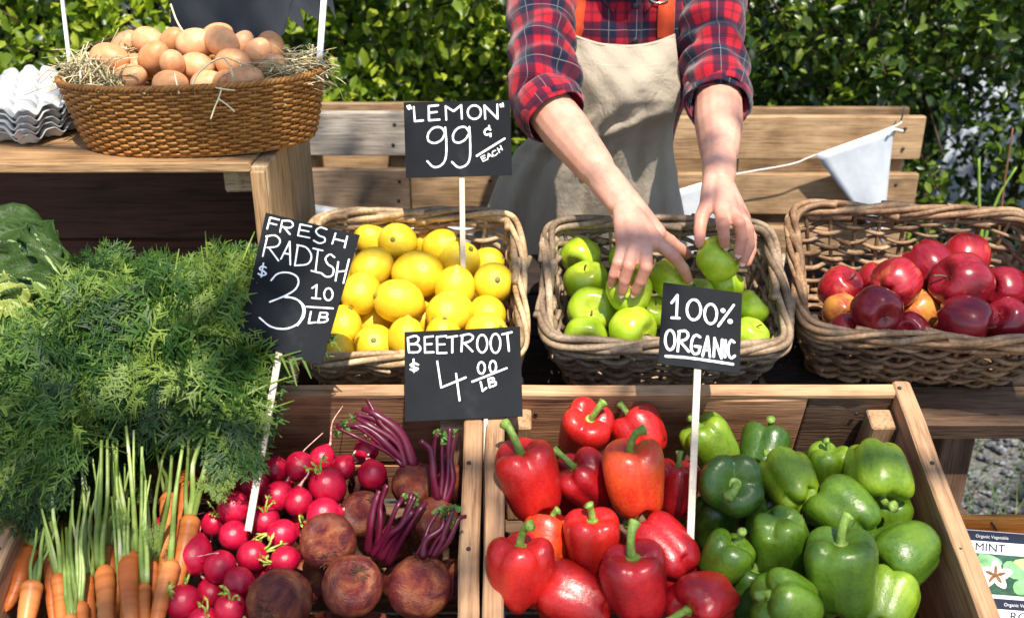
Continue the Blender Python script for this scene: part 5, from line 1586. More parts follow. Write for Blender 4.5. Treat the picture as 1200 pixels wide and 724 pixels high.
def frond_proto(seed, nk=9):
    """feathery leaf lying in xy, stalk along x from 0 to 1; returns verts, quads"""
    r = np.random.default_rng(seed)
    V = []; Q = []
    def seg(a, b, w0, w1, za, zb):
        d = b - a; l = np.hypot(*d); s = np.array([-d[1], d[0]]) / (l + 1e-9)
        n = len(V)
        V.extend([(*(a + s * w0), za), (*(a - s * w0), za), (*(b - s * w1), zb), (*(b + s * w1), zb)]); Q.append((n, n + 1, n + 2, n + 3))
    for i in range(6):
        seg(np.array([i / 6, 0]), np.array([(i + 1) / 6, 0]), .006 * (1.1 - i / 7), .006 * (1.1 - (i + 1) / 7), 0.001, 0.001)
    def rot(d, a): return np.array([d[0] * math.cos(a) - d[1] * math.sin(a), d[0] * math.sin(a) + d[1] * math.cos(a)])
    for k in range(nk):
        x = .26 + .74 * (k / nk) ** .92
        l = (.36 * (1 - x) ** .62 + .05) * r.uniform(.6, 1.2)
        for sgn in (-1, 1):
            if r.random() < .10: continue
            d = rot(np.array([1, 0]), sgn * rad(r.uniform(34, 70)))
            a0 = np.array([x + r.uniform(-.015, .015), 0]); z1 = r.uniform(-.32, .36) * l
            b0 = a0 + d * l
            seg(a0, b0, .0035, .0018, 0, z1)
            m_ = max(2, int(l / .062))
            for j in range(m_):
                q = .22 + .78 * j / m_
                c0 = a0 + (b0 - a0) * q; zc = z1 * q
                ls = l * (.42 - .22 * q) * r.uniform(.8, 1.2) + .012
                for s2 in (-1, 1):
                    d2 = rot(d, s2 * rad(r.uniform(35, 58))); e0 = c0 + d2 * ls; z2 = zc + r.uniform(-.38, .42) * ls
                    seg(c0, e0, .0056, .0042, zc, z2)
                    for s3 in ((-1, .45), (1, .55), (-1, .8), (1, .85)):
                        d3 = rot(d2, s3[0] * rad(r.uniform(28, 50))); f0 = c0 + (e0 - c0) * s3[1]
                        seg(f0, f0 + d3 * (ls * .55 + .016), .0076, .0024, zc + (z2 - zc) * s3[1], z2 + r.uniform(-.02, .024))
    return np.array(V), np.array(Q)
FP = [frond_proto(s, 9) for s in range(6)]
def bezier(p0, p1, p2, s):
    s = s[:, None]
    return (1 - s) ** 2 * p0 + 2 * s * (1 - s) * p1 + s ** 2 * p2
def put_frond(mb, at, k, p0, p1, p2, nrm, tone, width=1.0):
    V, Q = FP[k % 6]
    L = np.linalg.norm(p2 - p0) * 1.05
    s = np.clip(V[:, 0], 0, 1.08)
    B = bezier(p0, p1, p2, s)
    tg = 2 * (1 - s)[:, None] * (p1 - p0) + 2 * s[:, None] * (p2 - p1); tg /= np.linalg.norm(tg, axis=1)[:, None] + 1e-9
    sd = np.cross(tg, nrm); sd /= np.linalg.norm(sd, axis=1)[:, None] + 1e-9
    nn = np.cross(sd, tg)
    W = B + sd * (V[:, 1:2] * L * width) + nn * ((V[:, 2:3] - 0.55 * V[:, 1:2] ** 2) * L)
    W = W + .0035 * np.stack([vnoise(W, 70, 1), vnoise(W, 70, 2), vnoise(W, 70, 3)], 1)
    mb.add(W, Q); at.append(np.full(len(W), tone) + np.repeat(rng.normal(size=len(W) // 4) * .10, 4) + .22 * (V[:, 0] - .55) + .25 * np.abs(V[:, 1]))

carrot_plane = (CB - CZ * 0.035, CZ)
def on_car(u, v, h=0.0): return PP(u, v, carrot_plane[0] + CZ * h, CZ)
carrots = [ # crown (u, v), tip (u, v), px width, height, stalk target(s), label
 ((36, 638), (8, 712), 25, .010, (52, 588), 'leftmost carrot leaning against the crate side'),
 ((41, 681), (18, 770), 26, .030, (58, 610), 'short thick carrot at the lower left with a thin root hair'),
 ((59, 646), (64, 735), 18, .012, (62, 590), 'slim carrot behind the green stalks on the left'),
 ((69, 670), (68, 770), 19, .024, (50, 560), 'slim carrot half covered by long green stalks'),
 ((117, 662), (136, 775), 24, .040, (121, 530), 'pale topped carrot under the left bunch of white stalks'),
 ((127, 636), (134, 735), 16, .014, (130, 550), 'thin carrot behind the left bunch of white stalks'),
 ((143, 630), (134, 745), 19, .022, (138, 540), 'carrot with long stalks standing behind the front ones'),
 ((156, 643), (154, 775), 25, .044, (148, 520), 'bright upright carrot in the middle of the bunch'),
 ((170, 679), (172, 780), 17, .040, (166, 560), 'narrow carrot right of the bright upright one'),
 ((200, 656), (178, 770), 24, .040, (208, 530), 'carrot slanting left beside the big dark radish'),
 ((194, 575), (195, 680), 21, .026, (186, 510), 'dark orange carrot standing tall behind the right stalks'),
 ((222, 552), (208, 650), 23, .022, (232, 505), 'highest carrot, deep orange, at the back of the bunch'),
 ((223, 605), (204, 705), 25, .034, (246, 505), 'carrot with broken skin below the pale leaf stalks'),
 ((181, 654), (174, 755), 16, .020, (178, 540), 'thin carrot between the upright and slanting ones'),
 ((92, 702), (98, 800), 18, .036, (100, 590), 'carrot low at the bottom edge behind crossing stalks'),
 ((146, 688), (147, 790), 16, .030, (146, 600), 'small carrot at the bottom edge under the bright one'),
 ((104, 672), (112, 780), 16, .016, (104, 570), 'carrot in the shade behind the green stalk bundle'),
 ((84, 718), (82, 800), 18, .040, (86, 620), 'carrot at the very bottom left of the middle'),
]
heap_c = P(170, 420, 1.30)
def heap_d(u, v):
    """distance of the top of the heap of greens at a line of sight"""
    f = (560 - v) / 290
    wv = .022 * math.sin(u * .045 + v * .018) * math.sin(v * .04 + 1.3 + u * .012) + .012 * math.sin(u * .11 + 2) * math.sin(v * .09)
    return 1.222 + wv + 0.215 * max(0, f) ** 1.05 + 0.0002 * max(0, 60 - u) + 0.0006 * max(0, u - 235) - 0.03 * math.sin(max(0, min(1, f)) * 3.14)
for k, (c0, t0, w, h, st, lab) in enumerate(carrots):
    a = on_car(*c0, h); b = on_car(*t0, h - .006)
    L = (b - a).length * 1.06; r0 = w / 2 * dep(a) / F
    r = np.random.default_rng(1200 + k)
    n = 26; s = np.linspace(0, 1, n)
    prof = np.clip(np.sin(np.clip(s / .10, 0, 1) * np.pi / 2), 0, 1) ** .7 * (1 - .62 * s ** 1.25) * np.where(s > .9, np.sqrt(np.clip((1 - s) / .1, 0, 1)) * .92 + .08 * (s < 1), 1)
    prof = prof * r0; prof[0] = r0 * .12; prof[-1] = 0.0006
    m = MB()
    ph = r.uniform(0, 6, 3)
    def fn(v, A, ss):
        v = v * np.array([1, 1, 1.0])
        cr = 1 + .028 * np.sin(v[..., 2] / L * 70 + ph[0] + 1.2 * np.sin(A * 2 + ph[1])) + .03 * np.sin(v[..., 2] / L * 17 + ph[2])
        v[..., 0] *= cr; v[..., 1] *= cr
        v[..., 0] += r0 * .35 * np.sin(v[..., 2] / L * 3.5 + ph[1]); v[..., 1] += r0 * .2 * np.sin(v[..., 2] / L * 4 + ph[2])
        return v
    revolve(m, [(p_, -q * L) for p_, q in zip(prof, s)][::-1], 18, fn)
    M = axis_frame(a, (a - b), k)
    o = obj('carrot', m.mesh('carrot'), M_CAR, None, M)
    tag(o, lab, 'carrot', 'carrots in the crate')
    inv = M.inverted()
    ns = {9: 1, 10: 2, 11: 2, 12: 4}.get(k, int(r.integers(3, 5)))
    for j in range(ns):                                   # leaf stalks
        off = (j - (ns - 1) / 2)
        e = Vector(P(st[0] + off * 8 + r.normal() * 9, st[1] + r.uniform(-22, 6), heap_d(*st) + .012 + r.uniform(-.008, .012)))
        a1 = a + CX * off * .0024
        midp = (a1 + e) / 2 + CZ * r.uniform(.002, .014) + CX * r.normal() * .004
        pts = [inv @ (a1 - (a - b).normalized() * .004), inv @ (a1 * .78 + e * .22 + CZ * .004 + CX * off * .0012), inv @ midp, inv @ e]
        m = MB(); tube(m, cat_rom(pts, 12), lambda t_: (.0036 - .0020 * t_) * (.70 + .55 * ((j * 7 + k) % 5) / 4), 7, flat=.7)
        obj('stalk', m.mesh('carrot_stalk'), M_CSTALK, o)

# the heap of carrot greens
mb = MB(); at = []
rg = np.random.default_rng(77)
def inside(u, v):
    top = 318 - 14 * math.sin(u * .021) + 14 * math.sin(u * .07) + (45 if u < 90 else 0) + max(0, (u - 250)) * .35
    bot = 560 - 22 * math.sin(u * .03) if u < 95 else (500 + 8 * math.sin(u * .1) if u < 255 else 525)
    return top < v < bot and -45 < u < 300
cnt = 0
while cnt < 280:
    u = rg.uniform(-45, 300); v = rg.uniform(275, 575)
    if not inside(u, v): continue
    L = rg.uniform(80, 190)
    ang = math.atan2(-(v - 640), (u - 150)) + rg.normal() * .55        # fanning away from the crowns
    if v > 430: ang += rg.choice([-1, 0, 1], p=[.3, .4, .3]) * .9
    if u < 60 and v > 440: ang = math.pi * 1.2 + rg.normal() * .45
    if u > 235 and v > 400: ang = -.9 + rg.normal() * .5
    du, dv = math.cos(ang) * L, -math.sin(ang) * L
    u0, v0, u1, v1 = u - du * .5, v - dv * .5, u + du * .5, v + dv * .5
    u1 = min(u1, 318 + rg.uniform(-20, 20) if v1 < 470 else 305); v1 = max(v1, 276 + rg.uniform(0, 40) + max(0, 125 - u1) * .75 + max(0, u1 - 235) * .15)
    if 85 < u0 < 268: v0 = min(v0, 528 + rg.uniform(-12, 8))
    if 85 < u1 < 268: v1 = min(v1, 522 + rg.uniform(-12, 8))
    if u0 >= 268 or u1 >= 268: v0 = min(v0, 560); v1 = min(v1, 560)
    lay = rg.uniform(-.030, .055)
    p0 = np.array(P(u0, v0, heap_d(u0, v0) + .02 + lay)); p2 = np.array(P(u1, v1, heap_d(u1, v1) + .004 + lay + rg.uniform(-.02, .02)))
    p1 = (p0 + p2) / 2 + np.array(CD(rg.normal() * .3, .45, .7)) * rg.uniform(.005, .06)
    nrm = np.array(CD(rg.normal() * .7, .45 + rg.normal() * .6, .7))
    put_frond(mb, at, cnt, p0, p1, p2, nrm, np.clip(.40 + .26 * rg.normal() - lay * 5 + .25 * (u > 190 and v < 400), 0, 1), rg.uniform(.75, 1.1))  # deeper fronds darker: shade between the layers put into the tone
    cnt += 1
# darker leaves lying behind the stalks
for k in range(70):
    u = rg.uniform(30, 262); v = rg.uniform(510, 600 if u < 150 else 530); ang = rg.uniform(0, 6.28); L = rg.uniform(50, 95)
    c0 = on_car(u, v, -.012 - .02 * rg.random())
    d_ = (CX * math.cos(ang) + CY * math.sin(ang)) * (L * 1.25 / F)
    p0 = np.array(c0 - d_ * .5); p2 = np.array(c0 + d_ * .5); p1 = np.array(c0 + CZ * .012)
    put_frond(mb, at, k, p0, p1, p2, np.array(CZ + CX * rg.normal() * .4 + CY * rg.normal() * .3), np.clip(.4 + .25 * rg.normal(), 0, 1), 1.0)
# limp fronds hanging down over the stalks
for k in range(26):
    u = rg.uniform(-15, 70); v = rg.uniform(485, 540); L = rg.uniform(50, 100) if u < 100 else rg.uniform(25, 60)
    e_ = u + rg.normal() * 18 - (14 if u < 60 else 0)
    p0 = np.array(P(u, v - 25, heap_d(u, v) + .004)); p2 = np.array(P(e_, v + L, heap_d(u, v) - .012 + rg.uniform(-.012, .012))); p1 = np.array(P((u + e_) / 2, v + L * .3, heap_d(u, v) - .03))
    put_frond(mb, at, k, p0, p1, p2, np.array(CD(rg.normal() * .5, .2, .9)), np.clip(.45 + .25 * rg.normal(), 0, 1), .9)
# small sprigs among the crowns and along the right edge
for u, v, u1, v1, dd in ((126, 596, 150, 612, -.02), (178, 610, 182, 645, -.025), (262, 500, 300, 545, -.005), (270, 480, 312, 520, 0), (255, 520, 268, 575, .0), (330, 405, 350, 415, .03), (322, 410, 338, 424, .03), (248, 540, 262, 590, 0.01), (246, 560, 256, 590, 0.0)):
    p0 = np.array(P(u, v, heap_d(u, v) + dd)); p2 = np.array(P(u1, v1, heap_d(u1, v1) + dd)); p1 = (p0 + p2) / 2 + np.array(CZ) * .012
    put_frond(mb, at, int(u), p0, p1, p2, np.array(CD(.2, .4, .8)), .75, 1.0)
A_ = np.clip(np.concatenate(at), 0, 1)
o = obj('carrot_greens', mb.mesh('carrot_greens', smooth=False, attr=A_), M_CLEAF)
tag(o, 'big heap of feathery green carrot tops left of the radish sign', 'carrot tops', kind='stuff')
mb = MB()
for k in range(120):                                      # paler ribs showing among the leaves
    u = rg.uniform(-20, 285); v = rg.uniform(330, 540)
    if not inside(u, v): continue
    ang = math.atan2(-(v - 640), (u - 150)) + rg.normal() * .5; L = rg.uniform(35, 90)
    pts = [P(u + math.cos(ang) * L * s, v - math.sin(ang) * L * s + 10 * s * s, heap_d(u, v) + .004 - .018 * math.sin(s * 3) + .0009 * L * s * math.sin(ang)) for s in (0, .35, .7, 1)]
    tube(mb, cat_rom(pts, 9), lambda t_: .0019 - .0009 * t_, 6)
o = obj('leaf_ribs', mb.mesh('leaf_ribs'), M_CSTALK); tag(o, 'pale green leaf ribs running through the carrot tops', 'carrot tops', kind='stuff')

# ------------------------------------------------------------------ big leafy green at the left edge
t = NT('chard_leaf'); v = t.coord('Object', (1, 1, 1), 2.0); a = t.noise(v, 40, 4, .6)
c = t.ramp(a, [(0.3, (0.020, 0.050, 0.008)), (0.6, (0.045, 0.088, 0.014)), (.8, (0.085, 0.14, 0.028))])
t.base(c); t.set(rough=.5, spec=.3); t.bump(a, .6, .006); t.translucent(c, .2); M_CHARD = t.m
M_CHARD2 = plain('pale_leaf', (0.24, 0.28, 0.06), .5, .4, .35, 40)
M_RIB = plain('leaf_midrib', (0.24, 0.32, 0.12), .5, .4, .2, 40)
root = thing('leafy_green', 'broad crumpled dark green leaf vegetable at the left edge beside the carrot tops', 'leafy vegetable', T(P(10, 380, 1.42)))
o0 = P(10, 380, 1.42)
def big_leaf(path, widths, nrm, mat, seed, ruff=.012):
    c_ = cat_rom([P(*q) - o0 for q in path], 44)
    t_, s_, b_ = frames(c_, up=nrm)
    w = np.interp(np.linspace(0, 1, 44), np.linspace(0, 1, len(widths)), widths)
    nv = 27; V = []
    r = np.random.default_rng(seed)
    p1, p2 = r.uniform(0, 6, 2)
    for i_ in range(44):
        i = i_ * 26 / 44
        for j in range(nv):
            q = (j / (nv - 1) - .5) * 2
            lift = .004 * math.sin(i * 2.6 + q * 21) * (1 - .5 * abs(q)) + .10 * w[i_] * abs(q) + ruff * q * q * math.sin(i * .95 + p1 + q * 2) + ruff * .6 * math.sin(i * .6 + q * 8 + p2) * abs(q) + .003 * math.sin(i * 1.9 + q * 13 + p1)
            V.append(c_[i_] + s_[i_] * q * w[i_] * (1 + .1 * math.sin(i * 1.3 + q * 7)) + b_[i_] * lift)
    m = MB(); m.add(V, grid_quads(nv, 44))
    o = obj('leaf', m.mesh('leaf'), mat, root); md = o.modifiers.new('thickness', 'SOLIDIFY'); md.thickness = .0008
    m = MB(); tube(m, c_ + b_ * -.0005, lambda q: .0042 * (1 - .75 * q), 6); obj('midrib', m.mesh('midrib'), M_RIB, o)
cn = tuple(CD(0, .5, .85))
big_leaf([(104, 338, 1.37), (66, 318, 1.37), (34, 296, 1.38), (8, 282, 1.40), (-22, 300, 1.39), (-30, 335, 1.38)], [.006, .028, .05, .055, .045, .012], cn, M_CHARD, 1, .010)
big_leaf([(80, 340, 1.36), (58, 306, 1.365), (44, 280, 1.385), (38, 264, 1.40)], [.004, .018, .026, .006], tuple(CD(.6, .3, .7)), M_CHARD, 2, .008)
big_leaf([(70, 350, 1.345), (34, 328, 1.35), (-6, 322, 1.36), (-40, 330, 1.37)], [.006, .035, .04, .015], cn, M_CHARD, 3, .010)
big_leaf([(40, 372, 1.33), (12, 352, 1.335), (-10, 345, 1.34), (-35, 345, 1.36)], [.006, .03, .03, .012], cn, M_CHARD2, 4, .008)

# ================================================================== PRICE SIGNS
t = NT('chalkboard')
v = t.coord('Object'); a = t.noise(v, 9, 4, .6); b = t.noise(v, 500, 2, .6)
t.base(t.ramp(a, [(0.3, (0.0045, 0.0055, 0.007)), (0.60, (0.009, 0.0105, 0.013)), (0.80, (0.030, 0.033, 0.038))])); t.set(rough=.7, spec=.14); t.bump(b, .1, .001); M_SLATE = t.m
t = NT('white_paint_marker'); a = t.noise(t.coord('Object'), 260, 2, .6)
t.base(t.ramp(a, [(0.3, (0.70, .70, .70)), (.6, (0.84, .84, .84))])); t.set(rough=.7, spec=.2); M_CHALK = t.m
t = NT('pale_stick_wood'); a = t.noise(t.coord('Object', (300, 300, 4)), 1, 3, .6)
t.base(t.ramp(a, [(0.3, (0.60, .47, .33)), (.7, (0.76, .64, .49))])); t.set(rough=.6, spec=.3); M_STICK = t.m

def sign(label, corners, org, scale, zc, depth, nrm, strokes, wpx, stick_px, group='chalkboard price signs', bow=0.0):
    """corners, strokes: in the magnified view with origin org and scale; zc its corners TL TR BR BL"""
    q = [(org[0] + x / scale, org[1] + y / scale) for x, y in zc]
    cu = sum(a for a, b in q) / 4; cv = sum(b for a, b in q) / 4
    c = P(cu, cv, depth)
    foot = P(*stick_px[1])                       # the board stands in one plane with its stick
    n = Vector((nrm[0], -1, (c.y - foot.y) / (c.z - foot.z))).normalized()
    C3 = [PP(u, v, c, n) for u, v in q]
    c = (C3[0] + C3[1] + C3[2] + C3[3]) / 4
    x = ((C3[1] - C3[0]) + (C3[2] - C3[3])).normalized(); y = n.cross(x)
    M = frame(c, x, y, n); inv = M.inverted()
    L = [inv @ p for p in C3]
    root = thing('price_sign', label, 'sign', M, group)
    th = .0022
    # board with a very slight warp
    nu = 9
    V = []
    for zz in (0, -th):
        for j in range(nu):
            for i in range(nu):
                a, b = i / (nu - 1), j / (nu - 1)
                p = (L[0] * (1 - a) + L[1] * a) * (1 - b) + (L[3] * (1 - a) + L[2] * a) * b
                V.append((p.x, p.y, zz + bow * ((2 * a - 1) ** 2 - .5) * .5))
    Q = grid_quads(nu, nu); Q0 = Q[:, ::-1]
    edge = [i for i in range(nu)] + [(j + 1) * nu - 1 for j in range(1, nu)] + [nu * nu - 1 - i for i in range(1, nu)] + [(nu - 1 - j) * nu for j in range(1, nu - 1)]
    E = [[edge[k], edge[(k + 1) % len(edge)], edge[(k + 1) % len(edge)] + nu * nu, edge[k] + nu * nu] for k in range(len(edge))]
    m = MB(); m.add(V, np.vstack([Q0, Q + nu * nu, E]))
    obj('board', m.mesh('board', False), M_SLATE, root)
    # hand lettering as raised brush strokes
    m = MB()
    k = 0
    for st in strokes:
        curved = False; w = wpx
        if isinstance(st, tuple) and st[0] == 'w': w = st[1]; st = st[2]
        if isinstance(st, tuple) and st[0] in ('c', 'o', 'd'):
            if st[0] == 'o':
                _, cx, cy, rx, ry = st
                pz = [(cx + rx * math.cos(a), cy + ry * math.sin(a)) for a in np.linspace(-1.8, 4.6, 26)]
            elif st[0] == 'd':
                _, cx, cy, rr_ = st
                pz = [(cx - .5, cy), (cx + .5, cy)]; w = rr_ * 2
            else:
                pz = [tuple(p_[:2]) for p_ in cat_rom([(*p_, 0) for p_ in st[1]], len(st[1]) * 5)]
        else: pz = st
        pts = []
        for a, b in pz:
            p = PP(org[0] + a / scale, org[1] + b / scale, c, n); p = inv @ p
            uu = (p.x / max(1e-6, abs(L[1].x)))
            pts.append((p.x, p.y, bow * (uu * uu - .5) * .5))
        w_ = w / scale * depth / F / 2
        pts = np.array(pts); k += 1
        zo = .00055 + .000025 * (k % 14)
        # polyline ribbon with round ends
        for i in range(len(pts) - 1):
            a, b = pts[i], pts[i + 1]; d = b - a; l = np.linalg.norm(d)
            if l < 1e-7: continue
        P2 = pts
        seg_d = np.diff(P2, axis=0); ln = np.linalg.norm(seg_d, axis=1); keep = ln > 1e-7
        dirs = seg_d / (ln[:, None] + 1e-12)
        nn_ = np.stack([-dirs[:, 1], dirs[:, 0], 0 * ln], 1)
        vn = np.vstack([nn_[0], (nn_[:-1] + nn_[1:]), nn_[-1]]) if len(nn_) > 1 else np.vstack([nn_[0], nn_[0]])
        ln2 = np.linalg.norm(vn, axis=1); sharp = ln2 < 1.2
        vn = vn / (ln2[:, None] + 1e-9)
        jit = 1 + .10 * np.sin(np.arange(len(P2)) * 1.7 + k)
        # split at sharp corners so that each straight stroke keeps its width
        groups_ = []; cur = [0]
        for i in range(1, len(P2)):
            cur.append(i)
            if i < len(P2) - 1 and (dirs[i - 1] @ dirs[i]) < .75: groups_.append(cur); cur = [i]
        groups_.append(cur)
        for gi, g in enumerate(groups_):
            Pg = P2[g]; dg = np.diff(Pg, axis=0); dg /= np.linalg.norm(dg, axis=1)[:, None] + 1e-12
            ng = np.stack([-dg[:, 1], dg[:, 0], 0 * dg[:, 0]], 1)
            vg = np.vstack([ng[0], ng[:-1] + ng[1:], ng[-1]]) if len(ng) > 1 else np.vstack([ng[0], ng[0]])
            vg /= np.linalg.norm(vg, axis=1)[:, None] + 1e-9
            wv = w_ * jit[g][:, None]
            z3 = np.array([0, 0, zo + gi * .00003])
            A = Pg + vg * wv + z3; B = Pg - vg * wv + z3
            nP = len(Pg)
            ends = []
            V_ = [A, B]; T_ = []
            base = 2 * nP
            for e, (pp, dd) in enumerate(((Pg[0], -dg[0]), (Pg[-1], dg[-1]))):
                nv_ = np.array([-dd[1], dd[0], 0])
                arc = np.array([pp + (nv_ * math.cos(t__) + dd * math.sin(t__)) * w_ + z3 for t__ in np.linspace(0, math.pi, 7)])
                V_.append(arc)
                T_ += [[base + 0, base + i, base + i + 1] for i in range(1, 6)]
                base += 7
            m.add(np.vstack(V_), [[i, i + nP, i + nP + 1, i + 1] for i in range(nP - 1)], T_)
    o = obj('lettering', m.mesh('lettering', False), M_CHALK, root)
    md = o.modifiers.new('thickness', 'SOLIDIFY'); md.thickness = .0003; md.offset = 0
    (u0, v0, e0), (u1, v1, e1), wst = stick_px
    a = inv @ PP(u0, v0, c - n * (th + wst * .275 + .0004 + abs(bow) * .3), n); b = inv @ PP(u1, v1, c - n * (th + wst * .275 + .0004 + abs(bow) * .3), n)
    d = b - a; xx = d.normalized(); yy = Vector((0, 0, 1)).cross(xx).normalized(); zz = xx.cross(yy)
    m = MB(); box_mb(m, d.length, wst, wst * .55, .0006, nx=4, wob=.0001)
    # keep the stick just behind the board
    obj('stick', m.mesh('stick', False), M_STICK, root, frame((a + b) / 2, xx, yy, zz))
    return root

lem = [[(105, 150), (116, 170)], [(120, 145), (131, 165)], [(766, 152), (762, 138)], [(782, 150), (778, 130)],
 [(150, 155), (158, 256), (216, 250)], [(255, 150), (258, 248)], [(255, 150), (322, 143)], [(257, 196), (312, 190)], [(258, 250), (332, 244)],
 [(380, 245), (375, 150), (432, 185), (485, 142), (490, 238)], ('o', 578, 192, 47, 48), [(655, 238), (650, 145), (742, 238), (740, 138)],
 ('c', [(375, 345), (345, 302), (290, 303), (252, 345), (254, 392), (295, 410), (345, 388), (372, 340)]), ('c', [(372, 300), (381, 420), (374, 520), (340, 568), (290, 578), (246, 538)]),
 ('c', [(545, 340), (515, 298), (465, 303), (430, 345), (432, 392), (468, 407), (512, 385), (543, 340)]), ('c', [(543, 296), (549, 420), (545, 520), (515, 568), (465, 580), (420, 543)]),
 ('c', [(692, 316), (668, 308), (650, 328), (660, 350), (694, 344)]), [(682, 288), (684, 308)], [(690, 345), (693, 362)],
 [(595, 500), (792, 378)], ('w', 8, [(652, 496), (624, 508), (640, 538), (666, 526)]), ('w', 8, [(633, 522), (654, 513)]), ('w', 8, [(672, 526), (677, 484), (708, 506)]), ('w', 8, [(675, 508), (693, 497)]),
 ('w', 8, ('c', [(728, 462), (708, 470), (708, 492), (724, 498), (742, 482)])), ('w', 8, [(742, 446), (756, 476)]), ('w', 8, [(762, 428), (776, 458)]), ('w', 8, [(749, 462), (769, 444)])]
sign('chalkboard sign reading lemon 99 cents each', None, (460, 100), 6.03, [(78, 122), (828, 106), (845, 636), (95, 655)], 1.60, (0.03, -1, .30), lem, 14, ((540.5, 150, 1.6045), (543, 335, 1.60), .0085), bow=.001)
radi = [[(178, 58), (165, 108)], [(178, 58), (218, 68)], [(172, 82), (206, 90)], [(232, 72), (222, 122)], ('c', [(232, 72), (268, 74), (280, 92), (262, 104), (228, 98)]), [(240, 102), (266, 132)],
 [(312, 88), (302, 138)], [(312, 88), (362, 98)], [(308, 112), (350, 120)], [(302, 138), (354, 148)], ('c', [(430, 110), (402, 102), (382, 118), (396, 138), (420, 148), (420, 166), (396, 172), (372, 160)]),
 [(470, 128), (455, 175)], [(522, 142), (510, 192)], [(462, 152), (516, 165)],
 [(166, 140), (145, 230)], ('c', [(160, 142), (200, 138), (222, 160), (208, 186), (165, 192)]), [(172, 192), (215, 250)], [(226, 242), (265, 165), (268, 268)], [(238, 216), (268, 222)],
 [(302, 180), (288, 270)], ('c', [(298, 180), (340, 192), (362, 230), (345, 264), (288, 272)]), [(370, 195), (412, 205)], [(392, 200), (380, 298)], [(362, 295), (398, 304)],
 ('c', [(465, 235), (445, 222), (425, 240), (435, 265), (460, 285), (455, 315), (430, 322), (405, 305)]), [(482, 256), (470, 340)], [(530, 245), (505, 350)], [(476, 300), (518, 295)],
 ('c', [(160, 281), (142, 275), (131, 287), (150, 298), (160, 309), (142, 316), (125, 308)]), [(148, 262), (138, 322)],
 ('c', [(182, 338), (212, 308), (258, 303), (296, 320), (304, 350), (285, 382), (240, 408), (176, 434)]), ('c', [(240, 412), (292, 420), (322, 452), (322, 495), (295, 535), (240, 554), (180, 543), (130, 504)]), ('c', [(250, 408), (300, 425), (330, 456), (328, 498), (300, 538)]),
 [(366, 372), (386, 358), (382, 414)], [(364, 416), (402, 420)], ('o', 438, 400, 19, 27), [(340, 455), (458, 463)],
 [(360, 478), (350, 528), (382, 525)], [(402, 482), (392, 525)], ('c', [(402, 482), (432, 484), (428, 500), (398, 502), (435, 508), (426, 522), (392, 526)])]
sign('tilted chalkboard sign reading fresh radish 3.10 per lb', None, (270, 240), 3.81, [(158, 35), (577, 135), (405, 715), (35, 597)], 1.305, (0.05, -1, .42), radi, 7.5, ((340, 340, 1.309), (291, 622, 1.235), .0088), bow=.001)
beet = [[(100, 145), (108, 240)], ('c', [(100, 145), (150, 132), (172, 152), (152, 180), (108, 188)]), ('c', [(108, 188), (162, 188), (182, 213), (165, 237), (108, 240)]),
 [(210, 140), (212, 240)], [(210, 140), (264, 134)], [(212, 188), (256, 184)], [(212, 240), (268, 238)], [(290, 138), (292, 242)], [(290, 138), (350, 132)], [(292, 188), (340, 186)], [(292, 244), (352, 242)],
 [(355, 142), (422, 132)], [(390, 138), (390, 240)], [(455, 132), (450, 232)], ('c', [(445, 130), (500, 120), (526, 138), (505, 165), (455, 182)]), [(470, 180), (522, 232)],
 ('o', 585, 182, 33, 58), ('o', 672, 180, 32, 62), [(715, 122), (778, 108)], [(748, 115), (760, 230)],
 ('c', [(168, 320), (142, 310), (118, 322), (140, 336), (166, 346), (145, 358), (118, 350)]), [(138, 285), (140, 366)], [(292, 298), (318, 468), (478, 402)], [(415, 378), (438, 552)],
 ('o', 580, 340, 23, 38), ('o', 655, 332, 21, 38), [(520, 430), (745, 342)], [(575, 432), (588, 490), (612, 470)], [(625, 414), (634, 466)], ('c', [(625, 412), (655, 405), (660, 420), (632, 438), (668, 430), (672, 450), (634, 466)])]
sign('chalkboard sign reading beetroot 4.00 per lb', None, (460, 370), 5.57, [(78, 106), (832, 70), (850, 655), (82, 690)], 1.375, (-0.02, -1, .40), beet, 13, ((569.5, 440, 1.3795), (568.5, 640, 1.30), .0058), bow=.002)
orga = [[(150, 195), (188, 145), (182, 290)], [(150, 292), (200, 295)], ('o', 295, 240, 45, 66), ('o', 405, 267, 40, 64), [(555, 210), (455, 345)], ('d', 485, 245, 16), ('d', 532, 316, 17),
 ('o', 140, 437, 32, 64), [(200, 382), (190, 510)], ('c', [(195, 382), (238, 378), (258, 404), (240, 434), (198, 445)]), [(205, 446), (262, 512)],
 ('c', [(335, 418), (310, 405), (286, 430), (278, 490), (295, 525), (326, 520), (334, 482)]), [(302, 478), (338, 482)], [(352, 540), (385, 415), (400, 545)], [(362, 502), (396, 502)],
 [(425, 545), (430, 425), (475, 555), (480, 435)], [(502, 440), (498, 548)], ('c', [(558, 452), (538, 440), (520, 480), (522, 532), (540, 555), (562, 540)]), ('c', [(112, 542), (250, 552), (400, 572), (550, 595)])]
sign('square chalkboard sign reading 100% organic', None, (760, 320), 5.57, [(98, 60), (610, 130), (595, 655), (62, 590)], 1.29, (0.02, -1, .40), orga, 17, ((819, 390, 1.294), (808.5, 640, 1.215), .0088))

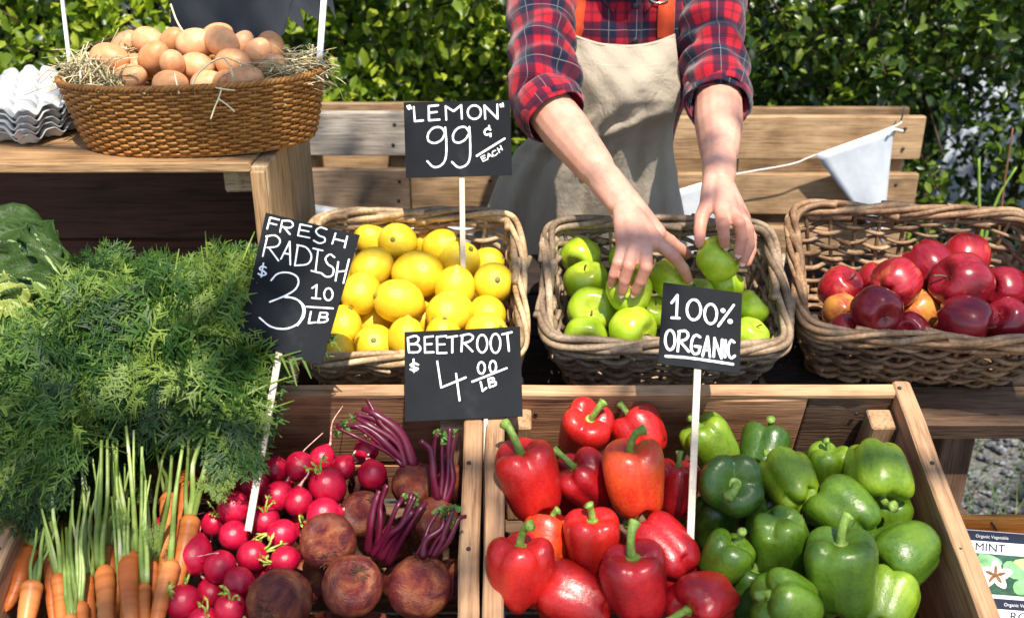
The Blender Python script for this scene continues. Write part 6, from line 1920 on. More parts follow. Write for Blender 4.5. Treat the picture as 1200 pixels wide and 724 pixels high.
# ================================================================== SEED PACKETS in an orange box
root = thing('seed_box', 'orange stained wooden box holding the seed packets', 'box', T((0.78, 1.12, 0.52)))
o0 = Vector((0.78, 1.12, 0.52))
bb = PP(1115, 604, P(1150, 604, 1.42), Vector((0, -1, .25)).normalized())
be = Vector((bb.x + .42, bb.y, bb.z))
sx0 = bb.x - .045; sx1 = bb.x + .33; yb = bb.y; zt = bb.z; hb = .15; dpt = .30
mid = (sx0 + sx1) / 2
RX = Matrix.Rotation(rad(90), 4, 'X')
board('back_board', sx1 - sx0, hb, .012, W_ORANGE, root, T(Vector((mid, yb, zt - hb / 2)) - o0) @ RX)
board('front_board', sx1 - sx0, hb * .6, .012, W_ORANGE, root, T(Vector((mid, yb - dpt, zt - .04 - hb * .7)) - o0) @ RX)
for xx in (sx0 - .0065, sx1 + .0065):
    board('side_board', dpt + .012, hb, .012, W_ORANGE, root, T(Vector((xx, yb - dpt / 2, zt - hb / 2 - .004)) - o0) @ Matrix.Rotation(rad(90), 4, 'Z') @ RX)
board('floor_board', sx1 - sx0, dpt - .014, .010, W_ORANGE, root, T(Vector((mid, yb - dpt / 2, zt - hb + .004)) - o0))
m = MB(); tube(m, cat_rom([Vector((bb.x + .055, yb - .008, zt - .006)) - o0, Vector((bb.x + .066, yb - .010, zt - .022)) - o0, Vector((bb.x + .078, yb - .009, zt - .05)) - o0], 8), .0015, 6); obj('wire', m.mesh('wire'), M_NAIL, root)
for xx in (sx0 + .03, sx1 - .03):                            # trestle that carries the box
    for yy in (yb - .03, yb - dpt + .03):
        hz = zt - hb - .002
        board('leg', hz + .02, .03, .03, W_OLD, root, T(Vector((xx, yy, (hz - .02) / 2)) - o0) @ Matrix.Rotation(rad(90), 4, 'Y'))

M_PAPER = plain('packet_paper', (0.74, 0.77, 0.78), .5, .3, .03, 20)
M_NAVY = plain('navy_print', (0.018, 0.022, 0.045), .5, .3, .1, 30)
M_PRG = plain('print_green', (0.20, 0.46, 0.20), .5, .3, .5, 60)
M_PRY = plain('print_lime', (0.50, 0.60, 0.22), .5, .3, .4, 60)
M_PRD = plain('print_dark_green', (0.03, 0.09, 0.06), .5, .3, .5, 80)
M_PRP = plain('print_petal', (0.66, 0.60, 0.52), .5, .3, .25, 90)
M_PRB = plain('print_brown', (0.20, 0.10, 0.04), .5, .3, .5, 120)
def text_mesh(s, size, name):
    cu = bpy.data.curves.new(name, 'FONT'); cu.body = s; cu.size = size; cu.align_x = 'CENTER'; cu.resolution_u = 3
    tmp = bpy.data.objects.new('tmp', cu); COL.objects.link(tmp)
    dg = bpy.context.evaluated_depsgraph_get(); me = bpy.data.meshes.new_from_object(tmp.evaluated_get(dg))
    bpy.data.objects.remove(tmp); me.name = name
    return me
def poly(parent, name, pts, z, mat):
    bm = bmesh.new(); bm.faces.new([bm.verts.new((x, y, z)) for x, y in pts]); bmesh.ops.triangulate(bm, faces=bm.faces[:])
    me = bpy.data.meshes.new(name); bm.to_mesh(me); bm.free()
    return obj(name, me, mat, parent)
def blob(cx, cy, L, w, a, n=14, pinch=1.0):
    out = []
    for i in range(n):
        t_ = 2 * math.pi * i / n; x = math.cos(t_) * L; y = math.sin(t_) * w * (1 - .25 * pinch * math.cos(t_)) * (1 + .1 * math.sin(3 * t_))
        out.append((cx + x * math.cos(a) - y * math.sin(a), cy + x * math.sin(a) + y * math.cos(a)))
    return out
def packet(label, TLp, depth, name_txt, roll):
    W_, H_ = .125, .110
    n = Vector((0, -1, .55)).normalized()
    tl = P(*TLp, depth); x = Vector((math.cos(roll), 0, -math.sin(roll))); x = (x - n * x.dot(n)).normalized(); y = n.cross(x)
    M = frame(tl, x, y, n)                                  # local: x right, y up, z out of the paper
    rt = thing('seed_packet', label, 'seed packet', M, 'seed packets in the orange box')
    m = MB(); nu = 7
    V = []
    for zz in (0, -.004):
        for j in range(nu):
            for i in range(nu):
                a, b = i / (nu - 1), j / (nu - 1)
                bulge = .0 if zz == 0 else -.003 * math.sin(a * math.pi) * math.sin(b * math.pi)
                V.append((W_ * a, -H_ * b, zz * (.25 + .75 * math.sin(a * 3.1416)) + bulge if zz else 0))
    Q = grid_quads(nu, nu)
    edge = [i for i in range(nu)] + [(j + 1) * nu - 1 for j in range(1, nu)] + [nu * nu - 1 - i for i in range(1, nu)] + [(nu - 1 - j) * nu for j in range(1, nu - 1)]
    E = [[edge[k], edge[(k + 1) % len(edge)], edge[(k + 1) % len(edge)] + nu * nu, edge[k] + nu * nu] for k in range(len(edge))]
    m.add(V, np.vstack([Q[:, ::-1], Q + nu * nu, E])); obj('envelope', m.mesh('envelope', False), M_PAPER, rt)
    R_ = lambda x0, x1, y0, y1: [(x0, y0), (x1, y0), (x1, y1), (x0, y1)]
    poly(rt, 'top_band', R_(.0005, W_ - .0005, -.014, -.0005), .0005, M_NAVY)
    poly(rt, 'foot_band', R_(.0005, W_ - .0005, -H_ + .0005, -H_ + .013), .0005, M_NAVY)
    poly(rt, 'picture', R_(.0005, W_ - .0005, -H_ + .024, -.031), .0005, M_PRD)
    for k, (cx, cy, L, w, a, mt) in enumerate(((.012, -.038, .017, .009, .3, M_PRY), (.030, -.050, .018, .010, .8, M_PRG), (.05, -.040, .018, .0085, -.2, M_PRG), (.014, -.066, .014, .009, 1.2, M_PRG), (.10, -.042, .02, .009, .2, M_PRY), (.085, -.052, .018, .010, -.5, M_PRG), (.10, -.070, .018, .011, .6, M_PRG), (.028, -.078, .016, .006, .1, M_PRG), (.115, -.078, .010, .006, .3, M_PRY))):
        pts = [(max(.001, min(W_ - .001, px)), max(-H_ + .025, min(-.032, py))) for px, py in blob(cx, cy, L, w, a)]
        poly(rt, 'printed_leaf', pts, .0008 + .00006 * k, mt)
    for k in range(5):
        a = k * 1.2566 + .3; cx = .058; cy = -.059
        poly(rt, 'printed_petal', blob(cx + .0125 * math.cos(a), cy + .0095 * math.sin(a), .0125, .0075, a), .0016 + .00008 * k, M_PRP)
        poly(rt, 'printed_shade', blob(cx + .009 * math.cos(a), cy + .007 * math.sin(a), .006, .0022, a), .0021 + .00005 * k, M_PRB)
    poly(rt, 'printed_heart', blob(.058, -.059, .004, .003, 0), .0026, M_PRB)
    t1 = obj('name_print', text_mesh(name_txt, .0155, 'name_print'), M_NAVY, rt, T((.050, -.0275, .0006)) @ Matrix.Scale(1.15, 4, (1, 0, 0)))
    t2 = obj('brand_print', text_mesh('Organic Vegetable', .0062, 'brand_print'), M_PAPER, rt, T((.052, -.0095, .0009)))
    t3 = obj('maker_print', text_mesh('SIGNATURE SEED CO', .0048, 'maker_print'), plain('grey_print', (.35, .36, .38)), rt, T((.062, -H_ + .0165, .0006)))
packet('seed packet marked mint with a pale flower among green leaves', (1119, 619), 1.395, 'MINT', rad(5))
packet('lower seed packet in the orange box, its name cut off by the frame', (1151, 699), 1.335, 'RO', rad(5))

# ================================================================== PERSON behind the baskets
t = NT('skin')
v = t.coord('Object'); a = t.noise(v, 16, 4, .6); b = t.noise(v, 300, 4, .7); f = t.noise(v, 150, 2, .5)
c = t.ramp(a, [(0.3, (0.56, 0.265, 0.18)), (0.55, (0.65, 0.35, 0.25)), (.8, (0.70, 0.41, 0.305))])
c = t.mix(t.ramp(f, [(.66, (0, 0, 0)), (.74, (.35,) * 3)]), c, (0.46, 0.22, 0.14))
mo = t.noise(v, 55, 4, .65)
c = t.mix(t.ramp(mo, [(.45, (0, 0, 0)), (.75, (.45,) * 3)]), c, (0.56, 0.20, 0.14))
c = t.mix(t.math('MULTIPLY', t.attr('var'), .6), c, (0.56, 0.155, 0.105))
t.base(c); t.set(rough=.46, spec=.4, sss=.18, sssr=(1.0, .35, .18), ssss=.008); t.bump(b, .35, .0016)
M_SKIN = t.m
M_NAILS = plain('fingernail', (0.72, 0.44, 0.38), .25, .5, .05, 200)
M_HAIR = plain('brown_hair', (0.10, 0.055, 0.03), .5, .4, .4, 90)
M_EYE = plain('eye', (0.55, 0.5, 0.48), .2, .5, .05, 60)
M_LIP = plain('lip', (0.50, 0.18, 0.16), .4, .4, .1, 60)
M_DENIM = plain('blue_denim', (0.028, 0.04, 0.075), .85, .2, .35, 300, .3)
M_SHOE = plain('dark_shoe', (0.02, 0.018, 0.017), .5, .4, .2, 60)

def voxel_body(cones, voxel, smooth=5, dec=None):
    m = MB()
    ps = np.linspace(-np.pi / 2, np.pi / 2, 9)
    for p0, r0, p1, r1 in cones:
        p0 = Vector(p0); p1 = Vector(p1); d = p1 - p0
        if d.length < 1e-6: d = Vector((0, 0, 1e-4))
        M = axis_frame(p0, d); L = d.length
        prof = [(r0 * math.cos(q), r0 * math.sin(q)) for q in np.linspace(-np.pi / 2, 0, 6)] + [(r1 * math.cos(q), L + r1 * math.sin(q)) for q in np.linspace(0, np.pi / 2, 6)]
        k = MB(); revolve(k, prof, 16)
        V = np.concatenate(k.v); R3 = np.array([[M[i][j] for j in range(3)] for i in range(3)])
        m.add(V @ R3.T + np.array(M.translation), np.concatenate(k.f4))
    me = m.mesh('body_src')
    o = bpy.data.objects.new('tmp', me); COL.objects.link(o)
    md = o.modifiers.new('r', 'REMESH'); md.mode = 'VOXEL'; md.voxel_size = voxel
    md = o.modifiers.new('s', 'SMOOTH'); md.factor = .5; md.iterations = smooth
    if dec: md = o.modifiers.new('d', 'DECIMATE'); md.ratio = dec
    dg = bpy.context.evaluated_depsgraph_get()
    out = bpy.data.meshes.new_from_object(o.evaluated_get(dg)); out.name = 'body'
    bpy.data.objects.remove(o); bpy.data.meshes.remove(me)
    out.polygons.foreach_set('use_smooth', np.ones(len(out.polygons), bool))
    return out

# joints, as they stand behind the stall
sh_l = P(640, -22, 1.86); el_l = P(634, 116, 1.725); wr_l = P(729, 236, 1.575)
sh_r = P(824, -22, 1.88); el_r = P(842, 118, 1.76); wr_r = P(843, 206, 1.59)
neck = P(733, -22, 1.86); chest = Vector((neck.x, neck.y + .045, neck.z - .12)); pelvis = Vector((neck.x - .01, neck.y + .12, .95))
headc = neck + Vector((0, -.10, .20))
cones = []
def C(p0, r0, p1, r1): cones.append((p0, r0, p1, r1))
# torso, neck, head
C(pelvis + Vector((-.055, 0, -.02)), .10, pelvis + Vector((.055, 0, -.02)), .10)
C(pelvis, .105, chest, .10); C(chest + Vector((-.06, 0, -.05)), .085, chest + Vector((.06, 0, -.05)), .085)
C(sh_l, .048, neck + Vector((-.02, .02, -.02)), .055); C(sh_r, .048, neck + Vector((.02, .02, -.02)), .055)
C(sh_l, .045, chest + Vector((-.06, 0, -.02)), .08); C(sh_r, .045, chest + Vector((.06, 0, -.02)), .08)
C(neck + Vector((0, .015, -.02)), .052, headc + Vector((0, .03, -.07)), .050)
C(headc + Vector((0, .03, .03)), .078, headc + Vector((0, -.005, .0)), .074)
C(headc + Vector((0, -.02, -.02)), .066, headc + Vector((0, -.045, -.075)), .038)      # jaw
C(headc + Vector((0, -.078, .012)), .008, headc + Vector((0, -.098, -.022)), .0125)     # nose
for s_ in (-1, 1):
    C(headc + Vector((s_ * .074, .02, .012)), .011, headc + Vector((s_ * .078, .028, -.022)), .008)   # ears
    C(headc + Vector((s_ * .03, -.052, -.02)), .024, headc + Vector((s_ * .034, -.05, -.03)), .022)    # cheeks
# arms
C(sh_l, .047, el_l, .040); C(sh_r, .047, el_r, .040)
def mixv(a, b, f): return a * (1 - f) + b * f
for el, wr in ((el_l, wr_l), (el_r, wr_r)):
    mp = mixv(el, wr, .32)
    C(el, .0415, mp, .0415); C(mp, .0415, mixv(el, wr, .68), .0325); C(mixv(el, wr, .68), .0300, wr, .0215)
# a wrist is wider than deep
side_l = (P(760, 290, 1.53) - P(725, 290, 1.53)).normalized()
for wr, el, s_ in ((wr_l, el_l, CD(.75, .55, 0)), (wr_r, el_r, CD(1, .1, 0))):
    for q in (-1, 1): C(mixv(el, wr, .8) + s_ * q * .006, .0225, wr + s_ * q * .0085, .0185)
NAIL = []; KNUCK = []
def finger(pts, r, nail=True, out=None):
    pts = [Vector(p) for p in pts]
    for q_, w_ in zip(pts, (.011, .011, .009, .012)): KNUCK.append((q_, w_))
    for i in range(len(pts) - 1):
        a = r[0] + (r[1] - r[0]) * i / (len(pts) - 1); b = r[0] + (r[1] - r[0]) * (i + 1) / (len(pts) - 1)
        C(pts[i], a, pts[i + 1], b)
        if 0 < i: C(pts[i], a * 1.07, pts[i], a * 1.07)
    if nail:
        d = (pts[-1] - pts[-2]).normalized(); n = (out - d * out.dot(d)).normalized()
        NAIL.append((pts[-1] + d * r[1] * .25 + n * r[1] * .70, d, n, r[1]))
# --- left hand in view: spread on the apples, fingers towards the viewer
K = 1.0
m_i = P(770, 284, 1.525); m_m = P(757, 287, 1.512); m_r = P(743, 288, 1.512); m_p = P(730, 287, 1.52)
for q, r_ in ((m_i, .0125), (m_m, .0125), (m_r, .0122), (m_p, .0115)):
    C(wr_l + (q - wr_l) * .05, .0175, q, r_)
C(m_i, .0125, m_m, .0125); C(m_m, .0125, m_r, .0122); C(m_r, .0122, m_p, .0115)
C(mixv(wr_l, m_i, .5), .0155, mixv(wr_l, m_p, .5), .0155)
outv = CD(.05, .45, .9)
sA = A6                                                     # the pressed apple
def touch(u, v, apple, ra, rf):
    """fingertip centre resting on the apple along a line of sight"""
    r_ = ray(u, v).normalized(); oc = EYE - apple; b_ = oc.dot(r_); cc = oc.dot(oc) - (ra + rf * .9) ** 2; disc = b_ * b_ - cc
    if disc <= 0: return EYE + r_ * (-b_)
    return EYE + r_ * (-b_ - math.sqrt(disc))
tp = touch(717, 330, A6, rA6, .0068); tr_ = touch(729, 341, A6, rA6, .0072); tm_ = touch(745, 341, A6, rA6, .0074)
finger([m_p, P(724, 308, dep(tp) - .018), mixv(P(720, 320, dep(tp) - .012), tp, .15), tp], (.0099, .0075), True, outv)
finger([m_r, P(737, 312, dep(tr_) - .024), P(732, 328, dep(tr_) - .013), tr_], (.0106, .0080), True, outv)
finger([m_m, P(757, 313, dep(tm_) - .026), P(751, 329, dep(tm_) - .013), tm_], (.0110, .0083), True, outv)
ti = touch(806, 327, A7, rA7, .0074)
finger([m_i, P(790, 301, 1.512), P(801, 315, 1.525), mixv(P(806, 327, 1.535), ti, .6)], (.0109, .0080), True, outv)
C(wr_l + CD(.6, .2, 0) * .012, .0165, P(771, 273, 1.56), .0135)
finger([P(768, 272, 1.56), P(785, 283, 1.575), P(797, 292, 1.585), P(805, 298, 1.59)], (.0122, .0082), False, outv)
# --- right hand in view: lifting one apple, thumb on the left side
n_i = P(845, 247, 1.545); n_m = P(857, 246, 1.545); n_r = P(866, 250, 1.555); n_p = P(872, 256, 1.57)
for q, r_ in ((n_i, .0125), (n_m, .0125), (n_r, .0118), (n_p, .011)):
    C(wr_r + (q - wr_r) * .05, .0168, q, r_)
C(n_i, .0125, n_m, .0125); C(n_m, .0125, n_r, .0118); C(n_r, .0118, n_p, .011)
C(mixv(wr_r, n_i, .5), .0155, mixv(wr_r, n_r, .5), .0150)
qi = touch(849, 286, A8, rA8, .0072); qm = touch(865.5, 295, A8, rA8, .0074); qr = touch(871, 306, A8, rA8, .0072)
finger([n_i, P(847, 264, dep(qi) - .014), P(848.5, 276, dep(qi) - .010), qi], (.0107, .0080), True, outv)
finger([n_m, P(866, 262, dep(qm) - .012), P(869, 279, dep(qm) - .006), qm], (.0109, .0081), True, outv)
finger([n_r, P(876, 268, dep(qr) - .006), P(878, 288, dep(qr) - .002), qr], (.0103, .0078), True, outv)
finger([n_p, P(881, 278, 1.57), P(881, 294, 1.572), P(876, 308, 1.572)], (.0088, .0068), False, outv)
C(wr_r + CD(-.9, 0, 0) * .010, .0165, P(830, 238, 1.565), .0140)
th_t = touch(820, 286, A8, rA8, .0085)
finger([P(829, 240, 1.562), P(822, 255, 1.552), P(820, 270, 1.545), mixv(P(820.5, 284, 1.545), th_t, .7)], (.0128, .0082), False, outv)

person = thing('person', 'person in red plaid shirt and beige apron picking green apples', 'person', T((pelvis.x, pelvis.y, 0)))
po = Vector((pelvis.x, pelvis.y, 0))
body = voxel_body([(a - po, b, c_ - po, d) for a, b, c_, d in cones], .0023, 5)
co = np.zeros(len(body.vertices) * 3); body.vertices.foreach_get('co', co); co = co.reshape(-1, 3)
red_ = np.zeros(len(co))
for p, rr_ in KNUCK:
    red_ = np.maximum(red_, np.exp(-(((co - np.array(p - po)) ** 2).sum(1)) / rr_ ** 2))
at_ = body.attributes.new('var', 'FLOAT', 'POINT'); at_.data.foreach_set('value', np.clip(red_, 0, 1).astype(np.float32))
obj('body', body, M_SKIN, person)
for p, d, n, r in NAIL:
    m = MB(); nu = 9
    V = []
    for j in range(nu):
        for i in range(nu):
            a, b = (i / (nu - 1) - .5) * 2, (j / (nu - 1) - .5) * 2
            w = math.sqrt(max(0, 1 - abs(b) ** 4)) * .95
            V.append((a * w * r * .68, b * r * .92, -(a * w) ** 2 * r * .30 + .0006 - .0005 * max(0, -b)))
    m.add(V, grid_quads(nu, nu))
    o = obj('fingernail', m.mesh('fingernail'), M_NAILS, person, T(-po) @ frame(p + n * .0002, d.cross(n), d, n))
    md = o.modifiers.new('thickness', 'SOLIDIFY'); md.thickness = .0006; md.offset = -1
# face and hair (above the frame)
for s_ in (-1, 1):
    m = MB(); revolve(m, [(0, -.011), (.006, -.009), (.010, 0), (.006, .009), (0, .011)], 12); obj('eye', m.mesh('eye'), M_EYE, person, T(headc + Vector((s_ * .03, -.066, .012)) - po))
    m = MB(); tube(m, cat_rom([Vector((s_ * .014, -.080, .030)), Vector((s_ * .03, -.080, .035)), Vector((s_ * .047, -.066, .030))], 8), .0035, 6); obj('eyebrow', m.mesh('eyebrow'), M_HAIR, person, T(headc - po))
m = MB(); tube(m, cat_rom([Vector((-.022, -.070, -.052)), Vector((0, -.082, -.052)), Vector((.022, -.070, -.052))], 9), lambda q: .003 + .004 * math.sin(q * 3.14), 8); obj('mouth', m.mesh('mouth'), M_LIP, person, T(headc - po))
m = MB()
def fnh(v, A, s):
    front = np.clip(-v[..., 1] / .08, 0, 1) * (v[..., 2] < .045)
    v = v * (1 + .03 * vnoise(v, 60, 3)[..., None]); v[..., 1] += front * .055
    return v
revolve(m, [(0, -.16), (.035, -.16), (.06, -.10), (.082, -.02), (.092, .04), (.082, .085), (.05, .112), (0, .122)], 26, fnh)
obj('hair', m.mesh('hair'), M_HAIR, person, T(headc + Vector((0, .038, 0)) - po))
# legs and shoes
for s_ in (-1, 1):
    hip = Vector((s_ * .066 - .02, 0, .93)); kn = Vector((s_ * .09, .01, .50)); an = Vector((s_ * .095, .03, .06))
    m = MB(); tube(m, cat_rom([hip, mixv(hip, kn, .5), kn, mixv(kn, an, .5), an], 20), lambda q: .074 - .02 * q + .006 * math.sin(q * 40), 18); obj('trouser_leg', m.mesh('trouser_leg'), M_DENIM, person)
    m = MB(); tube(m, cat_rom([Vector((s_ * .095, .075, .045)), Vector((s_ * .097, .02, .055)), Vector((s_ * .10, -.07, .035)), Vector((s_ * .103, -.15, .028))], 12), lambda q: .042 - .012 * q, 14, flat=.8); obj('shoe', m.mesh('shoe'), M_SHOE, person)

# ---- plaid
def plaid(name, px=.060):
    t = NT(name)
    tc = t.n('ShaderNodeTexCoord'); se = t.n('ShaderNodeSeparateXYZ'); t.l(tc.outputs['UV'], se.inputs[0])
    cols = []
    def smooth(x, a, b): 
        mr = t.n('ShaderNodeMapRange', interpolation_type='SMOOTHSTEP'); mr.inputs[1].default_value = a; mr.inputs[2].default_value = b
        t.l(x, mr.inputs[0]); return mr.outputs[0]
    def pulse(x, c, w, s): 
        d = t.math('ABSOLUTE', t.math('SUBTRACT', x, c)); return smooth(d, w + s, w - s) if False else t.math('SUBTRACT', 1.0, smooth(d, w - s, w + s))
    band = []; black = []; white = []
    for ax in (0, 1):
        x = t.math('FRACT', t.math('DIVIDE', se.outputs[ax], px))
        band.append(pulse(x, .27, .23, .035))
        b1 = pulse(x, .735, .012, .006); b2 = pulse(x, .785, .012, .006)
        black.append(t.math('MAXIMUM', b1, b2)); white.append(pulse(x, .27, .009, .005))
    n = t.math('MULTIPLY', t.math('ADD', band[0], band[1]), .5)
    c = t.ramp(n, [(0.0, (0.40, 0.007, 0.020)), (.5, (0.085, 0.005, 0.024)), (1.0, (0.006, 0.008, 0.026))])
    c = t.mix(t.math('MULTIPLY', t.math('MAXIMUM', black[0], black[1]), .82), c, (0.006, 0.008, 0.018))
    c = t.mix(t.math('MULTIPLY', t.math('MAXIMUM', white[0], white[1]), .30), c, (0.55, 0.5, 0.48))
    w = t.n('ShaderNodeTexWave'); w.inputs['Scale'].default_value = 420; w.inputs['Distortion'].default_value = 0; w.bands_direction = 'DIAGONAL'; t.l(tc.outputs['UV'], w.inputs['Vector'])
    a = t.noise(t.coord('Object'), 45, 3, .6)
    t.base(c); t.set(rough=.85, spec=.15, sheen=.25)
    t.bump(t.math('ADD', t.math('MULTIPLY', w.outputs['Fac'], .25), a), .35, .004)
    return t.m
M_PLAID = plaid('red_navy_plaid')

def cloth_tube(name, path, radii, nrows, nu, fold, seed, u0=0.0, v0=0.0, ell=1.0, parent=None, upv=(0, -1, .2), mat=None):
    c = cat_rom([p - po for p in path], nrows)
    R = np.interp(np.linspace(0, 1, nrows), np.linspace(0, 1, len(radii)), radii)
    t_, s_, b_ = frames(c, up=upv)
    L = np.concatenate([[0], np.cumsum(np.linalg.norm(np.diff(c, axis=0), axis=1))])
    A = np.linspace(0, 2 * np.pi, nu, endpoint=False)
    V = np.zeros((nrows, nu, 3)); 
    for i in range(nrows):
        rr = R[i] + fold(L[i] / L[-1], A, L[i])
        V[i] = c[i] + rr[:, None] * (np.cos(A)[:, None] * s_[i] + ell * np.sin(A)[:, None] * b_[i])
    q = grid_quads(nu, nrows, True)
    rm = R.mean()
    j = q // nu; i_ = q % nu
    ii = np.where((i_ == 0) & (np.arange(4)[None] % 4 != 0) & (i_.max(1, keepdims=True) == nu - 1), nu, i_)
    uv = np.stack([u0 + ii / nu * 2 * np.pi * rm, v0 + L[j]], -1)
    m = MB(); m.add(V.reshape(-1, 3), q, None, uv)
    o = obj(name, m.mesh(name), mat or M_PLAID, parent or person)
    md = o.modifiers.new('thickness', 'SOLIDIFY'); md.thickness = .0014; md.offset = -1
    return o
def sleeve_fold(seed, elbow):
    r = np.random.default_rng(seed); ph = r.uniform(0, 6, 8)
    def f(s, A, l):
        e = .25 + .9 * np.exp(-((s - elbow) / .28) ** 2)
        w = .0060 * np.sin(l * 150 + 2.2 * np.sin(A + ph[0]) + ph[1]) * (0.5 + .5 * np.sin(A + ph[2])) + .0042 * np.sin(l * 88 + 1.8 * np.sin(2 * A + ph[3]) + ph[4])
        w += .0022 * np.sin(A * 3 + l * 30 + ph[5])
        return e * w + .002 * np.sin(l * 40 + ph[6])
    return f
def cuff_dir(el, wr): return (wr - el).normalized()
ce_l = mixv(el_l, wr_l, .155); ce_r = mixv(el_r, wr_r, .02)
sl_l = [sh_l + Vector((.035, .02, .035)), sh_l + Vector((-.006, 0, .0)), mixv(sh_l, el_l, .5) + Vector((-.004, 0, 0)), mixv(sh_l, el_l, .85), el_l + Vector((.0, .004, -.002)), ce_l]
cloth_tube('sleeve', sl_l, [.072, .066, .058, .056, .057, .053], 130, 64, sleeve_fold(3, .72), 3, .012, .02)
sl_r = [sh_r + Vector((-.035, .02, .035)), sh_r + Vector((.006, 0, .0)), mixv(sh_r, el_r, .5) + Vector((.004, 0, 0)), mixv(sh_r, el_r, .85), el_r + Vector((.0, .004, -.002)), ce_r]
cloth_tube('sleeve', sl_r, [.072, .066, .057, .054, .055, .052], 130, 64, sleeve_fold(8, .72), 8, .047, .045)
def cuff_fold(seed):
    ph = np.random.default_rng(seed).uniform(0, 6, 3)
    return lambda s, A, l: .0022 * np.sin(A * 3 + ph[0] + s * 2) + .0035 * np.sin(s * np.pi) + .0012 * np.sin(A * 7 + ph[1])
for el, wr, ce, sd, rr_ in ((el_l, wr_l, ce_l, 1, .0555), (el_r, wr_r, ce_r, 2, .0545)):
    d = (wr - el).normalized()
    cloth_tube('rolled_cuff', [ce - d * .036, ce - d * .014, ce + d * .006], [rr_ + .001, rr_ + .0015, rr_ - .001], 14, 64, cuff_fold(sd), sd, .03, .03 * sd)
    cloth_tube('rolled_cuff', [ce - d * .020, ce - d * .004, ce + d * .013], [rr_ - .002, rr_ - .001, rr_ - .004], 14, 64, cuff_fold(sd + 5), sd, .055, .02 * sd)
# ---- shirt body
def shirt_ring():
    rows = [(neck.z + .025, neck.y + .015, .062, .058), (neck.z + .008, neck.y + .018, .085, .068), (neck.z - .012, neck.y + .022, .128, .082), (neck.z - .045, neck.y + .02, .150, .098), (neck.z - .10, neck.y + .022, .158, .108),
            (neck.z - .17, neck.y + .032, .155, .110), (neck.z - .25, neck.y + .06, .128, .104), (neck.z - .33, neck.y + .09, .118, .110), (neck.z - .42, neck.y + .11, .120, .115), (neck.z - .50, neck.y + .12, .125, .118)]
    return rows
rows = shirt_ring(); nr = 60; nu = 90
tt = np.linspace(0, 1, nr); kk = np.linspace(0, 1, len(rows))
Z, Yc, Aa, Bb = [np.interp(tt, kk, [r_[i] for r_ in rows]) for i in range(4)]
A = np.linspace(0, 2 * np.pi, nu, endpoint=False)
V = np.zeros((nr, nu, 3)); 
for i in range(nr):
    e = 2.5
    x = Aa[i] * np.sign(np.cos(A)) * np.abs(np.cos(A)) ** (2 / e); y = Bb[i] * np.sign(np.sin(A)) * np.abs(np.sin(A)) ** (2 / e)
    fo = .0035 * np.sin(Z[i] * 60 + 3 * np.cos(A) + 1) + .003 * np.sin(x * 55 + Z[i] * 22) + .002 * np.sin(x * 120 - Z[i] * 50)
    V[i] = np.stack([neck.x + x, Yc[i] + y + fo * np.sign(np.sin(A)), np.full(nu, Z[i]) + .003 * np.sin(x * 40)], 1)
q = grid_quads(nu, nr, True); j = q // nu; i_ = q % nu
ii = np.where((i_ == 0) & (i_.max(1, keepdims=True) == nu - 1), nu, i_)
uv = np.stack([.02 + V.reshape(-1, 3)[q][..., 0], V.reshape(-1, 3)[q][..., 2]], -1)
m = MB(); m.add(V.reshape(-1, 3) - np.array(po), q[:, ::-1], None, uv[:, ::-1])
o = obj('shirt', m.mesh('shirt'), M_PLAID, person); md = o.modifiers.new('thickness', 'SOLIDIFY'); md.thickness = .0014; md.offset = 1
def shirt_front(x, z):
    """front surface y of the shirt"""
    a_ = np.interp(-z, -Z, Aa); b_ = np.interp(-z, -Z, Bb); yc = np.interp(-z, -Z, Yc)
    return yc - b_ * max(0.0, 1 - abs((x - neck.x) / a_) ** 2.5) ** (1 / 2.5)
# placket with buttons
zz = np.linspace(neck.z - .005, neck.z - .16, 16)
for dx, w in ((0.0, .013),):
    V = []
    for z_ in zz:
        for s_ in (-1, 1):
            x_ = neck.x + .012 + s_ * w; V.append((x_ - po.x, shirt_front(x_, z_) - .0055 - po.y, z_))
    uvq = []
    Q = grid_quads(2, 16); Va = np.array(V); uv = np.stack([.03 + Va[Q][..., 0] + po.x, Va[Q][..., 2]], -1)
    m = MB(); m.add(V, Q, None, uv); o = obj('placket', m.mesh('placket'), M_PLAID, person); md = o.modifiers.new('t', 'SOLIDIFY'); md.thickness = .002
M_BTN = plain('dark_button', (0.02, 0.018, 0.02), .3, .5)
for z_ in (neck.z - .035, neck.z - .095):
    x_ = neck.x + .012
    m = MB(); revolve(m, [(0, -.001), (.0052, -.001), (.006, .0005), (.0045, .0014), (0, .001)], 14); obj('button', m.mesh('button'), M_BTN, person, T(Vector((x_, shirt_front(x_, z_) - .0095, z_)) - po) @ Matrix.Rotation(rad(90), 4, 'X'))
# collar wings
for s_ in (-1, 1):
    pts = [neck + Vector((s_ * .055, .02, .035)), neck + Vector((s_ * .045, -.045, .028)), neck + Vector((s_ * .016, -.070, .004))]
    V = []; c_ = cat_rom(pts, 9)
    for i, p in enumerate(c_):
        d = Vector((s_ * .012, -.012, -.040 - .012 * i / 8)); V += [Vector(p) - po, Vector(p) + d - po]
    Q = grid_quads(2, 9); Va = np.array([list(p) for p in V]); uv = np.stack([Va[Q][..., 0] * 1.3, Va[Q][..., 2]], -1)
    m = MB(); m.add(Va, Q, None, uv); o = obj('collar', m.mesh('collar'), M_PLAID, person); md = o.modifiers.new('t', 'SOLIDIFY'); md.thickness = .002

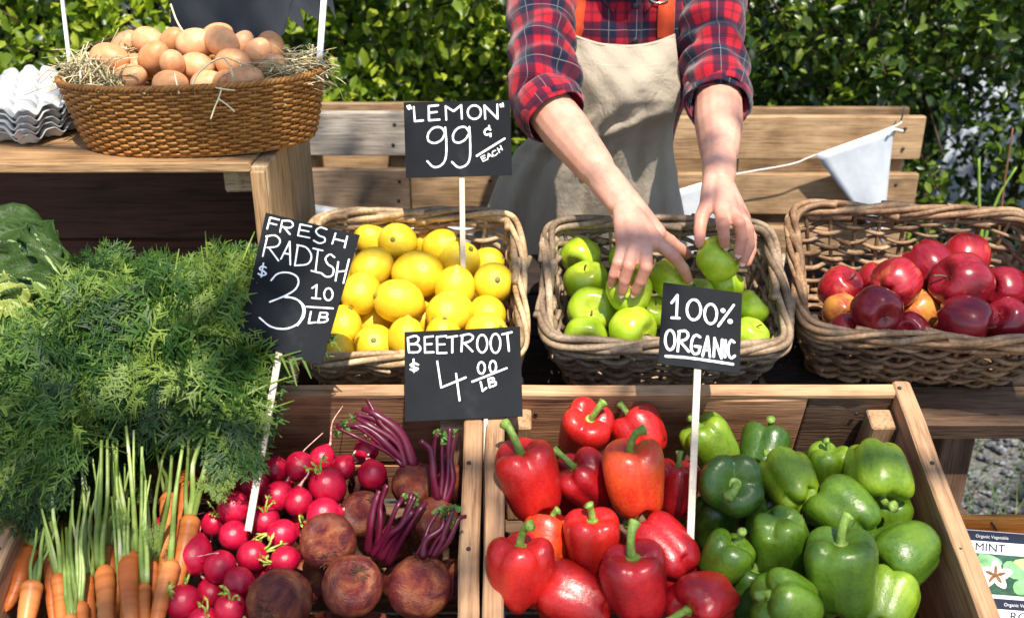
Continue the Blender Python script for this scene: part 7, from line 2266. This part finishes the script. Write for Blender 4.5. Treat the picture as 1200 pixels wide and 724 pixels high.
# ---- apron
t = NT('apron_canvas')
v = t.coord('Object'); a = t.noise(v, 7, 4, .6); b = t.noise(v, 60, 4, .65); c_ = t.noise(v, 900, 2, .5)
t.base(t.ramp(a, [(0.3, (0.36, 0.30, 0.225)), (.7, (0.45, 0.385, 0.295))])); t.set(rough=.9, spec=.15, sheen=.15)
d_ = t.noise(t.coord('Object', (1, 1, .6)), 13, 5, .6, 1.2)
t.bump(t.math('ADD', t.math('ADD', t.math('MULTIPLY', d_, 3.0), t.math('MULTIPLY', b, .8)), t.math('MULTIPLY', c_, .2)), .5, .006); M_APRON = t.m
rowsA = [ # v, uL, uR, y front, wrap
 (37, 661, 790, 1.818, .020), (68, 663, 793, 1.797, .030), (95, 664, 796, 1.787, .040), (118, 666, 796, 1.783, .050), (135, 656, 791, 1.790, .055), (152, 632, 788, 1.803, .075), (175, 606, 788, 1.822, .095),
 (210, 584, 793, 1.842, .115), (245, 571, 800, 1.855, .12), (300, 564, 808, 1.862, .12), (370, 562, 812, 1.862, .12), (450, 565, 812, 1.862, .11), (540, 568, 812, 1.862, .11)]
nv, nu = 90, 70
kk = np.linspace(0, 1, len(rowsA)); tt = np.linspace(0, 1, nv)
cols = [np.interp(tt, kk, [r_[i] for r_ in rowsA]) for i in range(5)]
V = []
for j in range(nv):
    vv, uL, uR, yf, wr_ = [c[j] for c in cols]
    for i in range(nu):
        s = i / (nu - 1); q = 2 * s - 1
        u = uL + (uR - uL) * s
        top = max(0, 1 - j / 14)
        vq = vv + top * (16 * (1 - abs(q) ** 2.2) + 3 * q)
        y = yf + wr_ * abs(q) ** 2.4
        sk = min(1, max(0, (vv - 125) / 60))
        bust = -.012 * math.exp(-((vv - 105) / 26) ** 2) * math.exp(-((q - .15) / .55) ** 2)
        f = sk * (.010 * math.sin(q * 11 + .8 + vv * .004) + .006 * math.sin(q * 23 + vv * .012)) + (1 - sk) * (.0022 * math.sin(q * 7 + vv * .09) + .0015 * math.sin(q * 13 - vv * .13))
        # a diagonal drag fold below the bust and gathers at the waist
        dg = (vv - 125) - (.95 - s) * 75
        f += -.010 * math.exp(-(dg / 9) ** 2) * (1 if .35 < s < .97 else 0) * math.exp(-((vv - 160) / 40) ** 2)
        f += .006 * math.exp(-((vv - 190 - 12 * q) / 7) ** 2) * (1 if s < .62 else .2)
        p = PY(u, vq, y + bust + f) - po
        V.append(p)
m = MB(); m.add([list(p) for p in V], grid_quads(nu, nv)[:, ::-1])
o = obj('apron', m.mesh('apron'), M_APRON, person); md = o.modifiers.new('t', 'SOLIDIFY'); md.thickness = .0018; md.offset = 1
apron = o
Vm = np.array([list(p) for p in V]).reshape(nv, nu, 3)
# hem along the bib top and a seam line
m = MB(); tube(m, Vm[0] + np.array([0, -.002, -.003]), .0022, 6); obj('bib_hem', m.mesh('bib_hem'), M_APRON, apron)
m = MB(); tube(m, Vm[8] * 1.0 + np.array([0, -.0016, 0]), .0007, 5); obj('stitching', m.mesh('stitching'), plain('stitch', (0.5, .44, .34)), apron)
m = MB(); tube(m, Vm[:34, -1] + np.array([0, -.001, 0]), .0020, 6); obj('side_hem', m.mesh('side_hem'), M_APRON, apron)
# pocket edge seen beside the forearm
# ---- orange straps with a slide ring
t = NT('orange_strap'); a = t.noise(t.coord('Object'), 60, 3, .6); b = t.noise(t.coord('Object'), 900, 2, .5)
t.base(t.ramp(a, [(0.3, (0.56, 0.060, 0.018)), (.7, (0.66, 0.085, 0.028))])); t.set(rough=.8, spec=.2); t.bump(b, .4, .001); M_STRAP = t.m
def strap(pix, w):
    c_ = []
    for u, v in pix:
        p = PY(u, v, 1.82)
        y = shirt_front(p.x, p.z) - .010; p = PY(u, v, y); c_.append(p)
    c_ += [Vector((c_[-1].x, neck.y + .02, neck.z + .045)), Vector((c_[-1].x * .7 + neck.x * .3, neck.y + .09, neck.z + .02))]
    cc = cat_rom([p - po for p in c_], 30); t_, s_, b_ = frames(cc, up=(0, -1, 0.01))
    V = np.stack([cc - s_ * w / 2, cc + s_ * w / 2], 1).reshape(-1, 3)
    m = MB(); m.add(V, grid_quads(2, 30)); o = obj('strap', m.mesh('strap'), M_STRAP, apron); md = o.modifiers.new('t', 'SOLIDIFY'); md.thickness = .0022; md.offset = 0
    return o, cc
s1, c1 = strap([(671, 44), (676, 28), (682, 8), (688, -16)], .030)
s2, c2 = strap([(780, 46), (780, 30), (781, 8), (783, -16)], .030)
M_RING = NT('nickel'); M_RING.set(col=(.55, .53, .5), rough=.25, metal=1.0); M_RING = M_RING.m
pr = PY(775, 3, 1.80); pr.y = shirt_front(pr.x, pr.z) - .014
m = MB(); a = np.linspace(0, 2 * np.pi, 28, endpoint=False); tube(m, np.stack([.017 * np.cos(a), 0 * a, .010 * np.sin(a)], 1), .0018, 7, closed=True); obj('slide_ring', m.mesh('slide_ring'), M_RING, s2, T(pr + Vector((.006, 0, 0)) - po))
